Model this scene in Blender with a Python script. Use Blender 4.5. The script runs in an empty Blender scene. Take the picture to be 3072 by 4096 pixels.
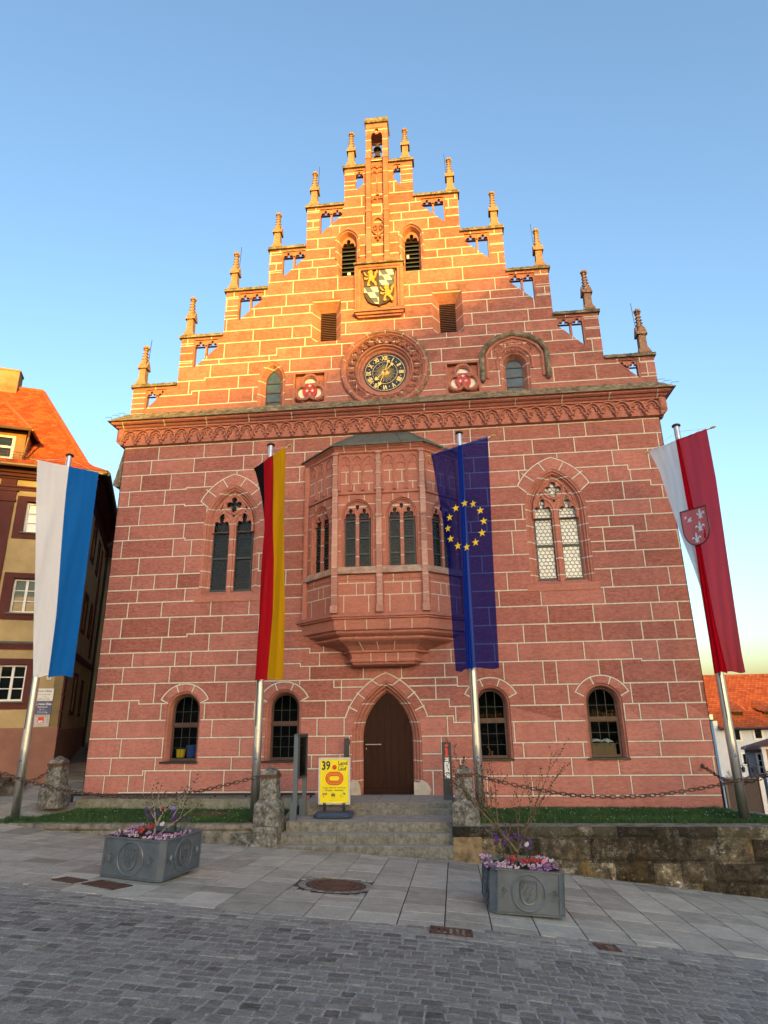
import bpy, bmesh, math, random
from mathutils import Vector, Matrix, noise
from mathutils.geometry import delaunay_2d_cdt
random.seed(7)
scene = bpy.context.scene
COL = scene.collection
R_ = math.radians

# ------------------------------------------------------------------ camera
cam_d = bpy.data.cameras.new("camera"); cam = bpy.data.objects.new("camera", cam_d); COL.objects.link(cam)
cam_d.sensor_fit = 'VERTICAL'; cam_d.sensor_height = 24.0
cam_d.lens = 2502.0/4096.0*24.0
cam_d.clip_start = 0.05; cam_d.clip_end = 4000
_V = Vector((-119., -7696., 2502.)).normalized()
_X = Vector((26540., -1224., -2502.)).normalized(); _X = (_X-_V*_X.dot(_V)).normalized()
_Y = _V.cross(_X)
_rt = Vector((_X[0], _Y[0], _V[0])); _dn = Vector((_X[1], _Y[1], _V[1])); _fw = Vector((_X[2], _Y[2], _V[2]))
CAMP = Vector((1.731, -16.931, 1.89))
cam.matrix_world = Matrix(((_rt.x, -_dn.x, -_fw.x, CAMP.x), (_rt.y, -_dn.y, -_fw.y, CAMP.y), (_rt.z, -_dn.z, -_fw.z, CAMP.z), (0, 0, 0, 1)))
scene.camera = cam

# ------------------------------------------------------------------ light
SUN_EL, SUN_AZ = R_(4.0), R_(18)          # azimuth: degrees right of straight behind the camera
sun_dir = Vector((math.sin(SUN_AZ)*math.cos(SUN_EL), -math.cos(SUN_AZ)*math.cos(SUN_EL), math.sin(SUN_EL)))
world = bpy.data.worlds.new("World"); scene.world = world; world.use_nodes = True
wn = world.node_tree.nodes; wl = world.node_tree.links
bg = wn["Background"]
sky = wn.new("ShaderNodeTexSky"); sky.sky_type = 'NISHITA'; sky.sun_disc = False
sky.sun_elevation = SUN_EL
sky.sun_rotation = math.atan2(sun_dir.x, sun_dir.y)
sky.altitude = 400; sky.air_density = 1.0; sky.dust_density = 3.6; sky.ozone_density = 1.9
wl.new(sky.outputs[0], bg.inputs[0]); bg.inputs[1].default_value = 0.15
sun_d = bpy.data.lights.new("sun", 'SUN'); sun_d.energy = 1.9; sun_d.angle = R_(0.6); sun_d.color = (1.0, 0.58, 0.02)
sun = bpy.data.objects.new("sun", sun_d); COL.objects.link(sun)
sun.rotation_euler = (-sun_dir).to_track_quat('-Z', 'Y').to_euler()
scene.view_settings.view_transform = 'Standard'; scene.view_settings.look = 'None'
scene.view_settings.exposure = 2.5; scene.view_settings.gamma = 1.0
scene.cycles.max_bounces = 6; scene.cycles.transparent_max_bounces = 12

# ------------------------------------------------------------------ materials
def nodes_of(name):
    m = bpy.data.materials.new(name); m.use_nodes = True
    nt = m.node_tree
    return m, nt.nodes, nt.links, nt.nodes["Principled BSDF"]
def rgb(c): return (c[0], c[1], c[2], 1.0)
def ramp(n, l, fac, stops):
    r = n.new("ShaderNodeValToRGB"); l.new(fac, r.inputs[0])
    e = r.color_ramp.elements
    e[0].position, e[0].color = stops[0][0], rgb(stops[0][1])
    e[1].position, e[1].color = stops[-1][0], rgb(stops[-1][1])
    for p, c in stops[1:-1]:
        x = e.new(p); x.color = rgb(c)
    return r.outputs[0]
def mixc(n, l, fac, a, b, mode='MIX'):
    x = n.new("ShaderNodeMix"); x.data_type = 'RGBA'; x.blend_type = mode
    for s, v in ((x.inputs[0], fac), (x.inputs[6], a), (x.inputs[7], b)):
        if isinstance(v, (int, float)): s.default_value = v
        elif isinstance(v, tuple): s.default_value = rgb(v)
        else: l.new(v, s)
    return x.outputs[2]
def mth(n, l, op, a, b=None, c=None, clamp=False):
    x = n.new("ShaderNodeMath"); x.operation = op; x.use_clamp = clamp
    for i, v in enumerate((a, b, c)):
        if v is None: continue
        if isinstance(v, (int, float)): x.inputs[i].default_value = v
        else: l.new(v, x.inputs[i])
    return x.outputs[0]
def noise_n(n, l, scale, detail=4, rough=0.6, sc=(1, 1, 1), dist=0.0):
    tc = n.new("ShaderNodeTexCoord"); mp = n.new("ShaderNodeMapping"); mp.inputs['Scale'].default_value = sc
    l.new(tc.outputs['Object'], mp.inputs[0])
    t = n.new("ShaderNodeTexNoise"); t.inputs['Scale'].default_value = scale; t.inputs['Detail'].default_value = detail
    t.inputs['Roughness'].default_value = rough; t.inputs['Distortion'].default_value = dist
    l.new(mp.outputs[0], t.inputs['Vector'])
    return t.outputs[0]
def bump(n, l, bsdf, h, strength, dist=0.02):
    b = n.new("ShaderNodeBump"); b.inputs['Strength'].default_value = strength; b.inputs['Distance'].default_value = dist
    l.new(h, b.inputs['Height']); l.new(b.outputs[0], bsdf.inputs['Normal'])
def objz(n, l):
    tc = n.new("ShaderNodeTexCoord"); s = n.new("ShaderNodeSeparateXYZ"); l.new(tc.outputs['Object'], s.inputs[0]); return s.outputs
def rnd_attr(n):
    a = n.new("ShaderNodeAttribute"); a.attribute_name = "rnd"; return a.outputs['Fac']

def simple(name, col, rough=0.6, metal=0.0, var=0.25, nscale=6.0, bstr=0.0, bscale=60.0, spec=0.5, stretch=(1, 1, 1)):
    m, n, l, b = nodes_of(name)
    f = noise_n(n, l, nscale, 5, 0.65, stretch)
    lo = tuple(max(0, c*(1-var)) for c in col); hi = tuple(min(1, c*(1+var)) for c in col)
    l.new(ramp(n, l, f, [(0.3, lo), (0.7, hi)]), b.inputs['Base Color'])
    b.inputs['Roughness'].default_value = rough; b.inputs['Metallic'].default_value = metal
    b.inputs['Specular IOR Level'].default_value = spec
    if bstr: bump(n, l, b, noise_n(n, l, bscale, 6, 0.7, stretch), bstr, 0.01)
    return m

def stone_mat(name, lo, hi, joints=None, tool=0.5, dirt=0.6):
    """painted red sandstone; 'rnd' tints whole blocks, 'joints' draws the painted horizontal joints round carved pieces"""
    m, n, l, b = nodes_of(name)
    big = noise_n(n, l, 0.9, 5, 0.7)
    fine = noise_n(n, l, 9, 8, 0.75, (1, 1, 2.2))
    streak = noise_n(n, l, 3.0, 6, 0.75, (1.2, 1.2, 6.0), 0.8)
    t = mth(n, l, 'ADD', rnd_attr(n), mth(n, l, 'MULTIPLY', mth(n, l, 'SUBTRACT', fine, 0.5), 2.3))
    t = mth(n, l, 'ADD', t, mth(n, l, 'MULTIPLY', mth(n, l, 'SUBTRACT', streak, 0.5), 1.5), clamp=True)
    c = ramp(n, l, t, [(0.0, lo), (1.0, hi)])
    c = mixc(n, l, mth(n, l, 'MULTIPLY', ramp(n, l, big, [(0.42, (0, 0, 0)), (0.75, (1, 1, 1))]), 0.35), c, tuple(v*0.62 for v in lo))
    # lichen and soot high on the weathered gable
    xyz = objz(n, l)
    hgt = n.new("ShaderNodeMapRange"); hgt.inputs['From Min'].default_value = 10.6; hgt.inputs['From Max'].default_value = 12.2
    l.new(xyz[2], hgt.inputs['Value'])
    d = ramp(n, l, noise_n(n, l, 1.7, 8, 0.78), [(0.47, (0, 0, 0)), (0.66, (1, 1, 1))])
    c = mixc(n, l, mth(n, l, 'MULTIPLY', mth(n, l, 'MULTIPLY', d, hgt.outputs[0]), dirt), c, (0.10, 0.075, 0.055))
    # rain streaks and pale grey repairs
    rain = ramp(n, l, noise_n(n, l, 2.4, 5, 0.7, (2.2, 2.2, 0.16)), [(0.55, (0, 0, 0)), (0.75, (1, 1, 1))])
    c = mixc(n, l, mth(n, l, 'MULTIPLY', rain, 0.28), c, tuple(v*0.5 for v in lo))
    rep = ramp(n, l, noise_n(n, l, 1.15, 9, 0.75, (1, 1, 2.0)), [(0.69, (0, 0, 0)), (0.73, (1, 1, 1))])
    c = mixc(n, l, mth(n, l, 'MULTIPLY', rep, 0.45), c, (0.36, 0.29, 0.22))
    # dark pores
    pores = ramp(n, l, noise_n(n, l, 38, 4, 0.6, (1, 1, 1.8)), [(0.27, (1, 1, 1)), (0.36, (0, 0, 0))])
    c = mixc(n, l, mth(n, l, 'MULTIPLY', pores, 0.6), c, tuple(v*0.45 for v in lo))
    if joints:
        z0, per, w = joints
        fr = mth(n, l, 'FRACT', mth(n, l, 'DIVIDE', mth(n, l, 'SUBTRACT', xyz[2], z0), per))
        dd = mth(n, l, 'MULTIPLY', mth(n, l, 'ABSOLUTE', mth(n, l, 'SUBTRACT', fr, 0.5)), per)
        c = mixc(n, l, mth(n, l, 'LESS_THAN', dd, w*0.85+0.006), c, (0.16, 0.05, 0.045))
        c = mixc(n, l, mth(n, l, 'LESS_THAN', dd, w*0.85), c, (0.62, 0.57, 0.49))
    l.new(c, b.inputs['Base Color']); b.inputs['Roughness'].default_value = 0.92; b.inputs['Specular IOR Level'].default_value = 0.2
    h = mth(n, l, 'ADD', mth(n, l, 'MULTIPLY', streak, 1.0), mth(n, l, 'MULTIPLY', noise_n(n, l, 40, 5, 0.7, (1, 1, 2)), 0.55))
    bump(n, l, b, h, tool, 0.03)
    return m
RED_LO, RED_HI = (0.280, 0.094, 0.073), (0.540, 0.228, 0.180)
M_BLOCK = stone_mat("red_sandstone_blocks", RED_LO, RED_HI, None, 0.75)
M_CARVE = stone_mat("red_sandstone_carved", (0.365, 0.138, 0.100), (0.52, 0.225, 0.165), None, 0.3)
M_CARVEJ = stone_mat("red_sandstone_carved_jointed", (0.365, 0.138, 0.100), (0.53, 0.23, 0.17), (0.09, 0.465, 0.02), 0.3)
M_DARKRED = simple("joint_outline_paint", (0.13, 0.035, 0.032), 0.9, spec=0.1)
M_JOINT = simple("white_joint_paint", (0.60, 0.535, 0.435), 0.9, var=0.2, nscale=14, bstr=0.2, spec=0.2)

def weathered(name, base, dark, light, scale=5.0, b=0.8):
    m, n, l, bs = nodes_of(name)
    c = ramp(n, l, noise_n(n, l, scale, 10, 0.78), [(0.34, dark), (0.5, base), (0.68, light)])
    spots = ramp(n, l, noise_n(n, l, scale*5, 6, 0.8), [(0.60, (0, 0, 0)), (0.68, (1, 1, 1))])
    c = mixc(n, l, mth(n, l, 'MULTIPLY', spots, 0.55), c, light)
    l.new(c, bs.inputs['Base Color']); bs.inputs['Roughness'].default_value = 0.95; bs.inputs['Specular IOR Level'].default_value = 0.15
    bump(n, l, bs, noise_n(n, l, scale*4, 10, 0.8), b, 0.03)
    return m
M_WEATHER = weathered("weathered_cornice_stone", (0.20, 0.165, 0.115), (0.05, 0.042, 0.03), (0.40, 0.34, 0.24), 5)
M_GREYPOST = weathered("lichened_grey_limestone", (0.155, 0.15, 0.13), (0.022, 0.021, 0.019), (0.46, 0.45, 0.41), 9, 1.0)
M_TERRACE = weathered("stained_retaining_stone", (0.095, 0.08, 0.055), (0.025, 0.022, 0.017), (0.30, 0.265, 0.20), 2.6, 1.0)
M_TERRACE2 = weathered("ochre_retaining_stone", (0.24, 0.17, 0.095), (0.09, 0.065, 0.04), (0.34, 0.27, 0.17), 5, 0.7)
M_STEP = weathered("grey_granite_steps", (0.180, 0.172, 0.142), (0.088, 0.086, 0.062), (0.30, 0.29, 0.25), 9, 0.25)
M_KERB = weathered("mossy_kerb_stone", (0.20, 0.18, 0.145), (0.06, 0.06, 0.035), (0.33, 0.31, 0.26), 4, 0.8)
M_PLINTH = weathered("algae_stained_plinth", (0.21, 0.205, 0.15), (0.09, 0.095, 0.055), (0.31, 0.31, 0.26), 4, 0.2)

def slab_mat(name, lo, hi, nscale, bstr, spots=0.3, rough=0.75, st=(1, 1, 1)):
    m, n, l, b = nodes_of(name)
    t = mth(n, l, 'ADD', rnd_attr(n), mth(n, l, 'MULTIPLY', mth(n, l, 'SUBTRACT', noise_n(n, l, nscale, 8, 0.75, st), 0.5), 1.7), clamp=True)
    c = ramp(n, l, t, [(0.0, lo), (1.0, hi)])
    d = ramp(n, l, noise_n(n, l, 1.1, 7, 0.7), [(0.5, (0, 0, 0)), (0.75, (1, 1, 1))])
    c = mixc(n, l, mth(n, l, 'MULTIPLY', d, spots), c, tuple(v*0.5 for v in lo))
    sp = ramp(n, l, noise_n(n, l, 110, 2, 0.5), [(0.35, (0.72, 0.72, 0.72)), (0.65, (1.25, 1.25, 1.22))])
    c = mixc(n, l, 1.0, c, sp, 'MULTIPLY')
    l.new(c, b.inputs['Base Color']); b.inputs['Roughness'].default_value = rough; b.inputs['Specular IOR Level'].default_value = 0.35
    bump(n, l, b, noise_n(n, l, 45, 6, 0.7, st), bstr, 0.012)
    return m
M_SLAB = slab_mat("grey_paving_slab", (0.26, 0.235, 0.190), (0.52, 0.475, 0.39), 4.0, 0.25, 0.4)
M_SETT = slab_mat("grey_cobble_sett", (0.065, 0.062, 0.055), (0.37, 0.35, 0.305), 17.0, 0.9, 0.25, 0.6, (1, 1.9, 1))
M_GROUT = simple("dark_joint_sand", (0.06, 0.056, 0.046), 0.95, var=0.8, nscale=45, bstr=0.5)
M_GRAVEL = simple("gravel_between_setts", (0.29, 0.275, 0.24), 0.95, var=0.7, nscale=60, bstr=0.6)
M_EARTH = simple("distant_ground", (0.13, 0.125, 0.115), 0.95, var=0.3, nscale=2)
M_LAWN = simple("lawn_soil", (0.035, 0.055, 0.018), 0.95, var=0.4, nscale=12)
def grass_mat():
    m, n, l, b = nodes_of("grass_blades")
    t = mth(n, l, 'ADD', rnd_attr(n), mth(n, l, 'SUBTRACT', noise_n(n, l, 2.2, 4), 0.5), clamp=True)
    l.new(ramp(n, l, t, [(0.0, (0.012, 0.042, 0.007)), (0.6, (0.028, 0.088, 0.012)), (1.0, (0.07, 0.14, 0.025))]), b.inputs['Base Color'])
    b.inputs['Roughness'].default_value = 0.6
    return m
M_GRASS = grass_mat()
M_DAISY = simple("white_daisy", (0.75, 0.75, 0.70), 0.7, var=0.05)
M_ALU = simple("brushed_aluminium", (0.62, 0.61, 0.58), 0.32, 0.9, var=0.1, nscale=3, stretch=(8, 8, 0.6))
M_BLACK = simple("black_plastic", (0.012, 0.012, 0.013), 0.4, var=0.2)
M_IRON = simple("dark_iron", (0.022, 0.026, 0.03), 0.5, 0.3, var=0.3)
M_RUST = simple("rusty_iron", (0.11, 0.055, 0.035), 0.85, 0.2, var=0.6, nscale=25, bstr=0.6)
M_CHAIN = simple("old_rust_chain", (0.085, 0.055, 0.042), 0.85, 0.25, var=0.6, nscale=25, bstr=0.6)
M_ZINC = simple("grey_painted_planter", (0.105, 0.128, 0.150), 0.38, 0.25, var=0.22, nscale=5, bstr=0.15, bscale=30)
M_SOIL = simple("planter_soil", (0.018, 0.014, 0.010), 0.95, var=0.5, nscale=40, bstr=0.8)
M_COPPER = simple("green_copper_sheet", (0.105, 0.125, 0.105), 0.6, 0.2, var=0.35, nscale=3, stretch=(1, 1, 0.3))
M_WOODDOOR = simple("dark_brown_door_wood", (0.030, 0.0105, 0.0055), 0.6, var=0.4, nscale=3, stretch=(9, 9, 0.5), bstr=0.1, spec=0.15)
M_WOODWIN = simple("brown_window_wood", (0.065, 0.030, 0.018), 0.5, var=0.3)
M_SLATE = simple("slate_black_sill", (0.018, 0.018, 0.020), 0.4, var=0.2)
M_LEAD = simple("lead_came", (0.055, 0.062, 0.060), 0.45, 0.3, var=0.1)
M_BAR = simple("dark_green_saddle_bar", (0.035, 0.050, 0.052), 0.5, 0.2, var=0.1)
M_GOLD = simple("gilding", (0.95, 0.62, 0.17), 0.32, 0.55, var=0.12, nscale=20)
M_CLOCK = simple("clock_black_enamel", (0.010, 0.012, 0.016), 0.25, var=0.2)
M_WHITE = simple("white_paint", (0.78, 0.77, 0.73), 0.6, var=0.05)
M_HREDF = simple("heraldic_red", (0.42, 0.028, 0.022), 0.5, var=0.15)
M_HBLACK = simple("heraldic_sable", (0.045, 0.028, 0.024), 0.6, var=0.2)
M_OCHGOLD = simple("old_gilded_relief", (0.52, 0.27, 0.035), 0.5, 0.25, var=0.25, nscale=12)
M_HGREY = simple("heraldic_blue_grey", (0.085, 0.10, 0.15), 0.7, var=0.15)
M_HYEL = simple("heraldic_white_lozenge", (0.74, 0.70, 0.50), 0.6, var=0.08)
M_BRONZE = simple("bell_bronze", (0.12, 0.095, 0.06), 0.5, 0.6, var=0.4)
M_DARKIN = simple("dark_interior", (0.008, 0.009, 0.010), 0.9, var=0.3, spec=0.1)
M_LOUVRE = simple("brown_louvre_wood", (0.13, 0.055, 0.038), 0.7, var=0.3)
def glass_mat(name, col, rough=0.06, var=0.3, wav=0.15, spec=0.5):
    m, n, l, b = nodes_of(name)
    f = noise_n(n, l, 3.5, 3)
    l.new(ramp(n, l, f, [(0.3, tuple(c*(1-var) for c in col)), (0.7, tuple(c*(1+var) for c in col))]), b.inputs['Base Color'])
    b.inputs['Roughness'].default_value = rough; b.inputs['Specular IOR Level'].default_value = spec
    bump(n, l, b, noise_n(n, l, 7, 2), wav, 0.02)
    return m
M_GLASS = glass_mat("dark_window_glass", (0.006, 0.010, 0.012), spec=0.22)
M_GLASSB = glass_mat("bluish_window_glass", (0.05, 0.085, 0.115), 0.1)
M_GLASSP = glass_mat("pale_window_glass", (0.66, 0.74, 0.72), 0.25, 0.08)  # sky reflection on the hall's upper right window painted as pale colour
M_PLAIN = {}
def plain(name, col, rough=0.6, var=0.06, **k):
    if name not in M_PLAIN: M_PLAIN[name] = simple(name, col, rough, var=var, **k)
    return M_PLAIN[name]

def cloth_mat(name, col, thru=0.35, clear=0.12, tint=None):
    m, n, l, b = nodes_of(name)
    out = n["Material Output"]
    weave = noise_n(n, l, 60, 3, 0.6, (6, 6, 1))
    c = ramp(n, l, weave, [(0.3, tuple(v*0.88 for v in col)), (0.7, tuple(min(1, v*1.08) for v in col))])
    df = n.new("ShaderNodeBsdfDiffuse"); tl = n.new("ShaderNodeBsdfTranslucent"); tp = n.new("ShaderNodeBsdfTransparent")
    l.new(c, df.inputs[0]); l.new(c, tl.inputs[0])
    tint = tint or tuple(min(1, v*1.6+0.05) for v in col); tp.inputs[0].default_value = rgb(tint)
    m1 = n.new("ShaderNodeMixShader"); m1.inputs[0].default_value = thru; l.new(df.outputs[0], m1.inputs[1]); l.new(tl.outputs[0], m1.inputs[2])
    m2 = n.new("ShaderNodeMixShader"); m2.inputs[0].default_value = clear; l.new(m1.outputs[0], m2.inputs[1]); l.new(tp.outputs[0], m2.inputs[2])
    l.new(m2.outputs[0], out.inputs[0])
    return m

# ------------------------------------------------------------------ mesh helpers
def facade(u, w, v): return (u, w, v)          # u along the wall, w depth (negative = out), v up
class MB:
    def __init__(s, T=None): s.v = []; s.f = []; s.m = []; s.r = []; s.T = T
    def add(s, vs, fs, m=0, r=0.5):
        o = len(s.v)
        for p in vs: s.v.append(tuple(s.T(*p)) if s.T else tuple(p))
        for f in fs:
            s.f.append(tuple(o+i for i in f)); s.m.append(m); s.r.append(r)
    def box(s, x0, x1, y0, y1, z0, z1, m=0, r=0.5):
        s.add([(x0, y0, z0), (x1, y0, z0), (x1, y1, z0), (x0, y1, z0), (x0, y0, z1), (x1, y0, z1), (x1, y1, z1), (x0, y1, z1)],
              [(0, 3, 2, 1), (4, 5, 6, 7), (0, 1, 5, 4), (1, 2, 6, 5), (2, 3, 7, 6), (3, 0, 4, 7)], m, r)
    def frust(s, c0, a0, c1, a1, m=0, r=0.5):
        """square frustum: centre, half sizes (hx,hy) at bottom and top"""
        vs = []
        for (c, a) in ((c0, a0), (c1, a1)):
            for sx, sy in ((-1, -1), (1, -1), (1, 1), (-1, 1)): vs.append((c[0]+sx*a[0], c[1]+sy*a[1], c[2]))
        s.add(vs, [(0, 3, 2, 1), (4, 5, 6, 7), (0, 1, 5, 4), (1, 2, 6, 5), (2, 3, 7, 6), (3, 0, 4, 7)], m, r)
    def quad(s, a, b, c, d, m=0, r=0.5): s.add([a, b, c, d], [(0, 1, 2, 3)], m, r)
    def prism(s, poly, w0, w1, m=0, r=0.5, cap=True, back=True):
        """2D polygon (u,v) extruded in depth from w0 (front) to w1"""
        k = len(poly); vs = [(u, w0, v) for u, v in poly]+[(u, w1, v) for u, v in poly]
        fs = [(i, (i+1) % k, k+(i+1) % k, k+i) for i in range(k)]
        s.add(vs, fs, m, r)
        if cap:
            tv, tf = tri2d([poly])
            s.add([(u, w0, v) for u, v in tv], tf, m, r)
            if back: s.add([(u, w1, v) for u, v in tv], tf, m, r)
    def plate(s, polys, w0, w1, m=0, r=0.5, back=True):
        """polys[0] outer, the rest holes; a pierced plate"""
        tv, tf = tri2d(polys)
        s.add([(u, w0, v) for u, v in tv], tf, m, r)
        if back: s.add([(u, w1, v) for u, v in tv], tf, m, r)
        for p in polys:
            k = len(p)
            s.add([(u, w0, v) for u, v in p]+[(u, w1, v) for u, v in p], [(i, (i+1) % k, k+(i+1) % k, k+i) for i in range(k)], m, r)
    def tube(s, pts, rad, n=6, closed=False, m=0, r=0.5, flat=None):
        pts = [Vector(p) for p in pts]; k = len(pts); vs = []
        prev = None
        for i, p in enumerate(pts):
            a = pts[(i-1) % k] if (closed or i > 0) else p; b = pts[(i+1) % k] if (closed or i < k-1) else p
            t = (b-a); t = t.normalized() if t.length > 1e-9 else Vector((0, 0, 1))
            up = prev if prev is not None else (Vector((0, 1, 0)) if abs(t.y) < 0.9 else Vector((1, 0, 0)))
            x = up.cross(t)
            if x.length < 1e-6: x = Vector((1, 0, 0)).cross(t)
            x.normalize(); y = t.cross(x).normalized(); prev = y
            rr = rad[i] if isinstance(rad, (list, tuple)) else rad
            for j in range(n):
                a_ = 2*math.pi*(j+0.5)/n
                vs.append(p+x*(math.cos(a_)*rr)+y*(math.sin(a_)*rr*(flat or 1)))
        fs = []
        for i in range(k if closed else k-1):
            for j in range(n):
                a0 = i*n+j; a1 = i*n+(j+1) % n; b0 = ((i+1) % k)*n+j; b1 = ((i+1) % k)*n+(j+1) % n
                fs.append((a0, a1, b1, b0))
        if not closed: fs += [tuple(range(n-1, -1, -1)), tuple((k-1)*n+j for j in range(n))]
        s.add([tuple(v) for v in vs], fs, m, r)
    def lathe(s, c, prof, n=16, m=0, r=0.5, axis='z', sx=1.0):
        vs = []
        for rr, h in prof:
            for j in range(n):
                a = 2*math.pi*j/n
                if axis == 'z': vs.append((c[0]+rr*math.cos(a)*sx, c[1]+rr*math.sin(a), c[2]+h))
                else: vs.append((c[0]+rr*math.cos(a), c[1]+h, c[2]+rr*math.sin(a)))
        k = len(prof)
        fs = [(i*n+j, i*n+(j+1) % n, (i+1)*n+(j+1) % n, (i+1)*n+j) for i in range(k-1) for j in range(n)]
        fs += [tuple(range(n-1, -1, -1)), tuple((k-1)*n+j for j in range(n))]
        s.add(vs, fs, m, r)
    def ball(s, c, rad, n=8, m=0, r=0.5, sq=(1, 1, 1)):
        k = max(4, n//2+1); vs = []
        for i in range(1, k):
            a = math.pi*i/k
            for j in range(n):
                b = 2*math.pi*j/n
                vs.append((c[0]+rad*sq[0]*math.sin(a)*math.cos(b), c[1]+rad*sq[1]*math.sin(a)*math.sin(b), c[2]+rad*sq[2]*math.cos(a)))
        t = len(vs); vs += [(c[0], c[1], c[2]+rad*sq[2]), (c[0], c[1], c[2]-rad*sq[2])]
        fs = [(i*n+j, i*n+(j+1) % n, (i+1)*n+(j+1) % n, (i+1)*n+j) for i in range(k-2) for j in range(n)]
        fs += [(t, (j+1) % n, j) for j in range(n)]+[(t+1, (k-2)*n+j, (k-2)*n+(j+1) % n) for j in range(n)]
        s.add(vs, fs, m, r)
    def loft(s, rings, closed=True, m=0, r=0.5, cap=False):
        k = len(rings[0]); vs = [p for rg in rings for p in rg]; fs = []
        for i in range(len(rings)-1):
            for j in range(k if closed else k-1):
                fs.append((i*k+j, i*k+(j+1) % k, (i+1)*k+(j+1) % k, (i+1)*k+j))
        if cap: fs += [tuple(range(k)), tuple((len(rings)-1)*k+j for j in range(k))]
        s.add(vs, fs, m, r)
    def build(s, name, mats, parent=None, smooth=False, recalc=True):
        me = bpy.data.meshes.new(name)
        me.from_pydata(s.v, [], s.f)
        mats = mats if isinstance(mats, (list, tuple)) else [mats]
        for x in mats: me.materials.append(x)
        me.polygons.foreach_set('material_index', s.m)
        at = me.attributes.new('rnd', 'FLOAT', 'FACE'); at.data.foreach_set('value', s.r)
        if smooth: me.polygons.foreach_set('use_smooth', [True]*len(s.f))
        me.update()
        if recalc and len(s.f) < 60000:
            bm = bmesh.new(); bm.from_mesh(me)
            bmesh.ops.recalc_face_normals(bm, faces=bm.faces); bm.to_mesh(me); bm.free()
        o = bpy.data.objects.new(name, me); COL.objects.link(o)
        if parent: o.parent = parent
        return o
def inside(poly, x, y):
    c = False; k = len(poly); j = k-1
    for i in range(k):
        xi, yi = poly[i]; xj, yj = poly[j]
        if (yi > y) != (yj > y) and x < (xj-xi)*(y-yi)/(yj-yi)+xi: c = not c
        j = i
    return c
def tri2d(polys, extra=()):
    vs = []; es = []
    for p in list(polys)+list(extra):
        o = len(vs); k = len(p); vs += [Vector((a, b)) for a, b in p]; es += [(o+i, o+(i+1) % k) for i in range(k)]
    rv, _, rf, *_ = delaunay_2d_cdt(vs, es, [], 0, 1e-5)
    out = []
    for f in rf:
        cx = sum(rv[i].x for i in f)/len(f); cy = sum(rv[i].y for i in f)/len(f)
        if inside(polys[0], cx, cy) and not any(inside(h, cx, cy) for h in polys[1:]): out.append(tuple(f))
    return [(v.x, v.y) for v in rv], out
def tag(o, label=None, cat=None, group=None, kind=None):
    if label: o['label'] = label
    if cat: o['category'] = cat
    if group: o['group'] = group
    if kind: o['kind'] = kind
    return o
def thing(name, label, cat, loc=(0, 0, 0), rz=0.0, group=None):
    o = bpy.data.objects.new(name, None); COL.objects.link(o); o.location = loc; o.rotation_euler = (0, 0, rz)
    return tag(o, label, cat, group)
def copy_tree(o, parent=None):
    c = o.copy(); COL.objects.link(c)
    if parent: c.parent = parent
    for ch in list(o.children): copy_tree(ch, c)
    return c
def arc_path(cx, z0, zs, hw, d=0.0, n=10, close=True):
    """outline of an arched opening: up the left jamb, over the arch, down the right jamb"""
    r = hw+d; top = math.sqrt(max(r*r-d*d, 1e-9)); a1 = math.atan2(top, d)
    left = []
    for i in range(n+1):
        a = a1*i/n
        left.append((cx+d-r*math.cos(a), zs+r*math.sin(a)))
    right = [(2*cx-x, z) for x, z in reversed(left[:-1])]
    return [(cx-hw, z0)]+left+right+[(cx+hw, z0)]
def text_mesh(txt, size, align='CENTER', xs=1.0, bold=0.0):
    cu = bpy.data.curves.new("t", 'FONT'); cu.body = txt; cu.size = size; cu.align_x = align; cu.align_y = 'CENTER'; cu.resolution_u = 3
    cu.offset = bold
    ob = bpy.data.objects.new("t", cu); COL.objects.link(ob)
    dg = bpy.context.evaluated_depsgraph_get(); dg.update()
    me = bpy.data.meshes.new_from_object(ob.evaluated_get(dg))
    vs = [(v.co.x*xs, v.co.y) for v in me.vertices]; fs = [tuple(p.vertices) for p in me.polygons]
    bpy.data.objects.remove(ob); bpy.data.curves.remove(cu); bpy.data.meshes.remove(me)
    return vs, fs
def put_text(mb, txt, cx, cz, w, size, m=0, align='CENTER', xs=1.0, bold=0.0, rot=0.0):
    vs, fs = text_mesh(txt, size, align, xs, bold); c, s_ = math.cos(rot), math.sin(rot)
    mb.add([(cx+x*c-y*s_, w, cz+x*s_+y*c) for x, y in vs], fs, m)
# outlines reused by the heraldry
FLEUR = [(0, .5), (.07, .36), (.10, .22), (.075, .08), (.05, .0), (.12, .02), (.20, .12), (.29, .17), (.38, .12), (.41, .0), (.37, -.10), (.33, -.02), (.27, .03), (.20, -.02), (.13, -.10),
         (.16, -.10), (.16, -.17), (.10, -.17), (.17, -.27), (.24, -.33), (.15, -.35), (.07, -.29), (.0, -.42)]
FLEUR = FLEUR+[(-x, y) for x, y in reversed(FLEUR[1:-1])]
def fleur(cx, cz, s): return [(cx+x*s, cz+y*s) for x, y in FLEUR]
def shield(cx, cz, w, h, n=10):
    pts = [(cx-w/2, cz+h/2), (cx+w/2, cz+h/2), (cx+w/2, cz-h*0.05)]
    for i in range(1, n+1):
        a = math.pi*i/(2*n)
        pts.append((cx+w/2*math.cos(a)**0.9 if i < n else cx, cz-h*0.05-h*0.45*math.sin(a)))
    pts += [(2*cx-x, z) for x, z in reversed(pts[2:-1])]
    return pts
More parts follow.
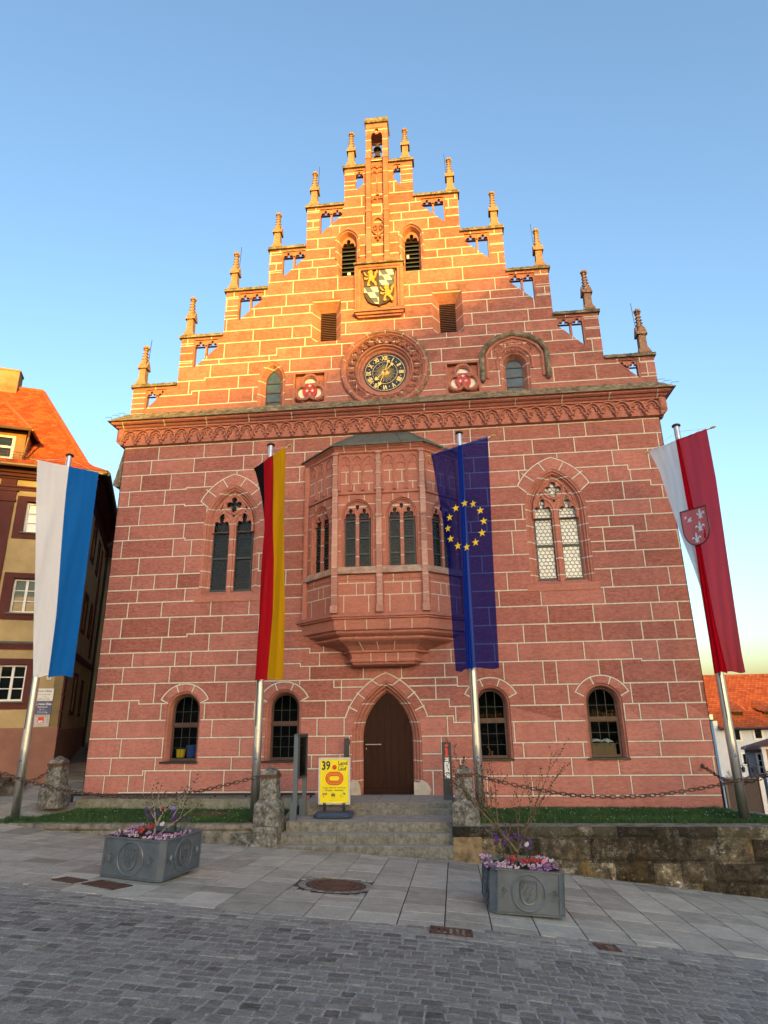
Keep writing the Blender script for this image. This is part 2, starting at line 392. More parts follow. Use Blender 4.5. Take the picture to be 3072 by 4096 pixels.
# ================================================================== TOWN HALL
HALL = thing("town_hall", "red sandstone town hall with stepped gable, clock, oriel window and arched door", "town hall", (0, 0, 0))
WL, WR = -8.0, 8.02
LP = [(-7.95, 12.07), (-6.5, 13.78), (-5.1, 15.45), (-3.69, 17.0), (-2.44, 18.63), (-1.15, 20.2)]      # outer edge and coping height of each gable step
RP = [(8.14, 12.0), (6.72, 13.63), (5.39, 15.37), (4.08, 17.08), (2.71, 18.7), (1.22, 20.3)]
TIPL = [13.58, 15.35, 17.04, 18.55, 20.22, 21.87]; TIPR = [13.61, 15.18, 16.93, 18.62, 20.25, 21.79]
GT = 0.20        # thickness of the gable wall where it is pierced
TW = 0.385                                                                                              # half width of the bell turret
# --- outline of the wall in its own plane
gl = []
for i, (x, z) in enumerate(LP):
    gl += [(x, (LP[i-1][1] if i else 9.9)-(0.11 if i else 0)), (x, z-0.11)]
gr = []
for i, (x, z) in enumerate(RP):
    gr += [(x, (RP[i-1][1] if i else 9.9)-(0.11 if i else 0)), (x, z-0.11)]
outer = [(WL, -1.6), (WL, 9.9)]+gl+[(-TW, LP[5][1]-0.11), (-TW, 20.3), (TW, 20.3), (TW, RP[5][1]-0.11)]+list(reversed(gr))+[(WR, 9.9), (WR, -1.6)]
# --- openings: name -> (path parameters of hole, of frame)
HOLES = []
def hole_arch(*a): p = arc_path(*a); HOLES.append(p); return p
UPW = [(-4.42, "L"), (4.85, "R")]
for cx, _ in UPW: hole_arch(cx, 5.17, 7.28, 0.84, 0.47, 12)
LOW = [-5.42, -2.69, 2.73, 5.52]
for cx in LOW: hole_arch(cx, 0.82, 2.11, 0.48, 0.0, 10)
hole_arch(0.03, -0.02, 1.30, 0.90, 0.75, 14)
GAW = [-1.03, 1.10]
for cx in GAW: hole_arch(cx, 15.60, 17.02, 0.36, 0.12, 8)
LOU = [(-1.70, -2.17, -1.24), (2.17, 1.70, 2.64)]
for cx, a, b in LOU: HOLES.append([(a, 13.2), (a, 14.79), (b, 14.79), (b, 13.2)])
hole_arch(-3.42, 10.9, 11.95, 0.44, 0.30, 8)
hole_arch(4.09, 10.9, 11.95, 0.44, -0.0, 8)
CLK = (0.13, 12.05)
HOLES.append([(CLK[0]+0.95*math.cos(2*math.pi*i/48), CLK[1]+0.95*math.sin(2*math.pi*i/48)) for i in range(48)])
HOLES.append([(-2.66, 11.06), (-2.66, 12.07), (-1.74, 12.07), (-1.74, 11.06)]); HOLES.append([(2.03, 11.06), (2.03, 12.07), (3.01, 12.07), (3.01, 11.06)])
OPENW = []                                         # the pierced triangles under each coping
for side, P in ((1, LP), (-1, RP)):
    for i, (x, z) in enumerate(P):
        if i < 5:
            xl = x+side*0.44; zb = (11.15 if i == 0 else z-1.27); zt = z-0.19; w = 0.80; zd = zb+w*1.0
            if zd > zt-0.02: w = (zt-zb)/1.0*0.98; poly = [(xl, zb), (xl+side*w, zt), (xl, zt)]
            else: poly = [(xl, zb), (xl+side*w, zd), (xl+side*w, zt), (xl, zt)]
        else:
            xl = x+side*0.36; zb = z-1.13; zt = z-0.19; w = 0.30; poly = [(xl, zb), (xl+side*w, zb+0.30), (xl+side*w, zt), (xl, zt)]
        HOLES.append(poly); OPENW.append((side, i, xl, xl+side*w, zb, zt, poly))
# --- painted voussoirs: centre, springing, arch centre offset, radius, lowest z shown
def vous_outer(cx, zc, d, r, zlow, n=12):
    a0 = math.asin((zlow-zc)/r); a1 = math.atan2(math.sqrt(max(r*r-d*d, 0)), d) if d > 1e-6 else math.pi/2
    L = [(cx+d-r*math.cos(a0+(a1-a0)*i/n), zc+r*math.sin(a0+(a1-a0)*i/n)) for i in range(n+1)]
    return L+[(2*cx-x, z) for x, z in reversed(L[:-1])]
VOUS = []     # outer path, joints [(inner point, outer point)], polygon closing
for cx, _ in UPW:
    o = vous_outer(cx, 7.28, 0.45, 1.633, 8.03); inn = [(cx-0.70, 7.80)]
    VOUS.append((o, [((cx-0.52, 8.13), (cx-0.84, 8.38)), ((cx+0.52, 8.13), (cx+0.84, 8.38)), ((cx-0.19, 8.42), (cx-0.36, 8.69)), ((cx+0.19, 8.42), (cx+0.36, 8.69)),
                     ((cx-0.74, 7.80), o[0]), ((cx+0.74, 7.80), o[-1])], o+[(cx+0.72, 7.80), (cx, 7.6), (cx-0.72, 7.80)]))
for cx in LOW:
    o = vous_outer(cx, 2.0476, 0.0, 0.752, 2.39)
    VOUS.append((o, [((cx-0.42, 2.26), o[0]), ((cx+0.42, 2.26), o[-1]), ((cx-0.17, 2.53), (cx-0.26, 2.75)), ((cx+0.17, 2.53), (cx+0.26, 2.75))],
                 o+[(cx+0.44, 2.26), (cx, 2.2), (cx-0.44, 2.26)]))
o = vous_outer(0.03, 1.30, 0.611, 1.788, 1.87)
VOUS.append((o, [((-0.17, 2.66), (-0.37, 2.80)), ((0.23, 2.66), (0.43, 2.80)), ((-0.52, 2.30), (-0.74, 2.47)), ((0.58, 2.30), (0.80, 2.47)), ((-0.72, 2.0), (-0.97, 2.12)), ((0.78, 2.0), (1.03, 2.12))],
             o+[(0.86, 1.75), (0.03, 1.6), (-0.80, 1.75)]))
# --- courses: each joint is a list of (x_end, z)
def J(*seg): return seg
INF = 99
JB = [J((-7, -1.2), (0, .08), (INF, -.03)), J((-6.4, .49), (-2.3, .60), (0, .62), (1.55, .56), (INF, .42)), J((-2.3, .92), (1.55, .95), (INF, .83)),
      J((0, 1.40), (2.4, 1.37), (INF, 1.19)), J((1.76, 1.85), (INF, 1.69)), J((-6.7, 2.37), (0, 2.28), (1.67, 2.26), (INF, 2.08)), J((1.9, 2.81), (INF, 2.58)),
      J((-2.27, 3.25), (6.6, 3.17), (INF, 3.12)), J((-2.02, 3.64), (2.3, 3.52), (INF, 3.64)), J((-5.5, 4.05), (INF, 4.12)), J((INF, 4.60)), J((INF, 5.04)),
      J((0, 5.41), (INF, 5.54)), J((0, 5.84), (INF, 6.02)), J((0, 6.36), (6.85, 6.70), (INF, 6.54)), J((-5.8, 6.90), (0, 6.84), (INF, 7.02)), J((0, 7.35), (INF, 7.46)),
      J((-5.9, 7.95), (0, 7.90), (7.5, 8.0), (INF, 7.85)), J((-5.9, 8.43), (0, 8.47), (6.95, 8.48), (INF, 8.34)), J((INF, 8.95)), J((INF, 9.42)), J((INF, 9.87))]
JG = [J((INF, 11.23)), J((-6, 11.62), (INF, 11.73)), J((-5.6, 12.10), (INF, 12.18)), J((INF, 12.64)), J((-3.3, 12.83), (0, 13.07), (INF, 13.02)), J((INF, 13.40)), J((INF, 13.84)), J((INF, 14.31)), J((INF, 14.63)),
      J((INF, 15.09)), J((INF, 15.61)), J((INF, 16.06)), J((INF, 16.38)), J((INF, 16.80)), J((INF, 17.23)), J((INF, 17.70)), J((INF, 18.02)), J((INF, 18.40)), J((INF, 18.88)), J((INF, 19.37)), J((INF, 19.85))]
JALL = JB+JG
def zj(k, x):
    if k < 0: return -2.5
    if k >= len(JALL): return 24
    for xe, z in JALL[k]:
        if x < xe: return z
rv = random.Random(3)
VERT = {}
for k in range(-1, len(JALL)):
    xs = []; x = -8.0+rv.uniform(0.25, 1.0)
    while x < 8:
        xs.append(round(x, 3)); x += rv.choice((rv.uniform(0.55, 0.8), rv.uniform(0.95, 1.3), rv.uniform(1.2, 1.7), rv.uniform(1.1, 1.5)))
    VERT[k] = xs
for k in range(0, len(JALL)):            # no straight joint runs through two courses
    VERT[k] = [x+(0.22 if any(abs(x-y) < 0.13 for y in VERT[k-1]) else 0) for x in VERT[k]]
EXTRA_H = [(-1.35, 1.9, 2.61), (5.6, 6.86, 6.30)]
JW, JE = 0.0185, 0.009
WHITE = []; DARK = []; AXIS = []
def strip(x0, x1, z0, z1):
    WHITE.append((x0, x1, z0, z1)); DARK.append((x0-JE, x1+JE, z0-JE, z1+JE))
for k, segs in enumerate(JALL):
    x0 = -9.0
    for i, (xe, z) in enumerate(segs):
        x1 = min(xe, 9.0)
        if i and abs(z-segs[i-1][1]) > 0.005:
            a, b_ = sorted((z, segs[i-1][1])); strip(x0-JW, x0+JW, a-JW, b_+JW)
        strip(x0, x1, z-JW, z+JW); x0 = xe
for a, b_, z in EXTRA_H: strip(a-JW, b_, z-JW, z+JW)
strip(-1.35-JW, -1.35+JW, 2.61, 2.81); strip(6.86-JW, 6.86+JW, 6.30-JW, 6.70)
for k, xs in VERT.items():
    for x in xs:
        a, b_ = zj(k, x), zj(k+1, x)
        if abs(x) > 8.0 or b_ > 20 or a < -2: continue
        if k == len(JB)-1: continue
        strip(x-JW*0.92, x+JW*0.92, a+JW, b_-JW)
def offset_path(p, o):
    out = []
    for i, (x, z) in enumerate(p):
        a = p[max(i-1, 0)]; b_ = p[min(i+1, len(p)-1)]
        dx, dz = b_[0]-a[0], b_[1]-a[1]; L = math.hypot(dx, dz) or 1
        out.append((x-dz/L*o, z+dx/L*o))
    return out
VW = []; VD = []      # white and dark band polygons of the voussoirs
for o, js, poly in VOUS:
    VW.append(offset_path(o, 0.0)+list(reversed(offset_path(o, -2*JW)))); VD.append(offset_path(o, JE)+list(reversed(offset_path(o, -2*JW-JE))))
    for a, b_ in js:
        dx, dz = b_[0]-a[0], b_[1]-a[1]; L = math.hypot(dx, dz); nx, nz = -dz/L, dx/L
        for w, dst in ((JW, VW), (JW+JE, VD)):
            dst.append([(a[0]+nx*w, a[1]+nz*w), (b_[0]+nx*w, b_[1]+nz*w), (b_[0]-nx*w, b_[1]-nz*w), (a[0]-nx*w, a[1]-nz*w)])
def bbox(p): return min(q[0] for q in p), max(q[0] for q in p), min(q[1] for q in p), max(q[1] for q in p)
HB = [(bbox(h), h) for h in HOLES]; VB = [(bbox(v[2]), v[2], i) for i, v in enumerate(VOUS)]
VWB = [(bbox(v), v) for v in VW]; VDB = [(bbox(v), v) for v in VD]
def inany(lst, x, z):
    for b_, p in lst:
        if b_[0] <= x <= b_[1] and b_[2] <= z <= b_[3] and inside(p, x, z): return True
    return False
def inrect(lst, x, z): return any(a <= x <= b_ and c <= z <= d for a, b_, c, d in lst)
def course(x, z):
    for k in range(len(JALL)+1):
        if z < zj(k, x): return k-1
    return len(JALL)
rc = {}
def block_rnd(key, low=False):
    if key not in rc:
        rr = random.Random(hash(key) & 0xffffff); rc[key] = min(1, max(0, rr.gauss(0.5, 0.13)))
    return rc[key]
def build_wall():
    vs = []; es = []
    def addp(p, closed=True):
        o = len(vs); vs.extend(Vector(q) for q in p); k = len(p)
        es.extend((o+i, o+(i+1) % k) for i in range(k if closed else k-1))
    addp(outer)
    for h in HOLES: addp(h)
    for a, b_, c, d in WHITE+DARK:
        a, b_ = max(a, -9), min(b_, 9)
        addp([(a, c), (b_, c), (b_, d), (a, d)])
    for p in VW+VD: addp(p)
    for o, js, poly in VOUS: addp(poly)
    rvx, _, rf, *_ = delaunay_2d_cdt(vs, es, [], 0, 2e-4)
    mb = MB(); mb.v = [(v.x, 0.0, v.y) for v in rvx]
    WH = [[] for _ in range(60)]; DK = [[] for _ in range(60)]      # bucket strips by height for speed
    for lst, B in ((WHITE, WH), (DARK, DK)):
        for r in lst:
            for q in range(max(0, int(r[2]*2+5)), min(59, int(r[3]*2+5))+1): B[q].append(r)
    for f in rf:
        x = sum(rvx[i].x for i in f)/3; z = sum(rvx[i].y for i in f)/3
        if not inside(outer, x, z) or inany(HB, x, z): continue
        q = min(59, max(0, int(z*2+5)))
        vi = next((i for b_, p, i in VB if b_[0] <= x <= b_[1] and b_[2] <= z <= b_[3] and inside(p, x, z)), None)
        if inany(VWB, x, z): m, r = 1, .5
        elif vi is not None:
            m, r = (2, .5) if inany(VDB, x, z) else (0, block_rnd(("v", vi, round(math.atan2(z-zj(5, x), x-VOUS[vi][0][len(VOUS[vi][0])//2][0])*2)))+0.12)
        elif inany(VDB, x, z): m, r = 2, .5
        elif inrect(WH[q], x, z): m, r = 1, .5
        elif inrect(DK[q], x, z): m, r = 2, .5
        else:
            k = course(x, z); i = sum(1 for t in VERT.get(k, []) if t < x); m = 0; r = block_rnd((k, i))
            if z < 1.85: r = 0.62+0.45*r
        mb.f.append(tuple(f)); mb.m.append(m); mb.r.append(r)
    for side, P in ((1, LP), (-1, RP)):           # painted joints on the gable piers
        for i, (x, z) in enumerate(P):
            for q in range(4):
                zz = z-.30-q*.36; a, b_ = sorted((x, x+side*.43))
                if zz > (11.0 if i == 0 else z-1.35): mb.box(a, b_, -.004, .0, zz-.012, zz+.012, 1)
    # side walls, the back of the gable and the walls behind
    mb.box(WL, WL+0.02, 0.0, 16, -1.6, 9.9, 0, .5); mb.box(WR-0.02, WR, 0.0, 16, -1.6, 9.9, 0, .5)
    k = len(outer)
    for i in range(k):
        a, b_ = outer[i], outer[(i+1) % k]
        if a[1] > 9.8 and b_[1] > 9.8: mb.quad((a[0], 0, a[1]), (b_[0], 0, b_[1]), (b_[0], GT, b_[1]), (a[0], GT, a[1]), 0, .5)
    gab = [p for p in outer if p[1] > 9.8]
    tv, tf = tri2d([gab]+[h for h in HOLES if min(q[1] for q in h) > 10.8])
    mb.add([(u, GT, v) for u, v in tv], tf, 0, .5)
    return mb.build("wall", [M_BLOCK, M_JOINT, M_DARKRED], HALL, recalc=False)
build_wall()
mb = MB()                                     # the main roof hidden behind the gable
mb.prism([(-7.9, 9.9), (7.9, 9.9), (7.9, 10.6), (0, 18.0), (-7.9, 10.6)], 0.75, 16)
mb.build("roof", plain("brown_roof_tiles", (0.14, 0.06, 0.04), 0.8), HALL)

# --- reveals and moulded frames of the openings
def moulded(mb, paths, m=0, r=0.5, rnd=None):
    """loft between paths [(path, depth)]"""
    rings = [[(u, w, v) for u, v in p] for p, w in paths]
    mb.loft(rings, closed=False, m=m, r=r)
def glaze_leads_roundels(mb, x0, x1, z0, z1, w, dia, clip=None, m=0, rad=0.0045):
    """bull's-eye glazing: rings of lead in a honeycomb"""
    rr = dia/2; row = 0; z = z0+rr*0.6
    while z < z1+rr:
        x = x0+(rr if row % 2 else 0.0)
        while x < x1+rr*0.99:
            n = 10; pts = []
            for i in range(n):
                a = 2*math.pi*i/n; px, pz = x+rr*math.cos(a), z+rr*math.sin(a)
                pts.append((px, pz))
            if clip is None or all(inside(clip, *p) for p in pts):
                mb.tube([(px, w, pz) for px, pz in pts], rad, 3, True, m)
            else:
                for i in range(n):
                    a, b_ = pts[i], pts[(i+1) % n]
                    if inside(clip, *a) and inside(clip, *b_): mb.tube([(a[0], w, a[1]), (b_[0], w, b_[1])], rad, 3, False, m)
            x += dia
        z += dia*0.87; row += 1
def quatrefoil(cx, cz, r, n=8, lobes=4, rot=0.0, spread=0.62, lob=0.42):
    pts = []
    for k in range(lobes):
        a0 = rot+2*math.pi*k/lobes
        c = (cx+r*spread*math.cos(a0), cz+r*spread*math.sin(a0))
        span = math.pi*0.78
        for i in range(n+1):
            a = a0-span+2*span*i/n
            pts.append((c[0]+r*lob*math.cos(a), c[1]+r*lob*math.sin(a)))
    return pts
def trefoil_head(cx, zs, hw, h):
    """outline of the top of a cusped light between x=cx-hw..cx+hw, springing zs"""
    pts = [(cx-hw, zs)]
    def arc(c, rx, rz, a0, a1, n=7): pts.extend((c[0]+rx*math.cos(a0+(a1-a0)*i/n), c[1]+rz*math.sin(a0+(a1-a0)*i/n)) for i in range(n+1))
    arc((cx-hw*0.58, zs+h*0.02), hw*0.42, h*0.42, math.pi, math.pi*0.30)
    arc((cx, zs+h*0.66), hw*0.36, h*0.34, math.pi*1.28, -math.pi*0.28, 10)
    arc((cx+hw*0.58, zs+h*0.02), hw*0.42, h*0.42, math.pi*0.70, 0)
    pts.append((cx+hw, zs))
    return pts
def tracery_window(cx, pale):
    w = bpy.data.objects.new("tracery_window", None); COL.objects.link(w); w.parent = HALL
    T0 = arc_path(cx, 5.17, 7.28, 0.84, 0.47, 12)
    f = MB()
    moulded(f, [(T0, 0.0), (arc_path(cx, 5.19, 7.28, 0.80, 0.47, 12), 0.03), (arc_path(cx, 5.19, 7.28, 0.775, 0.47, 12), 0.028), (arc_path(cx, 5.22, 7.28, 0.745, 0.47, 12), 0.085),
                (arc_path(cx, 5.22, 7.28, 0.715, 0.47, 12), 0.075), (arc_path(cx, 5.26, 7.28, 0.665, 0.47, 12), 0.17), (arc_path(cx, 5.26, 7.28, 0.64, 0.47, 12), 0.165), (arc_path(cx, 5.30, 7.28, 0.60, 0.47, 12), 0.22)])
    f.build("jamb", M_CARVEJ, w)
    s = MB(); s.add([(cx-.84, -.01, 5.17), (cx+.84, -.01, 5.17), (cx+.62, .23, 5.33), (cx-.62, .23, 5.33), (cx-.9, -.02, 5.0), (cx+.9, -.02, 5.0)], [(0, 1, 2, 3), (0, 1, 5, 4)])
    s.box(cx-.95, cx+.95, -.018, .0, 4.99, 5.15)
    s.build("sill", M_CARVE, w)
    # tracery: one pierced plate
    t = MB()
    out = arc_path(cx, 7.05, 7.28, 0.605, 0.47, 14)
    lights = []
    for sx in (-1, 1):
        c = cx+sx*0.345; head = trefoil_head(c, 7.16, 0.245, 0.53)
        lights.append([(c-0.245, 7.05001+0.005)]+head+[(c+0.245, 7.05001+0.005)])
    qf = quatrefoil(cx, 7.90, 0.225)
    spand = [[(cx-0.045, 7.56), (cx, 7.50), (cx+0.045, 7.56), (cx, 7.60)]]
    spand += [[(cx-0.43, 7.72), (cx-0.335, 7.80), (cx-0.36, 7.88)], [(cx+0.43, 7.72), (cx+0.36, 7.88), (cx+0.335, 7.80)]]
    t.plate([out]+lights+[qf]+spand, 0.12, 0.20)
    ring = [(cx+0.285*math.cos(2*math.pi*i/24), 0.115, 7.90+0.285*math.sin(2*math.pi*i/24)) for i in range(24)]
    t.tube(ring, 0.030, 6, True)
    for sx in (-1, 1):
        c = cx+sx*0.315; p = arc_path(c, 7.05, 7.22, 0.285, 0.18, 8)
        t.tube([(u, 0.115, v) for u, v in p], 0.028, 6)
        p = [(u, 0.11, v) for u, v in trefoil_head(cx+sx*0.345, 7.16, 0.255, 0.55)]; t.tube(p, 0.016, 5)
    p = arc_path(cx, 7.05, 7.28, 0.58, 0.47, 12); t.tube([(u, .115, v) for u, v in p], 0.026, 6)
    t.tube([(u, .11, v) for u, v in quatrefoil(cx, 7.90, 0.235)], 0.014, 5, True)
    t.box(cx-0.10, cx+0.10, 0.13, 0.21, 5.30, 7.10); t.prism([(cx-.05, 5.24), (cx+.05, 5.24), (cx+.05, 7.3), (cx-.05, 7.3)], 0.085, 0.14)
    t.build("tracery", M_CARVEJ, w)
    g = MB(); clip = arc_path(cx, 5.30, 7.28, 0.60, 0.47, 12)
    tv, tf = tri2d([clip]); g.add([(u, 0.235, v) for u, v in tv], tf)
    for sx in (-1, 1):
        pass
    go = g.build("glazing", M_GLASSP if pale else M_GLASS, w)
    l = MB(); glaze_leads_roundels(l, cx-.60, cx+.60, 5.34, 8.2, 0.215, 0.118, clip)
    l.build("lead_cames", M_BAR if pale else M_LEAD, w)
    b = MB()
    for sx in (-1, 1):
        for z in (7.06, 6.28): b.box(cx+sx*.345-.25, cx+sx*.345+.25, 0.175, 0.205, z-.028, z+.028)
        for xx in (-.235, .235): b.box(cx+sx*.345+xx-.012, cx+sx*.345+xx+.012, .19, .21, 5.32, 7.1)
        b.box(cx+sx*.345-.25, cx+sx*.345+.25, 0.18, 0.21, 5.32, 5.37)
    b.build("saddle_bars", M_BAR, w)
for cx, s in UPW: tracery_window(cx, s == "R")

def lower_window(cx):
    w = bpy.data.objects.new("arched_window", None); COL.objects.link(w); w.parent = HALL
    f = MB()
    moulded(f, [(arc_path(cx, .82, 2.11, .48, 0, 10), 0), (arc_path(cx, .82, 2.11, .455, 0, 10), .05), (arc_path(cx, .82, 2.11, .43, 0, 10), .05), (arc_path(cx, .82, 2.12, .385, 0, 10), .17), (arc_path(cx, .82, 2.12, .37, 0, 10), .30)])
    f.build("jamb", M_CARVE, w)
    s = MB(); s.box(cx-.53, cx+.49, -.06, .30, .775, .82); s.build("sill", M_SLATE, w)
    wf = MB(); ins = arc_path(cx, .825, 2.12, .37, 0, 10)
    wf.plate([ins, arc_path(cx, 1.78, 2.12, .325, 0, 10), [(cx-.325, .885), (cx-.325, 1.66), (cx+.325, 1.66), (cx+.325, .885)]], .22, .27)
    wf.box(cx-.37, cx+.37, .195, .22, 1.685, 1.745); wf.box(cx-.37, cx+.37, .20, .222, .825, .868)
    wf.tube([(u, .215, v) for u, v in arc_path(cx, 1.78, 2.12, .335, 0, 10)], .012, 5)
    wf.build("frame", M_WOODWIN, w)
    g = MB(); tv, tf = tri2d([ins]); g.add([(u, .262, v) for u, v in tv], tf); g.build("glazing", M_GLASSTHIN, w)
    l = MB()
    for x in (-.11, .11): l.tube([(cx+x, .25, .88), (cx+x, .25, 1.66)], .006, 4); l.tube([(cx+x, .25, 1.78), (cx+x, .25, 2.42)], .006, 4)
    for z in (1.14, 1.40): l.tube([(cx-.33, .25, z), (cx+.33, .25, z)], .006, 4)
    l.tube([(cx-.33, .25, 2.06), (cx+.33, .25, 2.06)], .006, 4)
    l.build("lead_cames", M_LEAD, w)
    d = MB(); d.box(cx-.6, cx+.6, .85, .87, .7, 2.7); d.box(cx-.6, cx-.58, .3, .86, .7, 2.7); d.box(cx+.58, cx+.6, .3, .86, .7, 2.7); d.box(cx-.6, cx+.6, .3, .86, 2.68, 2.7); d.box(cx-.6, cx+.6, .29, .86, .80, .82)
    d.build("room_behind", M_DARKIN, w)
def thin_glass():
    m, n, l, b = nodes_of("thin_window_glass"); out = n["Material Output"]
    tp = n.new("ShaderNodeBsdfTransparent"); tp.inputs[0].default_value = (0.62, 0.68, 0.66, 1)
    gl_ = n.new("ShaderNodeBsdfGlossy"); gl_.inputs['Roughness'].default_value = 0.05; gl_.inputs[0].default_value = (0.8, 0.85, 0.85, 1)
    fr = n.new("ShaderNodeFresnel"); fr.inputs[0].default_value = 1.22
    mx = n.new("ShaderNodeMixShader"); l.new(fr.outputs[0], mx.inputs[0]); l.new(tp.outputs[0], mx.inputs[1]); l.new(gl_.outputs[0], mx.inputs[2]); l.new(mx.outputs[0], out.inputs[0])
    return m
M_GLASSTHIN = thin_glass()
for cx in LOW: lower_window(cx)

# --- door
D = bpy.data.objects.new("doorway", None); COL.objects.link(D); D.parent = HALL
f = MB(); cx = .03
AP = lambda hw, n=14: arc_path(cx, -.02, 1.30, hw, .75, n)
moulded(f, [(AP(.90), 0), (AP(.87), .05), (AP(.845), .035), (AP(.80), .13), (AP(.775), .12), (AP(.72), .25), (AP(.70), .24), (AP(.645), .36)])
for hw, w in ((.86, .03), (.785, .115), (.71, .235)):
    f.tube([(u, w, v) for u, v in AP(hw)], .022, 6)
f.build("jamb", M_CARVEJ, D)
df = MB(); tv, tf = tri2d([AP(.645)])
df.add([(u, .355, v) for u, v in tv], tf)
def door_top(x, hw=.63):
    dd = abs(x-cx); r = hw+.75
    return 1.30+math.sqrt(max(r*r-(dd+.75)**2, 0))
n = 7
for i in range(n):
    x0 = cx-.62+1.24*i/n+.003; x1 = cx-.62+1.24*(i+1)/n-.003
    df.prism([(x0, .12), (x1, .12), (x1, door_top(x1)), ((x0+x1)/2, door_top((x0+x1)/2)), (x0, door_top(x0))], .335, .356, r=random.random())
df.box(cx-.62, cx+.62, .325, .356, 0.0, .115)
do = df.build("door", M_WOODDOOR, D)
h = MB(); h.tube([(-.55, .28, 1.175), (-.14, .28, 1.175)], .014, 8)
for x in (-.53, -.17): h.tube([(x, .28, 1.175), (x, .34, 1.175)], .009, 6)
h.box(-.545, -.53, .325, .337, 1.05, 1.09)
h.build("handle", M_ALU, do)
# pale repair plaster at the foot of both jambs
for poly in ([(-.93, -.01), (-.93, .28), (-.85, .36), (-.72, .33), (-.66, .2), (-.645, -.01)], [(.70, -.01), (.70, .31), (.80, .28), (.93, .33), (1.05, .26), (1.13, .12), (1.08, -.01)]):
    pl = MB(); pl.prism(poly, -.012, .06); pl.build("plaster_repair", plain("pale_plaster", (0.50, 0.44, 0.36), 0.9, 0.2), D)

# --- gable windows
for cx in GAW:
    w = bpy.data.objects.new("gable_window", None); COL.objects.link(w); w.parent = HALL
    f = MB(); moulded(f, [(arc_path(cx, 15.60, 17.02, .36, .12, 8), 0), (arc_path(cx, 15.63, 17.02, .33, .12, 8), .03), (arc_path(cx, 15.66, 17.02, .31, .12, 8), .03), (arc_path(cx, 15.74, 17.02, .23, .12, 8), .26)])
    f.tube([(u, -.01, v) for u, v in arc_path(cx, 16.3, 17.02, .385, .12, 8)], .035, 6)
    f.build("jamb", M_CARVEJ, w)
    t = MB(); o_ = arc_path(cx, 16.95, 17.02, .235, .12, 8); hd = trefoil_head(cx, 16.99, .20, .26)
    t.plate([o_, [(cx-.2, 16.951)]+hd+[(cx+.2, 16.951)]], .20, .28); t.build("tracery", M_CARVE, w)
    s = MB(); s.box(cx-.25, cx+.25, .33, .36, 15.7, 17.4)
    s.build("dark_interior", M_DARKIN, w)
    l = MB()
    for i in range(8): l.add([(cx-.24, .24, 15.80+i*.165), (cx+.24, .24, 15.80+i*.165), (cx+.24, .33, 15.86+i*.165), (cx-.24, .33, 15.86+i*.165)], [(0, 1, 2, 3)]); l.box(cx-.24, cx+.24, .235, .25, 15.785+i*.165, 15.815+i*.165)
    l.build("louvre", plain("grey_louvre_slats", (.05, .055, .06), .5), w)
for bx in ((-1.05, -.95, .12, .22, 15.74, 15.84), (.93, 1.0, .16, .22, 16.25, 16.38)):
    fl = MB(); fl.box(*bx); fl.build("floodlight", M_WHITE, HALL)
for cx, a, b_ in LOU:
    w = bpy.data.objects.new("louvre_opening", None); COL.objects.link(w); w.parent = HALL
    f = MB(); i0, i1 = cx-.255, cx+.255
    moulded(f, [([(a, 13.2), (a, 14.79), (b_, 14.79), (b_, 13.2), (a, 13.2)], 0), ([(i0, 13.32), (i0, 14.47), (i1, 14.47), (i1, 13.32), (i0, 13.32)], .33)])
    f.build("splayed_reveal", M_CARVEJ, w)
    l = MB(); l.box(i0, i1, .45, .47, 13.3, 14.5, 1)
    nn = 17
    for i in range(nn):
        z = 13.33+i*(1.13/nn); l.add([(i0, .30, z), (i1, .30, z), (i1, .42, z+.065), (i0, .42, z+.065), (i0, .30, z+.016), (i1, .30, z+.016)], [(0, 1, 2, 3), (0, 1, 5, 4), (4, 5, 2, 3)])
    l.build("louvre", [M_LOUVRE, M_DARKIN], w)
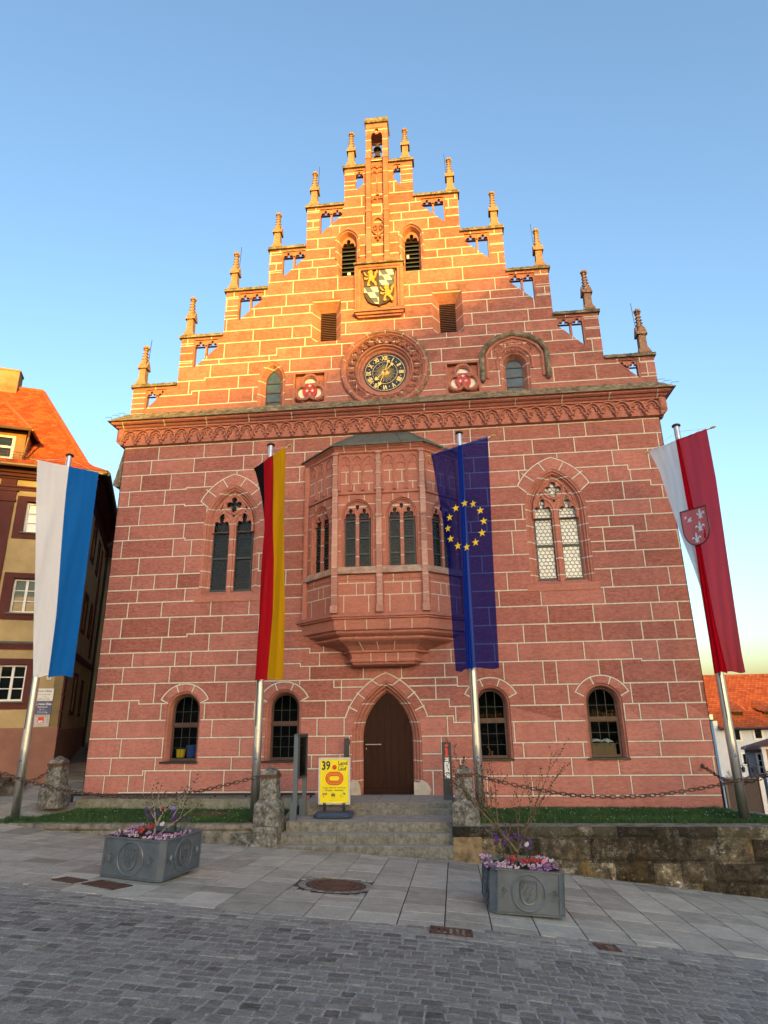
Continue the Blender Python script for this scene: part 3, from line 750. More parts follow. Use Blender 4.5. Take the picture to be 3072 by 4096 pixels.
def storey_window(cx, d, hood):
    w = bpy.data.objects.new("gable_casement", None); COL.objects.link(w); w.parent = HALL
    hw = .44; f = MB()
    hi = .24 if not hood else .26
    moulded(f, [(arc_path(cx, 10.9, 11.95, hw, d, 8), 0), (arc_path(cx, 10.9, 11.95, hw-.05, d, 8), .05), (arc_path(cx, 10.9, 11.95, hw-.08, d, 8), .05), (arc_path(cx, 10.9, 11.95, hi, d, 8), .24)])
    f.build("jamb", M_CARVEJ, w)
    ins = arc_path(cx, 10.9, 11.95, hi, d, 8); g = MB(); tv, tf = tri2d([ins]); g.add([(u, .262, v) for u, v in tv], tf); g.build("glazing", M_GLASSB, w)
    fr = MB(); fr.tube([(u, .25, v) for u, v in ins], .022, 4)
    for z in (11.95, 11.62, 11.30): fr.box(cx-hi, cx+hi, .235, .262, z-.022, z+.022)
    fr.build("frame", M_WOODWIN, w)
    if hood:
        hp = [(3.12, 11.5), (3.12, 12.32), (3.30, 12.60), (3.62, 12.83), (4.09, 12.96), (4.56, 12.83), (4.90, 12.60), (5.06, 12.32), (5.06, 11.5)]
        t = MB(); t.tube([(u, -.06, v) for u, v in hp], .085, 8); t.tube([(u, -.10, v+.03) for u, v in hp], .05, 6)
        for x in (3.12, 5.06): t.ball((x, -.07, 11.46), .085, 8, sq=(1, 1, 1.3))
        t.build("hood_mould", M_WEATHER, w)
        c = MB()
        hq = [(cx+(u-cx)*.86, 10.95+(v-10.95)*.95) for u, v in hp]; c.tube([(u, -.02, v) for u, v in hq], .05, 6)
        for i in range(5):
            x = 3.66+i*.215; zz = 12.60-.9*(x-cx)**2*.4
            c.tube([(u, -.02, v) for u, v in arc_path(x, zz-.14, zz-.06, .105, .06, 5)], .018, 5)
            for s_ in (-1, 1): c.ball((x+s_*.05, -.03, zz-.20), .03, 6)
            c.ball((x, -.03, zz-.25), .03, 6)
        c.tube([(u, -.01, v) for u, v in arc_path(cx, 11.75, 11.98, .52, .05, 8)], .04, 6)
        c.build("cusped_panel", M_CARVE, w)
storey_window(-3.42, .30, False); storey_window(4.09, 0.0, True)
# ------------------------------------------------------------------ cornice, frieze and stone weathering
def ring_profile(mb, prof, m=0, x0=-8.0, x1=8.02, yb=14.0, r=.5):
    rings = [[(x0-o, yb, z), (x0-o, -o, z), (x1+o, -o, z), (x1+o, yb, z)] for o, z in prof]
    mb.loft(rings, closed=False, m=m, r=r)
mb = MB()
ring_profile(mb, [(0.0, 9.90), (0.10, 9.92), (0.10, 10.40), (0.16, 10.405), (0.17, 10.45), (0.13, 10.46), (0.20, 10.49), (0.24, 10.53), (0.22, 10.545), (0.29, 10.55), (0.345, 10.585), (0.345, 10.62), (0.39, 10.63)], 0)
for x in [-8+i*1.33 for i in range(13)]:             # painted joints on the moulding
    mb.tube([(x, -.18, 10.44), (x+.01, -.255, 10.53), (x+.01, -.30, 10.55), (x+.02, -.36, 10.61)], .017, 5, m=1)
mb.build("cornice", [M_CARVE, M_JOINT], HALL)
mb = MB()
nst = 7
for i in range(nst):                                  # stepped courses of the weathered stone slope
    t0, t1 = i/nst, (i+1)/nst
    o0, z0, o1, z1 = .43*(1-t0), 10.63+.42*t0, .43*(1-t1), 10.63+.42*t1
    ring_profile(mb, [(o0, z0), (o0-.002, z0+.028), (o1, z1)], 0, r=random.random())
mb.add([(-8.0, 14, 11.05), (-8.0, 0, 11.05), (-8, .3, 11.05)], [(0, 1, 2)])
mb.build("stone_weathering", M_WEATHER, HALL)
mb = MB()                                             # little spikes on the hips
for sx, xb in ((-1, -8.0), (1, 8.02)):
    for t in (.15, .5, .8): mb.tube([(xb+sx*.40*(1-t), -.40*(1-t), 10.65+.4*t), (xb+sx*(.40*(1-t)+.01), -.4*(1-t), 10.74+.4*t), (xb+sx*(.40*(1-t)+.22), -.4*(1-t), 10.75+.4*t)], .006, 4)
mb.build("bird_spike", M_IRON, HALL)
def frieze_unit(mb, T, w, h, big=True):
    """one pointed arch of the hanging tracery, u from -w/2..w/2, v 0 (top) to -h, with its pendant on the left end"""
    def P(u, v, d=0): return T(u, v, d)
    def tube(pts, r, n=5): mb.tube([P(*p) for p in pts], r, n)
    hw = w/2; r1 = .030 if big else .018
    A = []
    for i in range(9):
        a = i/8; A.append((-hw+hw*(1-math.cos(a*math.pi/2)), -h*.62*(1-math.sin(a*math.pi/2))-.02*h, -.045))
    tube(A, r1*.8); tube([(-u, v, d) for u, v, d in A], r1*.8)
    if big:
        for s in (-1, 1):
            tube([(s*hw*.88, -h*.42, -.03), (s*hw*.62, -h*.36, -.03), (s*hw*.40, -h*.45, -.03), (s*hw*.30, -h*.58, -.03)], r1*.5, 4)
            tube([(s*hw*.30, -h*.58, -.03), (s*hw*.46, -h*.55, -.03), (s*hw*.62, -h*.58, -.035), (s*hw*.70, -h*.68, -.035)], r1*.55, 4)
        tube([(-hw*.36, -h*.42, -.03), (-hw*.30, -h*.28, -.03), (0, -h*.20, -.03), (hw*.30, -h*.28, -.03), (hw*.36, -h*.42, -.03)], r1*.55, 4)
    else:
        tube([(-hw*.5, -h*.55, -.03), (-hw*.25, -h*.3, -.03), (0, -h*.22, -.03), (hw*.25, -h*.3, -.03), (hw*.5, -h*.55, -.03)], r1*.6, 4)
    # pendant: two curls and a drop
    k = .042 if big else .03
    tube([(-hw, -h*.52, -.05), (-hw, -h*.80, -.055)], r1*.55, 5)
    for s in (-1, 1): mb.ball(P(-hw+s*k*1.35, -h*.76, -.06), k, 7)
    mb.ball(P(-hw, -h*.94, -.06), k*1.12, 7, sq=(1, 1, 1.15))
mb = MB(); N = 39; w = 16.02/N
for i in range(N):
    xc = -8+w*(i+.5)
    frieze_unit(mb, lambda u, v, d, xc=xc: (xc+u, -.10+d, 10.385+v), w, .44)
for s, x in ((-1, -8.0), (1, 8.02)):                  # corner blocks
    x0, x1 = sorted((x, x+s*.19)); mb.box(min(x, x+s*.19), max(x, x+s*.19), -.19, .3, 10.02, 10.40); mb.prism([(x, 9.9), (x+s*.19, 10.02), (x, 10.02)], -.185, .3)
mb.build("tracery_frieze", M_CARVE, HALL, smooth=True)
mb = MB()                                              # the old corbel stone on the left corner
mb.prism([(-8.0, 8.62), (-8.0, 8.90), (-8.22, 8.84), (-8.22, 8.66), (-8.12, 8.62)], -.02, .5); mb.prism([(-8.0, 8.90), (-8.22, 8.84), (-8.03, 9.85), (-8.0, 9.85)], .03, .4)
mb.build("corner_corbel", M_WEATHER, HALL)

M_PINN = stone_mat("weathered_pinnacle_stone", (0.24, 0.135, 0.085), (0.46, 0.28, 0.18), None, 0.5, 0.8)
# ------------------------------------------------------------------ gable steps
def pinnacle_mesh(h, name="pinnacle"):
    mb = MB(); s = h/1.55
    mb.frust((0, 0, 0), (.18, .17), (0, 0, .05), (.18, .17)); mb.frust((0, 0, .05), (.172, .162), (0, 0, .20*s), (.118, .118))
    mb.frust((0, 0, .20*s), (.108, .108), (0, 0, .70*s), (.10, .10))
    for k in range(4):                                 # little gablets over the shaft
        a = k*math.pi/2; c, sn = math.cos(a), math.sin(a)
        def T(u, w, v): return (c*u+sn*w, sn*u-c*w, v)
        g = MB(T); g.prism([(-.15, .62*s), (.15, .62*s), (.12, .70*s), (0, .93*s), (-.12, .70*s)], .10, .155); mb.add(g.v, g.f)
    mb.frust((0, 0, .70*s), (.085, .085), (0, 0, 1.40*s), (.032, .032))
    for j in range(5):                                 # crockets
        z = (.90+.115*j)*s; rr = .088-.010*j
        for k in range(4):
            a = math.pi/4+k*math.pi/2
            mb.ball((rr*math.cos(a)*1.05, rr*math.sin(a)*1.05, z), .040, 6, sq=(1.1, 1.1, .65))
    mb.ball((0, 0, 1.40*s), .06, 6)
    for k in range(6):
        a = k*math.pi/3; mb.ball((.075*math.cos(a), .075*math.sin(a), 1.455*s), .045, 6)
    mb.ball((0, 0, 1.51*s), .055, 6)
    return mb
for side, P, TIP in ((1, LP, TIPL), (-1, RP, TIPR)):
    for i, (x, z) in enumerate(P):
        xin = (P[i+1][0] if i < 5 else -side*TW)+(side*.0)
        cp = MB(); a, b_ = sorted((x-side*.06, xin))
        cp.prism([(a, z-.11), (b_, z-.11), (b_, z-.02), (a, z-.02)], -.08, .28)
        cp.add([(a, -.08, z-.02), (b_, -.08, z-.02), (b_, .1, z+.03), (a, .1, z+.03), (a, .28, z-.02), (b_, .28, z-.02)], [(0, 1, 2, 3), (3, 2, 5, 4)])
        nseg = 9
        for q in range(nseg):                          # crumbling lichened edge
            xx = a+(b_-a)*(q+.5)/nseg; cp.ball((xx, -.055, z-.035+random.uniform(-.012, .012)), .05, 6, sq=(1.6, .9, .5))
        cp.build("coping", M_WEATHER, HALL)
        pm = pinnacle_mesh(TIP[i]-z); po = pm.build("pinnacle", M_PINN, HALL); po.location = (x+side*.23, .10, z+.0)
        # openwork tracery under the coping
        sd, _, xl, xr, zb, zt, poly = OPENW[(0 if side == 1 else 6)+i]
        ow = MB(); lo, hi = sorted((xl, xr))
        nl = 1 if i == 5 else 2; wl = (hi-lo)/nl; th = min(.23, zt-zb-.05)
        lights = []
        for q in range(nl):
            c = lo+wl*(q+.5); hd = trefoil_head(c, zt-th+.02, wl*.40, th*.72)
            lights.append([(c-wl*.40, zt-th+.003)]+hd+[(c+wl*.40, zt-th+.003)])
        plate = [(lo, zt-th), (hi, zt-th), (hi, zt+.02), (lo, zt+.02)]
        if not (i == 0):
            ow.plate([plate]+lights, .04, .14)
        else:
            # the lowest openings are cut by the slope
            keep = [(min(u, xl+side*.02+ (v-zb)*side) if side == 1 else max(u, xl-.02-(v-zb)), v) for u, v in plate]
            ow.plate([plate]+lights, .04, .14)
        for q in range(nl):
            c = lo+wl*(q+.5); ow.tube([(u, .035, v) for u, v in trefoil_head(c, zt-th+.02, wl*.42, th*.78)], .018, 5)
        if nl == 2:
            c = lo+wl; zlow = zb+abs(c-xl)*1.0; ow.box(c-.03, c+.03, .04, .15, zlow-.02, zt-th+.06)
        f0 = xl; ow.box(min(f0, f0+side*.05), max(f0, f0+side*.03), .02, .18, zb+.02, zt)
        ow.build("openwork", M_CARVE, HALL)
        if i in (0, 2, 4) and side == 1 or i in (0, 2, 4) and side == -1:
            rd = MB(); xx = x+side*.23+(.13 if side == 1 else -.13)*(1 if side == 1 else 1); zt_ = TIP[i]
            rd.tube([(xx-side*.05, .1, zt_-1.3), (xx, .1, zt_-.35), (xx+side*.02, .1, zt_+.22)], .009, 4); rd.build("lightning_rod", M_IRON, HALL)
# ------------------------------------------------------------------ bell turret
T_ = bpy.data.objects.new("bell_turret", None); COL.objects.link(T_); T_.parent = HALL
mb = MB()
bo = [(-.20, 20.42)]+trefoil_head(0, 21.42, .20, .36)+[(.20, 20.42)]
mb.plate([[(-TW, 20.3), (TW, 20.3), (TW, 22.0), (-TW, 22.0)], bo], -.06, .02)
mb.plate([[(-TW, 20.3), (TW, 20.3), (TW, 22.0), (-TW, 22.0)], [(-.2, 20.42), (-.2, 21.6), (.2, 21.6), (.2, 20.42)]], .42, .5)
for s in (-1, 1): a, b_ = sorted((s*TW, s*.21)); mb.box(a, b_, .02, .42, 20.3, 22.0)
mb.box(-.21, .21, .02, .42, 21.6, 22.0); mb.box(-.21, .21, .0, .42, 20.3, 20.41)
mb.tube([(u, -.06, v) for u, v in [(-.25, 20.42), (-.25, 21.8), (.25, 21.8), (.25, 20.42)]], .025, 4)
mb.build("belfry", M_CARVEJ, T_)
mb = MB(); mb.frust((0, .2, 22.0), (.40, .33), (0, .2, 22.06), (.43, .36)); mb.frust((0, .2, 22.06), (.43, .36), (0, .2, 22.24), (.39, .30)); mb.build("cap", M_WEATHER, T_)
for x, h in ((-.25, .22), (.30, .33)):
    mb = MB(); mb.tube([(x, .2, 22.2), (x, .2, 22.24+h)], .009, 4); mb.build("lightning_rod", M_IRON, T_)
for z, sc in ((20.62, .17), (21.06, .145)):
    b = MB(); b.lathe((0, .2, z), [(0.02, .30*sc/.17*1), (sc*.45, .28*sc/.17), (sc*.55, .2*sc/.17), (sc*.68, .10*sc/.17), (sc*.85, .03), (sc, 0), (sc*.9, .0), (sc*.6, .1*sc/.17), (0.01, .2*sc/.17)], 16)
    b.tube([(-.21, .2, z+.33*sc/.17), (.21, .2, z+.33*sc/.17)], .022, 6); b.tube([(0, .2, z+.28*sc/.17), (0, .2, z+.34*sc/.17)], .03, 6); b.ball((0, .2, z+.01), .035, 6)
    b.build("bell", M_BRONZE, T_, smooth=True)
mb = MB()                                              # the pilaster strip below the turret
for s in (-1, 1):
    x = s*.30
    zz = 15.86
    for h in (.5, 1.0, 1.25, 1.1, .6):
        if zz < 20.3: mb.box(x-.085, x+.085, -.17, .0, zz+.012, min(zz+h, 20.35)-.012, 0, random.random()); mb.box(x-.08, x+.08, -.165, 0, zz-.012, zz+.012, 1)
        zz += h
    mb.box(x-.10, x+.10, -.20, 0, 15.86, 16.1); mb.box(x-.10, x+.10, -.19, 0, 18.0, 18.08); mb.frust((x, -.06, 20.3), (.10, .13), (x, -.03, 20.6), (.085, .08))
for z in (16.35, 16.75, 17.15, 18.05, 18.45, 18.85): mb.box(-.215, .215, -.004, 0, z-.014, z+.014, 1)
mb.build("buttress_strip", [M_CARVE, M_JOINT], T_)
mb = MB()                                              # blind tracery on the strip
def cusp(c, z, hw, h, r=.022): mb.tube([(u, -.03, v) for u, v in trefoil_head(c, z, hw, h)], r, 5); mb.tube([(u, -.045, v) for u, v in arc_path(c, z, z, hw+.01, hw*.5, 6)], r, 5)
for c in (-.105, .105): cusp(c, 19.75, .09, .17); cusp(c, 19.98, .09, .17)
mb.box(-.015, .015, -.05, 0, 19.0, 19.8); cusp(0, 18.55, .195, .30)
for c in (-.1, .1): mb.tube([(u, -.04, v) for u, v in quatrefoil(c, 17.45, .10, lobes=4)], .016, 5, True)
mb.tube([(u, -.05, v) for u, v in arc_path(0, 17.3, 17.55, .2, .12, 6)], .026, 5)
mb.tube([(-.2, -.05, 17.35), (-.12, -.05, 17.2), (0, -.05, 17.1), (.12, -.05, 17.2), (.2, -.05, 17.35)], .03, 5)
mb.tube([(0, -.05, 17.45), (0, -.06, 16.98)], .028, 5)
for x, z in ((-.07, 17.05), (.07, 17.05), (0, 16.94)): mb.ball((x, -.06, z), .05, 7)
mb.build("blind_tracery", M_CARVE, T_, smooth=True)

# ------------------------------------------------------------------ clock
K = bpy.data.objects.new("clock", None); COL.objects.link(K); K.parent = HALL; cx, cz = CLK
mb = MB(); n = 64
prof = [(1.36, 0), (1.36, -.06), (1.32, -.12), (1.27, -.13), (1.24, -.09), (1.20, -.07), (1.17, -.02), (1.15, .02), (.98, .05), (.93, .03), (.90, -.01), (.86, .0), (.84, .07), (.80, .08), (.76, .15), (.70, .16), (.67, .22)]
rings = [[(cx+r*math.cos(2*math.pi*i/n), w, cz+r*math.sin(2*math.pi*i/n)) for i in range(n)] for r, w in prof]
mb.loft(rings)
for i in range(14):
    a = 2*math.pi*(i+.4)/14; mb.tube([(cx+r*math.cos(a), w-.005, cz+r*math.sin(a)) for r, w in ((1.355, -.06), (1.32, -.125), (1.27, -.135), (1.22, -.08))], .014, 5, m=1)
mb.build("ring_moulding", [M_CARVE, M_JOINT], K, smooth=False)
mb = MB(); mb.tube([(cx+1.375*math.cos(math.pi*(i/40*1.25-.25)), -.03, cz+1.375*math.sin(math.pi*(i/40*1.25-.25))) for i in range(28)], .04, 6); mb.build("weathered_rim", M_WEATHER, K)
mb = MB(); N = 28
for i in range(N):
    a = 2*math.pi*(i+.5)/N
    def T(u, v, d, a=a):
        r = 1.165+v; return (cx+r*math.sin(a)+u*math.cos(a), -.0+d, cz+r*math.cos(a)-u*math.sin(a))
    frieze_unit(mb, T, 2*math.pi*1.10/N, .225, False)
mb.build("tracery_ring", M_CARVE, K, smooth=True)
mb = MB(); mb.lathe((cx, .2, cz), [(0.0, 0), (.69, 0), (.69, .05)], 48, axis='y')
dial = mb.build("dial", M_CLOCK, K)
mb = MB()
for r in (.625, .385): mb.tube([(cx+r*math.cos(2*math.pi*i/60), .195, cz+r*math.sin(2*math.pi*i/60)) for i in range(60)], .008, 4, True)
for k, t in enumerate(("XII", "I", "II", "III", "IIII", "V", "VI", "VII", "VIII", "IX", "X", "XI")):
    a = math.pi/2-k*math.pi/6; put_text(mb, t, cx+.505*math.cos(a), cz+.505*math.sin(a), .192, .205, 0, xs=.72, bold=.008, rot=a-math.pi/2)
    a -= math.pi/12; q = .018; x, z = cx+.505*math.cos(a), cz+.505*math.sin(a); mb.add([(x-q, .192, z), (x, .192, z-q), (x+q, .192, z), (x, .192, z+q)], [(0, 1, 2, 3)])
for i in range(32):
    a = 2*math.pi*i/32; L = .34 if i % 2 else .30
    pts = [(cx+r*math.cos(a)+.012*math.sin(r*60)*math.sin(a), .192, cz+r*math.sin(a)-.012*math.sin(r*60)*math.cos(a)) for r in [.13+(L-.13)*q/7 for q in range(8)]]
    mb.tube(pts, .005, 4)
mb.lathe((cx, .165, cz), [(0.0, 0), (.09, .0), (.13, .03)], 24, axis='y')
mb.build("gilded_numerals", M_GOLD, dial)
def hand(name, dx, dz, tail, w):
    L = math.hypot(dx, dz); ux, uz = dx/L, dz/L; px, pz = -uz, ux; hb = MB()
    def Q(a, b): return (cx+ux*a+px*b, cz+uz*a+pz*b)
    hb.prism([Q(-tail, -.010), Q(L*.75, -.010), Q(L*.75, -w), Q(L*.86, -w*.8), Q(L, 0), Q(L*.86, w*.8), Q(L*.75, w), Q(L*.75, .010), Q(-tail, .010)], .10, .12)
    st = [Q(-tail+.06*math.cos(2*math.pi*i/8)*(1 if i % 2 else .6), .06*math.sin(2*math.pi*i/8)*(1 if i % 2 else .6)) for i in range(8)]
    hb.prism(st, .098, .118); hb.lathe((cx, .09, cz), [(0.0, 0), (.035, 0), (.035, .06)], 12, axis='y')
    hb.build(name, M_GOLD, K)
hand("hour_hand", -.30, -.30, .33, .075); hand("minute_hand", -.19, -.51, .36, .06)

# ------------------------------------------------------------------ great coat of arms
A_ = bpy.data.objects.new("coat_of_arms", None); COL.objects.link(A_); A_.parent = HALL
mb = MB(); X0, X1, Z0, Z1 = -.77, .81, 14.06, 15.86
mb.plate([[(X0, Z0), (X1, Z0), (X1, Z1), (X0, Z1)], [(X0+.20, Z0+.14), (X1-.20, Z0+.14), (X1-.20, Z1-.18), (X0+.20, Z1-.18)]], -.16, .01, back=False)
for o, w in ((.10, -.17), (.17, -.12)): mb.tube([(u, w, v) for u, v in [(X0+o, Z0+.12), (X0+o, Z1-o), (X1-o, Z1-o), (X1-o, Z0+.12)]], .035, 6)
mb.box(X0+.05, X1-.05, -.02, .0, Z0+.1, Z1-.1)
mb.prism([(X0-.02, Z0-.02), (X1+.02, Z0-.02), (X1+.02, Z0+.06), (X0-.02, Z0+.06)], -.24, 0); mb.prism([(X0+.06, Z0-.10), (X1-.06, Z0-.10), (X1+.0, Z0-.02), (X0, Z0-.02)], -.18, 0); mb.prism([(X0+.12, Z0-.16), (X1-.12, Z0-.16), (X1-.06, Z0-.10), (X0+.06, Z0-.10)], -.11, 0)
mb.build("frame", M_CARVE, A_)
for bx in ((X0-.03, X1+.03, -.24, .02, Z1, Z1+.06), (X0-.02, X1+.02, -.245, -.02, Z0+.06, Z0+.085)): mb = MB(); mb.box(*bx); mb.build("weathered_ledge", M_WEATHER, A_)
sx0, sx1, sz0, sz1 = -.50, .53, 14.30, 15.66; mx, mz = .015, 15.02
SH = [(sx0-.02, sz1), (mx, sz1-.03), (sx1+.02, sz1), (sx1-.04, 15.3), (sx1-.03, 14.95), (sx1-.05, 14.72), (sx1-.15, 14.50), (sx1-.30, 14.39), (mx+.06, 14.35), (mx, sz0), (mx-.06, 14.35), (sx0+.30, 14.39), (sx0+.15, 14.50), (sx0+.05, 14.72), (sx0+.03, 14.95), (sx0+.04, 15.3)]
mb = MB(); mb.prism(SH, -.11, 0.0); sho = mb.build("shield", M_HBLACK, A_)
mb = MB(); lw, lh = .21, .20
def lozenges(x0, x1, z0, z1):
    rows = int((z1-z0)/lh*1.0)+2
    for r in range(-1, rows+1):
        for c in range(-4, 8):
            zz = z1-(r+1)*lh; xx = x0+c*lw+r*lw*.5
            q = [(xx, zz+lh), (xx+lw, zz+lh), (xx+lw*1.5, zz), (xx+lw*.5, zz)]
            q = [(min(max(u, x0), x1), min(max(v, z0), z1)) for u, v in q]
            ar = abs(sum(q[i][0]*q[(i+1) % 4][1]-q[(i+1) % 4][0]*q[i][1] for i in range(4)))/2
            ux, uz = sum(p[0] for p in q)/4, sum(p[1] for p in q)/4
            if ar > .004 and inside(SH, ux, uz) and sum(inside(SH, u+(ux-u)*.12, v+(uz-v)*.12) for u, v in q) >= 3:
                mb.prism(q, -.125-(.004 if (c+r) % 2 else 0), -.11, 0 if (c+r) % 2 else 1, back=False)
lozenges(mx+.01, sx1-.02, mz+.03, sz1-.02); lozenges(sx0+.03, mx-.01, 14.36, mz-.01)
mb.build("lozenges", [M_HYEL, M_HGREY], sho)
LION = [(-.10, .48), (-.03, .44), (.02, .50), (.08, .46), (.13, .40), (.12, .28), (.16, .18), (.20, .10), (.28, .14), (.26, .28), (.32, .38), (.40, .40), (.44, .50), (.50, .42), (.46, .30), (.40, .24), (.38, .10), (.32, .0), (.24, -.06),
        (.28, -.20), (.38, -.26), (.40, -.40), (.46, -.48), (.30, -.50), (.24, -.36), (.12, -.26), (.02, -.16), (-.10, -.24), (-.08, -.40), (-.02, -.48), (-.22, -.50), (-.26, -.42), (-.20, -.22), (-.12, -.06), (-.18, .04), (-.32, .0), (-.40, .08), (-.48, .02), (-.44, -.08),
        (-.30, -.10), (-.16, -.02), (-.12, .10), (-.22, .16), (-.36, .28), (-.42, .40), (-.50, .36), (-.42, .20), (-.28, .12), (-.16, .12), (-.12, .22), (-.20, .30), (-.20, .38)]
mb = MB()
for cxl, czl in ((-.245, 15.345), (.275, 14.74)): mb.prism([(cxl+u*.46, czl+v*.62) for u, v in LION], -.155, -.11)
mb.build("lions", M_OCHGOLD, sho)

# ------------------------------------------------------------------ trefoil shields beside the clock
for cx in (-2.20, 2.52):
    S_ = bpy.data.objects.new("trefoil_shield", None); COL.objects.link(S_); S_.parent = HALL; cz = 11.56
    mb = MB(); mb.box(cx-.46, cx+.46, .12, .14, 11.06, 12.07)
    mb.plate([[(cx-.53, 10.99), (cx+.53, 10.99), (cx+.53, 12.14), (cx-.53, 12.14)], [(cx-.46, 11.06), (cx+.46, 11.06), (cx+.46, 12.07), (cx-.46, 12.07)]], -.03, .13, back=False)
    tp = quatrefoil(cx, cz-.02, .50, 10, 3, math.pi/2, .48, .48)
    for r_, sc, w in ((.05, 1.0, .0), (.035, .9, .04), (.03, 1.1, .05)):
        mb.tube([(cx+(u-cx)*sc, w, cz-.02+(v-cz+.02)*sc) for u, v in tp], r_, 6, True)
    mb.build("frame", M_CARVE, S_)
    mb = MB(); mb.prism([(cx+(u-cx)*.9, cz-.02+(v-cz+.02)*.9) for u, v in tp], .085, .11, back=False); mb.build("white_ground", M_WHITE, S_)
    mb = MB(); mb.prism(shield(cx, cz-.06, .46, .50), .02, .085); so = mb.build("shield", M_HREDF, S_)
    mb = MB()
    for k, (fx, fz) in enumerate(((-.15, .14), (0, .14), (.15, .14), (-.085, -.03), (.085, -.03), (0, -.18))): mb.prism(fleur(cx+fx, cz-.05+fz, .115), .0, .02)
    mb.build("fleurs", M_WHITE, so)

# ------------------------------------------------------------------ oriel
O_ = bpy.data.objects.new("oriel", None); COL.objects.link(O_); O_.parent = HALL
oc, ohw, obw, od = .02, 1.19, 2.22, 1.0            # centre, half front, half at the wall, depth
sl = math.hypot(obw-ohw, od)
def TF(u, w, v): return (oc+u, -od+w, v)            # front face frame
def TS(s):                                          # canted side frame, u from -sl/2..sl/2 wall to front
    dx, dy = (obw-ohw)/sl, od/sl
    def T(u, w, v):
        t = (u+sl/2)/sl
        x = obw-(obw-ohw)*t; y = -od*t
        return (oc+s*(x-dy*w), y+dx*w, v)
    return T
FACES = [(TF, -ohw, ohw, [(-.60, .98), (.60, .98)], 6), (TS(-1), -sl/2, sl/2, [(.0, 1.15)], 3), (TS(1), -sl/2, sl/2, [(.0, 1.15)], 3)]
body = MB(); jw = MB(); rail = MB(); trc = MB(); sill = MB(); sband = MB()
M_SILL = weathered("pale_worn_sill_stone", (0.40, 0.27, 0.205), (0.27, 0.14, 0.105), (0.50, 0.42, 0.33), 6, 0.3)
def o_strip(mbx, T, u0, u1, v0, v1, w=-.004): body.T = T; body.add([(u0, w, v0), (u1, w, v0), (u1, w, v1), (u0, w, v1)], [(0, 1, 2, 3)], 1); body.T = None
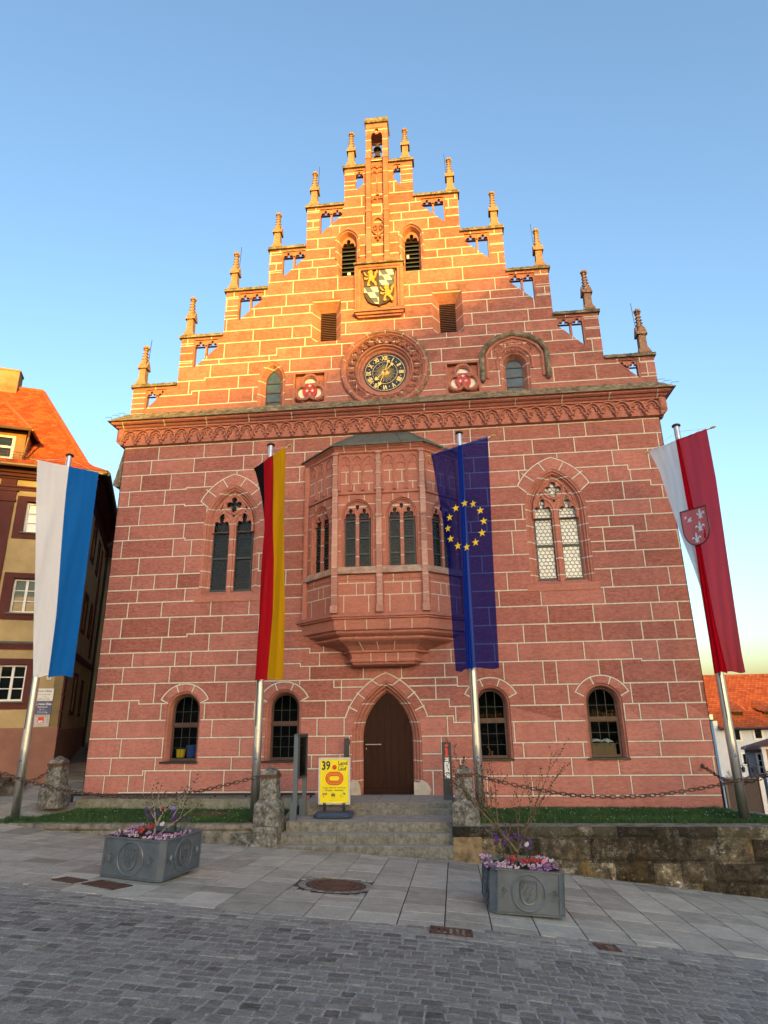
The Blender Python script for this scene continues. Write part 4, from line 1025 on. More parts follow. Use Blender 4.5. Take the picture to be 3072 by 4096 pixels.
for T, u0, u1, wins, npan in FACES:
    body.T = T
    holes = [arc_path(c, 5.62, 7.04, .42, .06, 8) for c, _ in wins]
    body.plate([[(u0, 4.36), (u1, 4.36), (u1, 8.86), (u0, 8.86)]]+holes, 0, .25, back=False)
    for c, _ in wins:
        moulded(body, [(arc_path(c, 5.62, 7.04, .42, .06, 8), 0), (arc_path(c, 5.63, 7.04, .395, .06, 8), .04), (arc_path(c, 5.63, 7.04, .375, .06, 8), .035), (arc_path(c, 5.65, 7.04, .345, .06, 8), .13)])
    body.T = None
    # sunk parapet panels
    sill.T = T
    for c, hwp in [(w_[0], .50 if T is TF else .58) for w_ in wins]:
        sill.tube([(c-hwp, -.005, 4.42), (c-hwp, -.005, 5.28), (c+hwp, -.005, 5.28), (c+hwp, -.005, 4.42)], .022, 4)
    # sill band, string course
    sband.T = T; sband.prism([(u0-.02, 5.42), (u1+.02, 5.42), (u1+.02, 5.50), (u0-.02, 5.50)], -.10, 0); sband.add([(u0-.02, -.10, 5.50), (u1+.02, -.10, 5.50), (u1, 0, 5.62), (u0, 0, 5.62)], [(0, 1, 2, 3)]); sband.T = None
    sill.prism([(u0-.01, 7.63), (u1+.01, 7.63), (u1+.01, 7.67), (u0-.01, 7.67)], -.05, 0); sill.add([(u0, -.05, 7.67), (u1, -.05, 7.67), (u1, 0, 7.72), (u0, 0, 7.72)], [(0, 1, 2, 3)])
    sill.T = None
    # blind tracery panels
    trc.T = T; pw = (u1-u0-.14*(1 if T is not TF else 1)-(.0))/npan
    us = [u0+.10+ (u1-u0-.20)*(q+.5)/npan for q in range(npan)]
    if T is TF: us = [-.60-.33, -.60, -.60+.33, .60-.33, .60, .60+.33]; pw = .33
    else: pw = (u1-u0-.24)/npan; us = [u0+.12+pw*(q+.5) for q in range(npan)]
    for c in us:
        trc.tube([(u, -.02, v) for u, v in arc_path(c, 7.72, 8.56, pw*.44, pw*.22, 6)], .024, 5)
        trc.tube([(u, -.01, v) for u, v in trefoil_head(c, 8.40, pw*.36, .27)], .015, 5)
        for s in ((-1, 1) if not any(abs(c-pw-q) < .02 for q in us) else (1,)): trc.box(c+s*pw*.5-.03, c+s*pw*.5+.03, -.035, 0, 7.74, 8.5); trc.prism([(c+s*pw*.5-.04, 7.74), (c+s*pw*.5+.04, 7.74), (c+s*pw*.5+.03, 7.9), (c+s*pw*.5-.03, 7.9)], -.06, 0)
    trc.T = None
    # painted joints
    for z in (4.86, 5.18, 6.05, 6.48, 6.95, 7.35, 7.95, 8.30):
        segs = [(u0+.06, u1-.06)]
        if 5.6 < z < 7.45:
            segs = []; cur = u0+.06
            for c, _ in wins:
                hw_ = .44 if z < 7.0 else .30
                segs.append((cur, c-hw_)); cur = c+hw_
            segs.append((cur, u1-.06))
        for a, b_ in segs:
            if b_-a > .04: o_strip(jw, T, a, b_, z-.012, z+.012)
    for c, _ in wins:
        for x, z0, z1 in ((-.25, 5.18, 5.40), (.2, 4.86, 5.18), (-.02, 4.86, 5.18), (-.35, 4.40, 4.86), (.3, 4.40, 4.86), (-.22, 7.42, 7.62), (.2, 7.46, 7.62), (-.30, 7.95, 8.3), (.04, 7.95, 8.3), (.33, 7.74, 7.95), (-.08, 7.74, 7.95)): o_strip(jw, T, c+x-.011, c+x+.011, z0, z1)
    # windows
    for c, _ in wins:
        wo = bpy.data.objects.new("tracery_window", None); COL.objects.link(wo); wo.parent = O_
        t = MB(T); ins = arc_path(c, 6.96, 7.04, .35, .06, 8)
        lights = []
        for s in (-1, 1): lights.append([(c+s*.185-.14, 6.965)]+trefoil_head(c+s*.185, 7.0, .14, .27)+[(c+s*.185+.14, 6.965)])
        top = [(c-.05, 7.27), (c, 7.19), (c+.05, 7.27), (c+.04, 7.345), (c-.04, 7.345)]
        t.plate([ins]+lights+[top], .07, .12); t.box(c-.045, c+.045, .05, .13, 5.64, 7.0)
        for s in (-1, 1): t.tube([(u, .065, v) for u, v in arc_path(c+s*.18, 6.96, 7.02, .165, .08, 6)], .017, 5)
        t.tube([(u, .065, v) for u, v in arc_path(c, 6.96, 7.04, .335, .06, 8)], .02, 5)
        t.build("tracery", M_CARVEJ, wo)
        g = MB(T); cl = arc_path(c, 5.65, 7.04, .345, .06, 8); tv, tf = tri2d([cl]); g.add([(u, .142, v) for u, v in tv], tf); g.build("glazing", M_GLASS, wo)
        l = MB(T)
        for s in (-1, 1): glaze_leads_roundels(l, c+s*.19-.14, c+s*.19+.14, 5.68, 7.3, .132, .094, cl, rad=.0045)
        l.build("lead_cames", M_LEAD, wo)
        b = MB(T)
        for s in (-1, 1):
            for z in (6.90, 6.42, 5.98): b.box(c+s*.195-.15, c+s*.195+.15, .10, .125, z-.022, z+.022)
            for x in (-.135, .135): b.box(c+s*.19+x-.012, c+s*.19+x+.012, .11, .13, 5.66, 7.0)
        b.build("saddle_bars", M_BAR, wo)
body.build("walls", [M_CARVE, M_JOINT], O_); sill.build("string_course", M_CARVE, O_); sband.build("window_sill", M_SILL, O_); trc.build("blind_tracery", M_CARVE, O_)
# pilasters at the corners and centre
M_PILA = stone_mat("bleached_pink_sandstone", (0.40, 0.20, 0.16), (0.60, 0.36, 0.30), None, 0.4)
pl_pts = [(oc, -od, 0)]+[(oc+s*ohw, -od, s*.4) for s in (-1, 1)]
for x, y, _ in pl_pts:
    hw_ = .065; mb = MB()
    for z0, z1, o in ((4.40, 4.58, .05), (4.58, 5.6, .02), (5.6, 6.2, .02), (6.2, 6.95, .015), (6.95, 7.02, .04), (7.02, 7.75, .01), (7.75, 8.80, .0), (8.78, 8.85, .03)):
        mb.box(x-hw_-o*.6, x+hw_+o*.6, y-.10-o, y+.05, z0, z1, 0, random.random())
    for z in (4.86, 5.35, 5.6, 6.2, 6.55, 7.02, 7.4, 7.75, 8.2, 8.5): mb.box(x-hw_-.014, x+hw_+.014, y-.124, y-.1, z-.009, z+.009, 1)
    mb.build("pilaster", [M_PILA, M_JOINT], O_)
for s in (-1, 1): mb = MB(); x = oc+s*(obw-.03); mb.box(x-.06, x+.06, -.14, 0, 4.40, 8.85); mb.build("pilaster", M_CARVE, O_)
def oring(mb, prof, m=0, r=.5):
    rings = []
    for o, z in prof:
        k = o*math.tan(R_(22.5))
        rings.append([(oc-obw-o*1.05, 0, z), (oc-ohw-k, -od-o, z), (oc+ohw+k, -od-o, z), (oc+obw+o*1.05, 0, z)])
    mb.loft(rings, closed=False, m=m, r=r)
mb = MB(); oring(mb, [(0, 8.82), (.05, 8.85), (.05, 8.90), (.10, 8.94), (.08, 8.96), (.15, 9.0), (.15, 9.04)])
for x in (-.95, -.35, .28, .9): mb.tube([(oc+x, -od-.06, 8.86), (oc+x, -od-.12, 8.95), (oc+x, -od-.165, 9.03)], .012, 4, m=1)
mb.build("cornice", [M_CARVE, M_JOINT], O_)
# copper roof
mb = MB(); e = [(oc-obw-.22, 0, 9.05), (oc-ohw-.09, -od-.20, 9.05), (oc+ohw+.09, -od-.20, 9.05), (oc+obw+.22, 0, 9.05)]
t = [(-.72, 0, 9.88), (-.72, -.03, 9.88), (.80, -.03, 9.88), (.80, 0, 9.88)]
mb.loft([[(x, y, z-.03) for x, y, z in e], e, t], closed=False)
def lerp3(a, b, k): return tuple(a[i]+(b[i]-a[i])*k for i in range(3))
for k in (0, .26, .51, .76, 1.0): mb.tube([lerp3(e[1], e[2], k), lerp3(t[1], t[2], k)], .022, 5)
for k in (.45,):
    mb.tube([lerp3(e[0], e[1], k), lerp3(t[0], t[1], k)], .02, 5); mb.tube([lerp3(e[2], e[3], k), lerp3(t[2], t[3], k)], .02, 5)
mb.build("copper_roof", M_COPPER, O_)
# corbelled foot
mb = MB()
def cring(mb, prof):
    rings = []
    for f, z in prof:      # f scales the plan towards the wall
        rings.append([(oc-obw*f-.02, 0, z), (oc-ohw*(f*.55+.45), -od*f*1.02, z), (oc+ohw*(f*.55+.45), -od*f*1.02, z), (oc+obw*f+.02, 0, z)])
    mb.loft(rings, closed=False)
cring(mb, [(1.0, 4.42), (1.10, 4.34), (1.10, 4.30), (1.06, 4.28), (1.07, 4.25), (1.02, 4.23), (1.0, 3.98), (.94, 3.95), (.93, 3.90), (.88, 3.86), (.80, 3.82), (.84, 3.80), (.84, 3.76), (.80, 3.72), (.62, 3.62), (.50, 3.50), (.52, 3.48), (.52, 3.45), (.46, 3.43), (.43, 3.30), (.47, 3.27), (.47, 3.22), (.42, 3.20), (.40, 3.15), (0.2, 3.1)])
for z0, z1, f0, f1, xs in ((4.23, 3.96, 1.02, 1.0, (-.9, -.35, .25, .8)), (3.82, 3.50, .84, .5, (-.7, -.15, .4)), (3.44, 3.2, .47, .46, (-.45, .1, .55))):
    for x in xs:
        q0, q1 = (f0*.55+.45), (f1*.55+.45); mb.tube([(oc+x*q0, -od*f0*1.02-.004, z0), (oc+x*(q0+q1)/2, -od*(f0*.6+f1*.4)*1.02-.012, (z0+z1)/2), (oc+x*q1, -od*f1*1.02-.004, z1)], .013, 4, m=1)
mb.build("corbel_foot", [M_CARVE, M_JOINT], O_)
# ================================================================== GROUND
GX = [-40, -16, -12, -8.4, -5, -1.47, 1.6, 4.03, 5.73, 7.45, 12, 20, 40]
GZ = [1.6, .40, .05, -.28, -.51, -.69, -.865, -1.11, -1.29, -1.47, -1.95, -2.6, -4.0]
def zb(x):
    if x <= GX[0]: return GZ[0]
    for i in range(len(GX)-1):
        if x <= GX[i+1]: return GZ[i]+(GZ[i+1]-GZ[i])*(x-GX[i])/(GX[i+1]-GX[i])
    return GZ[-1]
def gz(x, y):
    if y <= -2.9: return zb(x)+.06*min(-2.9-y, 30)
    if x > 8.1: return -.40-.115*min(y+2.9, 60)-.02*min(x-8.1, 25)
    if x < -7: return zb(x)+.07*min(y+2.9, 40)
    return zb(x)
def axis(vals): return vals
gxs = [-600, -200, -80]+[-40+2*i for i in range(12)]+[-16+.8*i for i in range(41)]+[18, 21, 25, 30, 40, 80, 200, 600]
gys = [-700, -300, -120, -60, -40, -30]+[-24+1.2*i for i in range(18)]+[-2.9, -2.88, -1.5, 0, 1.5, 3, 5, 8, 12, 16, 22, 30, 40, 60, 120, 300, 900]
mb = MB()
vs = [(x, y, gz(x, y)-.03) for y in gys for x in gxs]; W = len(gxs)
mb.add(vs, [(j*W+i, j*W+i+1, (j+1)*W+i+1, (j+1)*W+i) for j in range(len(gys)-1) for i in range(W-1)])
tag(mb.build("ground", M_EARTH, smooth=True), kind="structure")
def yb(x):      # line where the paving meets the cobbles
    t = [(-30, -5.0), (-8, -6.9), (-4.69, -7.62), (-2.74, -8.05), (-1.1, -8.28), (1.41, -8.27), (3.42, -7.95), (5.37, -7.75), (30, -7.0)]
    for (a, b), (c, d) in zip(t, t[1:]):
        if x <= c: return b+(d-b)*(x-a)/(c-a)
    return -7.0
rg = random.Random(11)
# paving slabs, strip by strip
PLANTS = []
MAN = (-.15, -6.25, .46)
mb = MB()
def paver(mb, x0, x1, y0, y1, gap, h, r, jit=0.0, bev=.012):
    c = [(x0+gap, y0+gap), (x1-gap, y0+gap), (x1-gap, y1-gap), (x0+gap, y1-gap)]
    if jit: c = [(x+rg.uniform(-jit, jit), y+rg.uniform(-jit, jit)) for x, y in c]
    cx = sum(p[0] for p in c)/4; cy = sum(p[1] for p in c)/4; dh = rg.uniform(-jit, jit)*.45
    top = []
    for x, y in c:
        d = math.hypot(cx-x, cy-y) or 1; k = bev/d; top.append((x+(cx-x)*k, y+(cy-y)*k))
    vs = [(x, y, gz(x, y)-.02) for x, y in c]+[(x, y, gz(x, y)+h*.45) for x, y in c]+[(x, y, gz(x, y)+h+dh) for x, y in top]
    fs = [(8, 9, 10, 11)]
    for i in range(4): j = (i+1) % 4; fs += [(i, j, 4+j, 4+i), (4+i, 4+j, 8+j, 8+i)]
    mb.add(vs, fs, 0, r)
SW = .574
k = 0
for k in range(-24, 22):
    xr = 1.52-SW*k; xl = xr-SW; xm = (xl+xr)/2
    y = (-3.12 if xm > -7.9 else 5.0); ye = yb(xm)
    if xm > -7.9 and xm < -2.3: y = -2.98-.05*(xm+2.3)/6.3*-1
    if -7.9 < xm < -2.1: y = -2.60 if xm < -7 else -2.78-.04*(xm+7)
    while y > ye+.12:
        L = rg.choice((.30, .45, .6, .75, .95)); y0 = max(y-L, ye)
        if y0-ye < .2: y0 = ye
        inman = (xl < MAN[0]+.50 and xr > MAN[0]-.60 and y0 < MAN[1]+.62 and y > MAN[1]-.62)
        if not inman: paver(mb, xl, xr, y0, y, .008, .004, min(1, max(0, rg.gauss(.5, .2))), .0015, .003)
        else:
            # cut the slab round the manhole setts
            if y > MAN[1]+.62 and y-(MAN[1]+.62) > .02: paver(mb, xl, xr, MAN[1]+.62, y, .006, .004, rg.uniform(.35, .65), 0, .006)
            if y0 < MAN[1]-.62 and (MAN[1]-.62)-y0 > .02: paver(mb, xl, xr, y0, MAN[1]-.62, .006, .004, rg.uniform(.35, .65), 0, .006)
        y = y0
x = -2.2                                               # narrow row of setts along the foot of steps and wall
while x < 13:
    L = rg.uniform(.16, .30); paver(mb, x, x+L, -3.12, -2.99, .008, .003, rg.random(), .006); x += L
tag(mb.build("pavement", M_SLAB), kind="structure")
# joint bed under paving and setts
mb = MB(); bx = [-16+.8*i for i in range(37)]; by = [-16, -14, -12, -10.5, -9.5, -8.5, -7.5, -6.5, -5.5, -4.5, -3.5, -2.9]
vs = [(x, y, gz(x, y)-.012) for y in by for x in bx]; W = len(bx)
mb.add(vs, [(j*W+i, j*W+i+1, (j+1)*W+i+1, (j+1)*W+i) for j in range(len(by)-1) for i in range(W-1)])
tag(mb.build("joint_bed", M_GROUT, smooth=True), kind="structure")
# sandy bed under the cobbles, close to their tops
mb = MB(); bx = [-14+.5*i for i in range(57)]
rows = [[(x, (yb(x)-.01)*(1-t)+(-15.5)*t, gz(x, (yb(x)-.01)*(1-t)+(-15.5)*t)+.0032) for x in bx] for t in (0, .1, .25, .5, .75, 1)]
mb.loft(rows, closed=False); tag(mb.build("cobble_bed", M_GRAVEL, smooth=True), kind="structure")
# cobbled road
mb = MB()
y = -7.2
row = 0
while y > -14.6:
    d = rg.uniform(.135, .165)
    if row == 0: pass
    x = -9.5+rg.uniform(0, .15)
    while x < 10.5:
        border = (y-d/2) > yb(x)-.52
        L = rg.uniform(.13, .22) if not border else rg.uniform(.14, .26)
        if y-d*.5 < yb(x+L/2)-.02 and abs(x-1.73) < 3.2+(y+17)*1.05:
            off = .02*math.sin(x*1.3+row*.7)
            r = rg.gauss(.45, .13)+(.2 if border else 0)
            paver(mb, x, x+L, y-d+off, y+off, .010, .0075, min(1, max(0, r)), .008, .020)
        x += L
    y -= d; row += 1
# setts round the manhole
MX0, MX1 = 1.52-SW*4, 1.52-SW*2
for iy in range(11):
    x = MX0+.01
    while x < MX1-.05:
        L = min(rg.uniform(.09, .13), MX1-.01-x); y1 = MAN[1]+.62-iy*.113
        if math.hypot(x+L/2-MAN[0], y1-.056-MAN[1]) > .64: paver(mb, x, x+L, y1-.113, y1, .006, .006, rg.uniform(.45, 1), .006, .014)
        x += L
for ring, (r0, r1, n) in enumerate(((.465, .575, 26),)):
    for i in range(n):
        a0, a1 = 2*math.pi*i/n, 2*math.pi*(i+.9)/n
        c = [(MAN[0]+r*math.cos(a), MAN[1]+r*math.sin(a)) for r, a in ((r0, a0), (r1, a0), (r1, a1), (r0, a1))]
        mb.add([(x, y, gz(x, y)+.004) for x, y in c], [(0, 1, 2, 3)], 0, .4+.5*rg.random())
tag(mb.build("road", M_SETT), kind="structure")
# manhole, gratings
def on_ground(o, x, y, rz=0):
    e = .2; nx = -(gz(x+e, y)-gz(x-e, y))/(2*e); ny = -(gz(x, y+e)-gz(x, y-e))/(2*e)
    n = Vector((nx, ny, 1)).normalized(); q = Vector((0, 0, 1)).rotation_difference(n)
    o.rotation_mode = 'QUATERNION'; o.rotation_quaternion = q @ Matrix.Rotation(rz, 3, 'Z').to_quaternion(); o.location = (x, y, gz(x, y)); return o
mb = MB(); mb.lathe((0, 0, 0), [(.45, -.03), (.45, .008), (.40, .009), (.395, .004), (.30, .004), (.295, .010), (.28, .010), (.275, .004), (.17, .004), (.165, .010), (.15, .010), (.14, .003), (.0, .003)], 40)
for i in range(24):
    a = 2*math.pi*i/24
    for r in (.335, .225): mb.box(r*math.cos(a)-.022, r*math.cos(a)+.022, r*math.sin(a)-.022, r*math.sin(a)+.022, .002, .011)
mo = tag(mb.build("manhole_cover", M_RUST), "round rusty manhole cover ringed by small setts in the pavement", "manhole cover"); on_ground(mo, MAN[0], MAN[1])
def grating(x, y, w, d, n, label, rz=0.0, solid=False):
    m = MB(); m.box(-w/2, w/2, -d/2, -d/2+.03, -.02, .016); m.box(-w/2, w/2, d/2-.03, d/2, -.02, .016); m.box(-w/2, -w/2+.03, -d/2, d/2, -.02, .016); m.box(w/2-.03, w/2, -d/2, d/2, -.02, .016)
    for i in range(n):
        xx = -w/2+.03+(w-.06)*(i+.5)/n; q = (w-.06)/n*.26; m.box(xx-q, xx+q, -d/2, d/2, -.012, .012)
    m.box(-w/2+.01, w/2-.01, -d/2+.01, d/2-.01, -.02, (.010 if solid else .0045), 0 if solid else 1)
    o = tag(m.build("drain_grate", [M_RUST, M_BLACK]), label, "drain grate", "iron covers set in the ground"); on_ground(o, x, y, rz); return o
grating(1.60, -8.42, .50, .30, 6, "rusty drain grate at road edge between manhole and right planter")
grating(-3.22, -7.38, .62, .36, 6, "barred drain grate on cobbles just in front of left planter", -.35)
for x, y, w, d, lb, rz in ((-3.86, -7.25, .42, .28, "small solid rusty cover plate left of the barred drain grate", -.3), (3.40, -8.22, .26, .26, "tiny square rusty cover plate right of the right planter", .1)):
    grating(x, y, w, d, 5, lb, rz, True)

# ------------------------------------------------------------------ steps
M_TREAD = weathered("pale_granite_tread", (0.29, 0.275, 0.245), (0.21, 0.20, 0.17), (0.36, 0.345, 0.31), 5, 0.15)  # paler granite for the top faces of the steps
ST = thing("stone_steps", "grey granite steps rising from the pavement to the arched door", "steps", (0, 0, 0))
def stepblock(name, x0, x1, y0, y1, z0, z1, cuts):
    m = MB(); xs = [x0]+cuts+[x1]; b = .012
    for a, c in zip(xs, xs[1:]):
        a += .004; c -= .004; r = random.random()
        prof = [(y0+b*.4, z0), (y0, z0+.01), (y0+.004, z1-b*1.3), (y0+b, z1-.002), (y0+b*2.2, z1), (y1, z1+.004), (y1, z0)]
        k = len(prof); m.add([(a, y, z) for y, z in prof]+[(c, y, z) for y, z in prof], [(i, (i+1) % k, k+(i+1) % k, k+i) for i in range(k)]+[tuple(range(k)), tuple(range(2*k-1, k-1, -1))], 0, r); m.m[-k-2+3:-k-2+5] = [2, 2]
    m.box(x0+.02, x1-.02, y0+.03, y1, z0, z1-.02, 1)
    return m.build(name, [M_STEP, M_GROUT, M_TREAD], ST)
stepblock("step", -1.96, 1.63, -2.93, -2.5, -1.2, -.62, [.05]); stepblock("step", -1.95, 1.63, -2.73, -2.3, -.80, -.425, [-.77, .42])
stepblock("landing", -1.90, 1.63, -2.52, -1.5, -.60, -.24, [-.14]); stepblock("step", -1.80, 1.63, -1.60, -1.2, -.30, -.12, [.55]); stepblock("landing", -1.80, 1.63, -1.46, .0, -.3, -.004, [-.1, .62])
CW = tag(bpy.data.objects.new("cheek_wall", None), "low concrete kerb wall along the left side of the steps", "wall"); COL.objects.link(CW)
m = MB(); m.prism([(-2.86, -1.0), (-2.86, -.30), (-2.3, -.28), (-.75, -.02), (-.75, -1.0)], 0, .11); o = m.build("stone", M_KERB, CW); o.data.transform(Matrix(((0, 1, 0, -2.075), (1, 0, 0, 0), (0, 0, 1, 0), (0, 0, 0, 1))))

# ------------------------------------------------------------------ lawns, plinth, walls
mb = MB(); mb.add([(-8.75, -2.62, -.30), (-8.3, -2.70, -.225), (-2.05, -2.78, -.25), (-2.05, -.68, -.245), (-7.8, -.68, -.215), (-8.6, -2.0, -.24)], [(0, 1, 2, 3, 4, 5)])
tag(mb.build("lawn_left", M_LAWN), kind="structure")
mb = MB(); mb.add([(2.1, -2.65, -.245), (8.05, -2.65, -.25), (8.35, -1.6, -.30), (8.1, .3, -.345), (2.0, .0, -.30)], [(0, 1, 2, 3, 4)])
tag(mb.build("lawn_right", M_LAWN), kind="structure")
def lawn_z(x, y): return -.235-.003*(x+8) if x < 0 else -.247-.033*(y+2.65)/1.0*.8
mb = MB(); rgg = random.Random(5); dz = MB()
def blade(x, y, z, h, r):
    a = rgg.uniform(0, 6.28); w = .004+.004*rgg.random(); lx, ly = rgg.uniform(-.6, .6)*h, rgg.uniform(-.6, .6)*h
    c, s = math.cos(a)*w, math.sin(a)*w
    mb.add([(x-c, y-s, z), (x+c, y+s, z), (x+lx*.4+c*.6, y+ly*.4+s*.6, z+h*.6), (x+lx*.4-c*.6, y+ly*.4-s*.6, z+h*.6), (x+lx, y+ly, z+h)], [(0, 1, 2, 3), (3, 2, 4)], 0, r)
for (x0, x1, y0, y1, n) in ((-8.5, -2.08, -2.72, -.72, 22000), (2.15, 8.25, -2.62, -.02, 30000)):
    for _ in range(n):
        x, y = rgg.uniform(x0, x1), rgg.uniform(y0, y1)
        if x < -7.9 and (y > -2.0 or y < -2.68+(-7.9-x)*.1): continue
        if x > 7.9 and y > -1.2: continue
        if x < 0 and (x+4.0)**2/.36+(y+1.5)**2/.06 < 1: continue
        cl = noise.noise(Vector((x*1.6, y*1.6, 3)))
        blade(x, y, lawn_z(x, y), rgg.uniform(.03, .065)*(1.2+.9*cl), min(1, max(0, .45+.5*cl+rgg.uniform(-.25, .25))))
    for _ in range(70):
        x, y = rgg.uniform(x0+.2, x1-.3), rgg.uniform(y0, y1)
        dz.lathe((x, y, lawn_z(x, y)+rgg.uniform(.05, .075)), [(.0, -.004), (.016, .004), (.0, .006)], 6)
tag(mb.build("grass", M_GRASS, recalc=False), kind="stuff"); tag(dz.build("daisies", M_DAISY), kind="stuff")
mb = MB(); mb.lathe((-4.0, -1.5, -.235), [(.0, .0), (.45, .0), (.45, .012), (.38, .014), (.0, .014)], 24, sx=1.0)
tag(mb.build("lawn_cover_plate", M_RUST), "flat round rusty cover lying in the left lawn", "manhole cover")

def rough_wall(name, x0, x1, yf, zt, zbf, depth, courses, mats, amp, label, joint=.02, seg=.036, top_y=None, par=None):
    """a wall front of rough stones as one displaced sheet, with top and ends"""
    m = MB(); nx = int((x1-x0)/seg); nz = max(4, int((zt-min(zbf(x0), zbf(x1)))/seg)); rr = random.Random(len(name))
    xs_c = {}
    vs = []; idx = {}
    zlow = min(zbf(x0), zbf(x1))-.1
    for j in range(nz+1):
        for i in range(nx+1):
            x = x0+(x1-x0)*i/nx; z = zt-(zt-zlow)*j/nz
            c = 0
            for q, h in enumerate(courses):
                if zt-z >= h: c = q+1
            if c not in xs_c:
                t = x0; L = []
                while t < x1: L.append(t); t += rr.uniform(.45, 1.25) if c else rr.uniform(1.2, 2.2)
                xs_c[c] = L
            dj = min([abs(x-t) for t in xs_c[c]]+[abs((zt-z)-h) for h in courses])
            d = amp*(noise.fractal(Vector((x*3.1, z*3.3, c*7.1)), .9, 2.2, 5)*.9+.25*noise.noise(Vector((x*1.1, z*1.3, 9))))
            bulge = amp*1.5*min(1, dj/.07)**.6
            vs.append((x, yf-d-bulge+(.0 if c else -.03), z))
    for j in range(nz):
        for i in range(nx):
            a = j*(nx+1)+i; zz = zt-vs[a][2]; c = sum(1 for h in courses if zz >= h)
            k = sum(1 for t in xs_c[c] if t <= vs[a][0]); rn = random.Random(c*97+k*13).random()
            m.f.append((a, a+1, a+nx+2, a+nx+1)); m.m.append(0); m.r.append(rn)
    m.v = list(vs)
    o = len(m.v); k = nx+1
    m.v += [(vs[i][0], yf+depth, zt+.01) for i in range(k)]
    m.f += [(i, i+1, o+i+1, o+i) for i in range(nx)]; m.m += [len(mats)-1]*nx; m.r += [.5]*nx
    for e in (0, nx):
        ring = [vs[j*(nx+1)+e] for j in range(nz+1)]; b = len(m.v); m.v += ring+[(ring[-1][0], yf+depth, ring[-1][2]), (ring[0][0], yf+depth, zt)]
        m.f.append(tuple(range(b, len(m.v)))); m.m.append(0); m.r.append(.5)
    ob = m.build(name, mats)
    return tag(ob, label, "wall")
def terrace_mat():
    m, n, l, b = nodes_of("lichen_retaining_wall")
    big = noise_n(n, l, 1.5, 9, 0.75); mid = noise_n(n, l, 4.5, 12, 0.82); fine = noise_n(n, l, 22, 10, 0.85)
    c = ramp(n, l, mid, [(0.36, (0.018, 0.017, 0.014)), (0.50, (0.075, 0.064, 0.046)), (0.66, (0.20, 0.165, 0.105))])
    och = ramp(n, l, noise_n(n, l, 1.8, 6, 0.7, (1, 1, .5)), [(0.54, (0, 0, 0)), (0.66, (1, 1, 1))])
    c = mixc(n, l, mth(n, l, 'MULTIPLY', och, 0.6), c, (0.19, 0.125, 0.045))
    wh = ramp(n, l, noise_n(n, l, 2.6, 12, 0.86), [(0.535, (0, 0, 0)), (0.61, (1, 1, 1))])
    c = mixc(n, l, mth(n, l, 'MULTIPLY', wh, 0.8), c, (0.42, 0.40, 0.34))
    xyz = objz(n, l)
    mr = n.new("ShaderNodeMapRange"); mr.inputs['From Min'].default_value = -.56; mr.inputs['From Max'].default_value = -.44; l.new(xyz[2], mr.inputs['Value'])
    dk = ramp(n, l, big, [(0.35, (0.02, 0.02, 0.018)), (0.7, (0.09, 0.085, 0.06))])
    c = mixc(n, l, mth(n, l, 'MULTIPLY', mr.outputs[0], .85), c, mixc(n, l, mth(n, l, 'MULTIPLY', wh, .45), dk, (0.33, 0.32, 0.27)))
    c = mixc(n, l, 1.0, c, ramp(n, l, rnd_attr(n), [(0.0, (0.55, 0.52, 0.48)), (0.5, (0.95, 0.95, 0.95)), (1.0, (1.9, 1.85, 1.7))]), 'MULTIPLY')
    c = mixc(n, l, 1.0, c, ramp(n, l, fine, [(0.3, (0.55, 0.55, 0.55)), (0.7, (1.5, 1.5, 1.5))]), 'MULTIPLY')
    vo = n.new("ShaderNodeTexVoronoi"); vo.inputs['Scale'].default_value = 9; tc = n.new("ShaderNodeTexCoord"); l.new(tc.outputs['Object'], vo.inputs['Vector'])
    ringm = ramp(n, l, vo.outputs['Distance'], [(0.20, (0, 0, 0)), (0.25, (1, 1, 1)), (0.29, (0, 0, 0))])
    sel = ramp(n, l, noise_n(n, l, 2.2, 2), [(0.55, (0, 0, 0)), (0.6, (1, 1, 1))])
    c = mixc(n, l, mth(n, l, 'MULTIPLY', mth(n, l, 'MULTIPLY', ringm, sel), .5), c, (0.36, 0.36, 0.25))
    l.new(c, b.inputs['Base Color']); b.inputs['Roughness'].default_value = .95; b.inputs['Specular IOR Level'].default_value = .15
    bump(n, l, b, mth(n, l, 'ADD', mid, mth(n, l, 'MULTIPLY', fine, .6)), 1.0, .05)
    return m
M_TERR = terrace_mat()
rough_wall("retaining_wall", 1.64, 13.0, -2.86, -.255, lambda x: gz(x, -2.95), .26, (.20, .62, .98, 1.35), [M_TERR, M_KERB], .035, "lichen stained rough stone retaining wall right of the steps under the lawn")
m = MB(); m.box(1.63, 2.20, -2.93, -2.86, -1.2, -.455, 0); tag(m.build("ochre_wall_stone", M_TERRACE2), "squared ochre stone block built under the post right of the steps", "stone block")
kb = rough_wall("lawn_kerb", -8.9, -2.5, -2.80, -.235, lambda x: gz(x, -2.9), .10, (.13,), [M_KERB, M_KERB], .022, "low mossy stone kerb along the front of the left lawn")
for v in kb.data.vertices: v.co.y += max(0, (-7.0-v.co.x))*.16
m = MB(); m.box(-2.52, -1.955, -2.97, -2.30, -1.0, -.50, 0, .3); m.box(-2.50, -1.97, -2.95, -2.32, -.50, -.275, 0, .7); m.box(-2.95, -2.5, -2.92, -2.4, -1.0, -.40, 0, .4)
tag(m.build("pier_block", M_GREYPOST), "weathered stone footing carrying the post left of the steps", "stone block")
PLN = thing("plinth_kerb", "long low concrete slab edging along the foot of the facade left", "kerb")
x = -7.75
while x < -2.1:
    L = min(.92, -2.1-x); m = MB(); m.box(x+.005, x+L-.005, -.68, -.05, -.45, -.003+.004*random.random(), 0, random.random()); m.build("slab", M_PLINTH, PLN); x += L
RL = thing("low_rail", "low black metal rail running along the foot of the facade left", "rail")
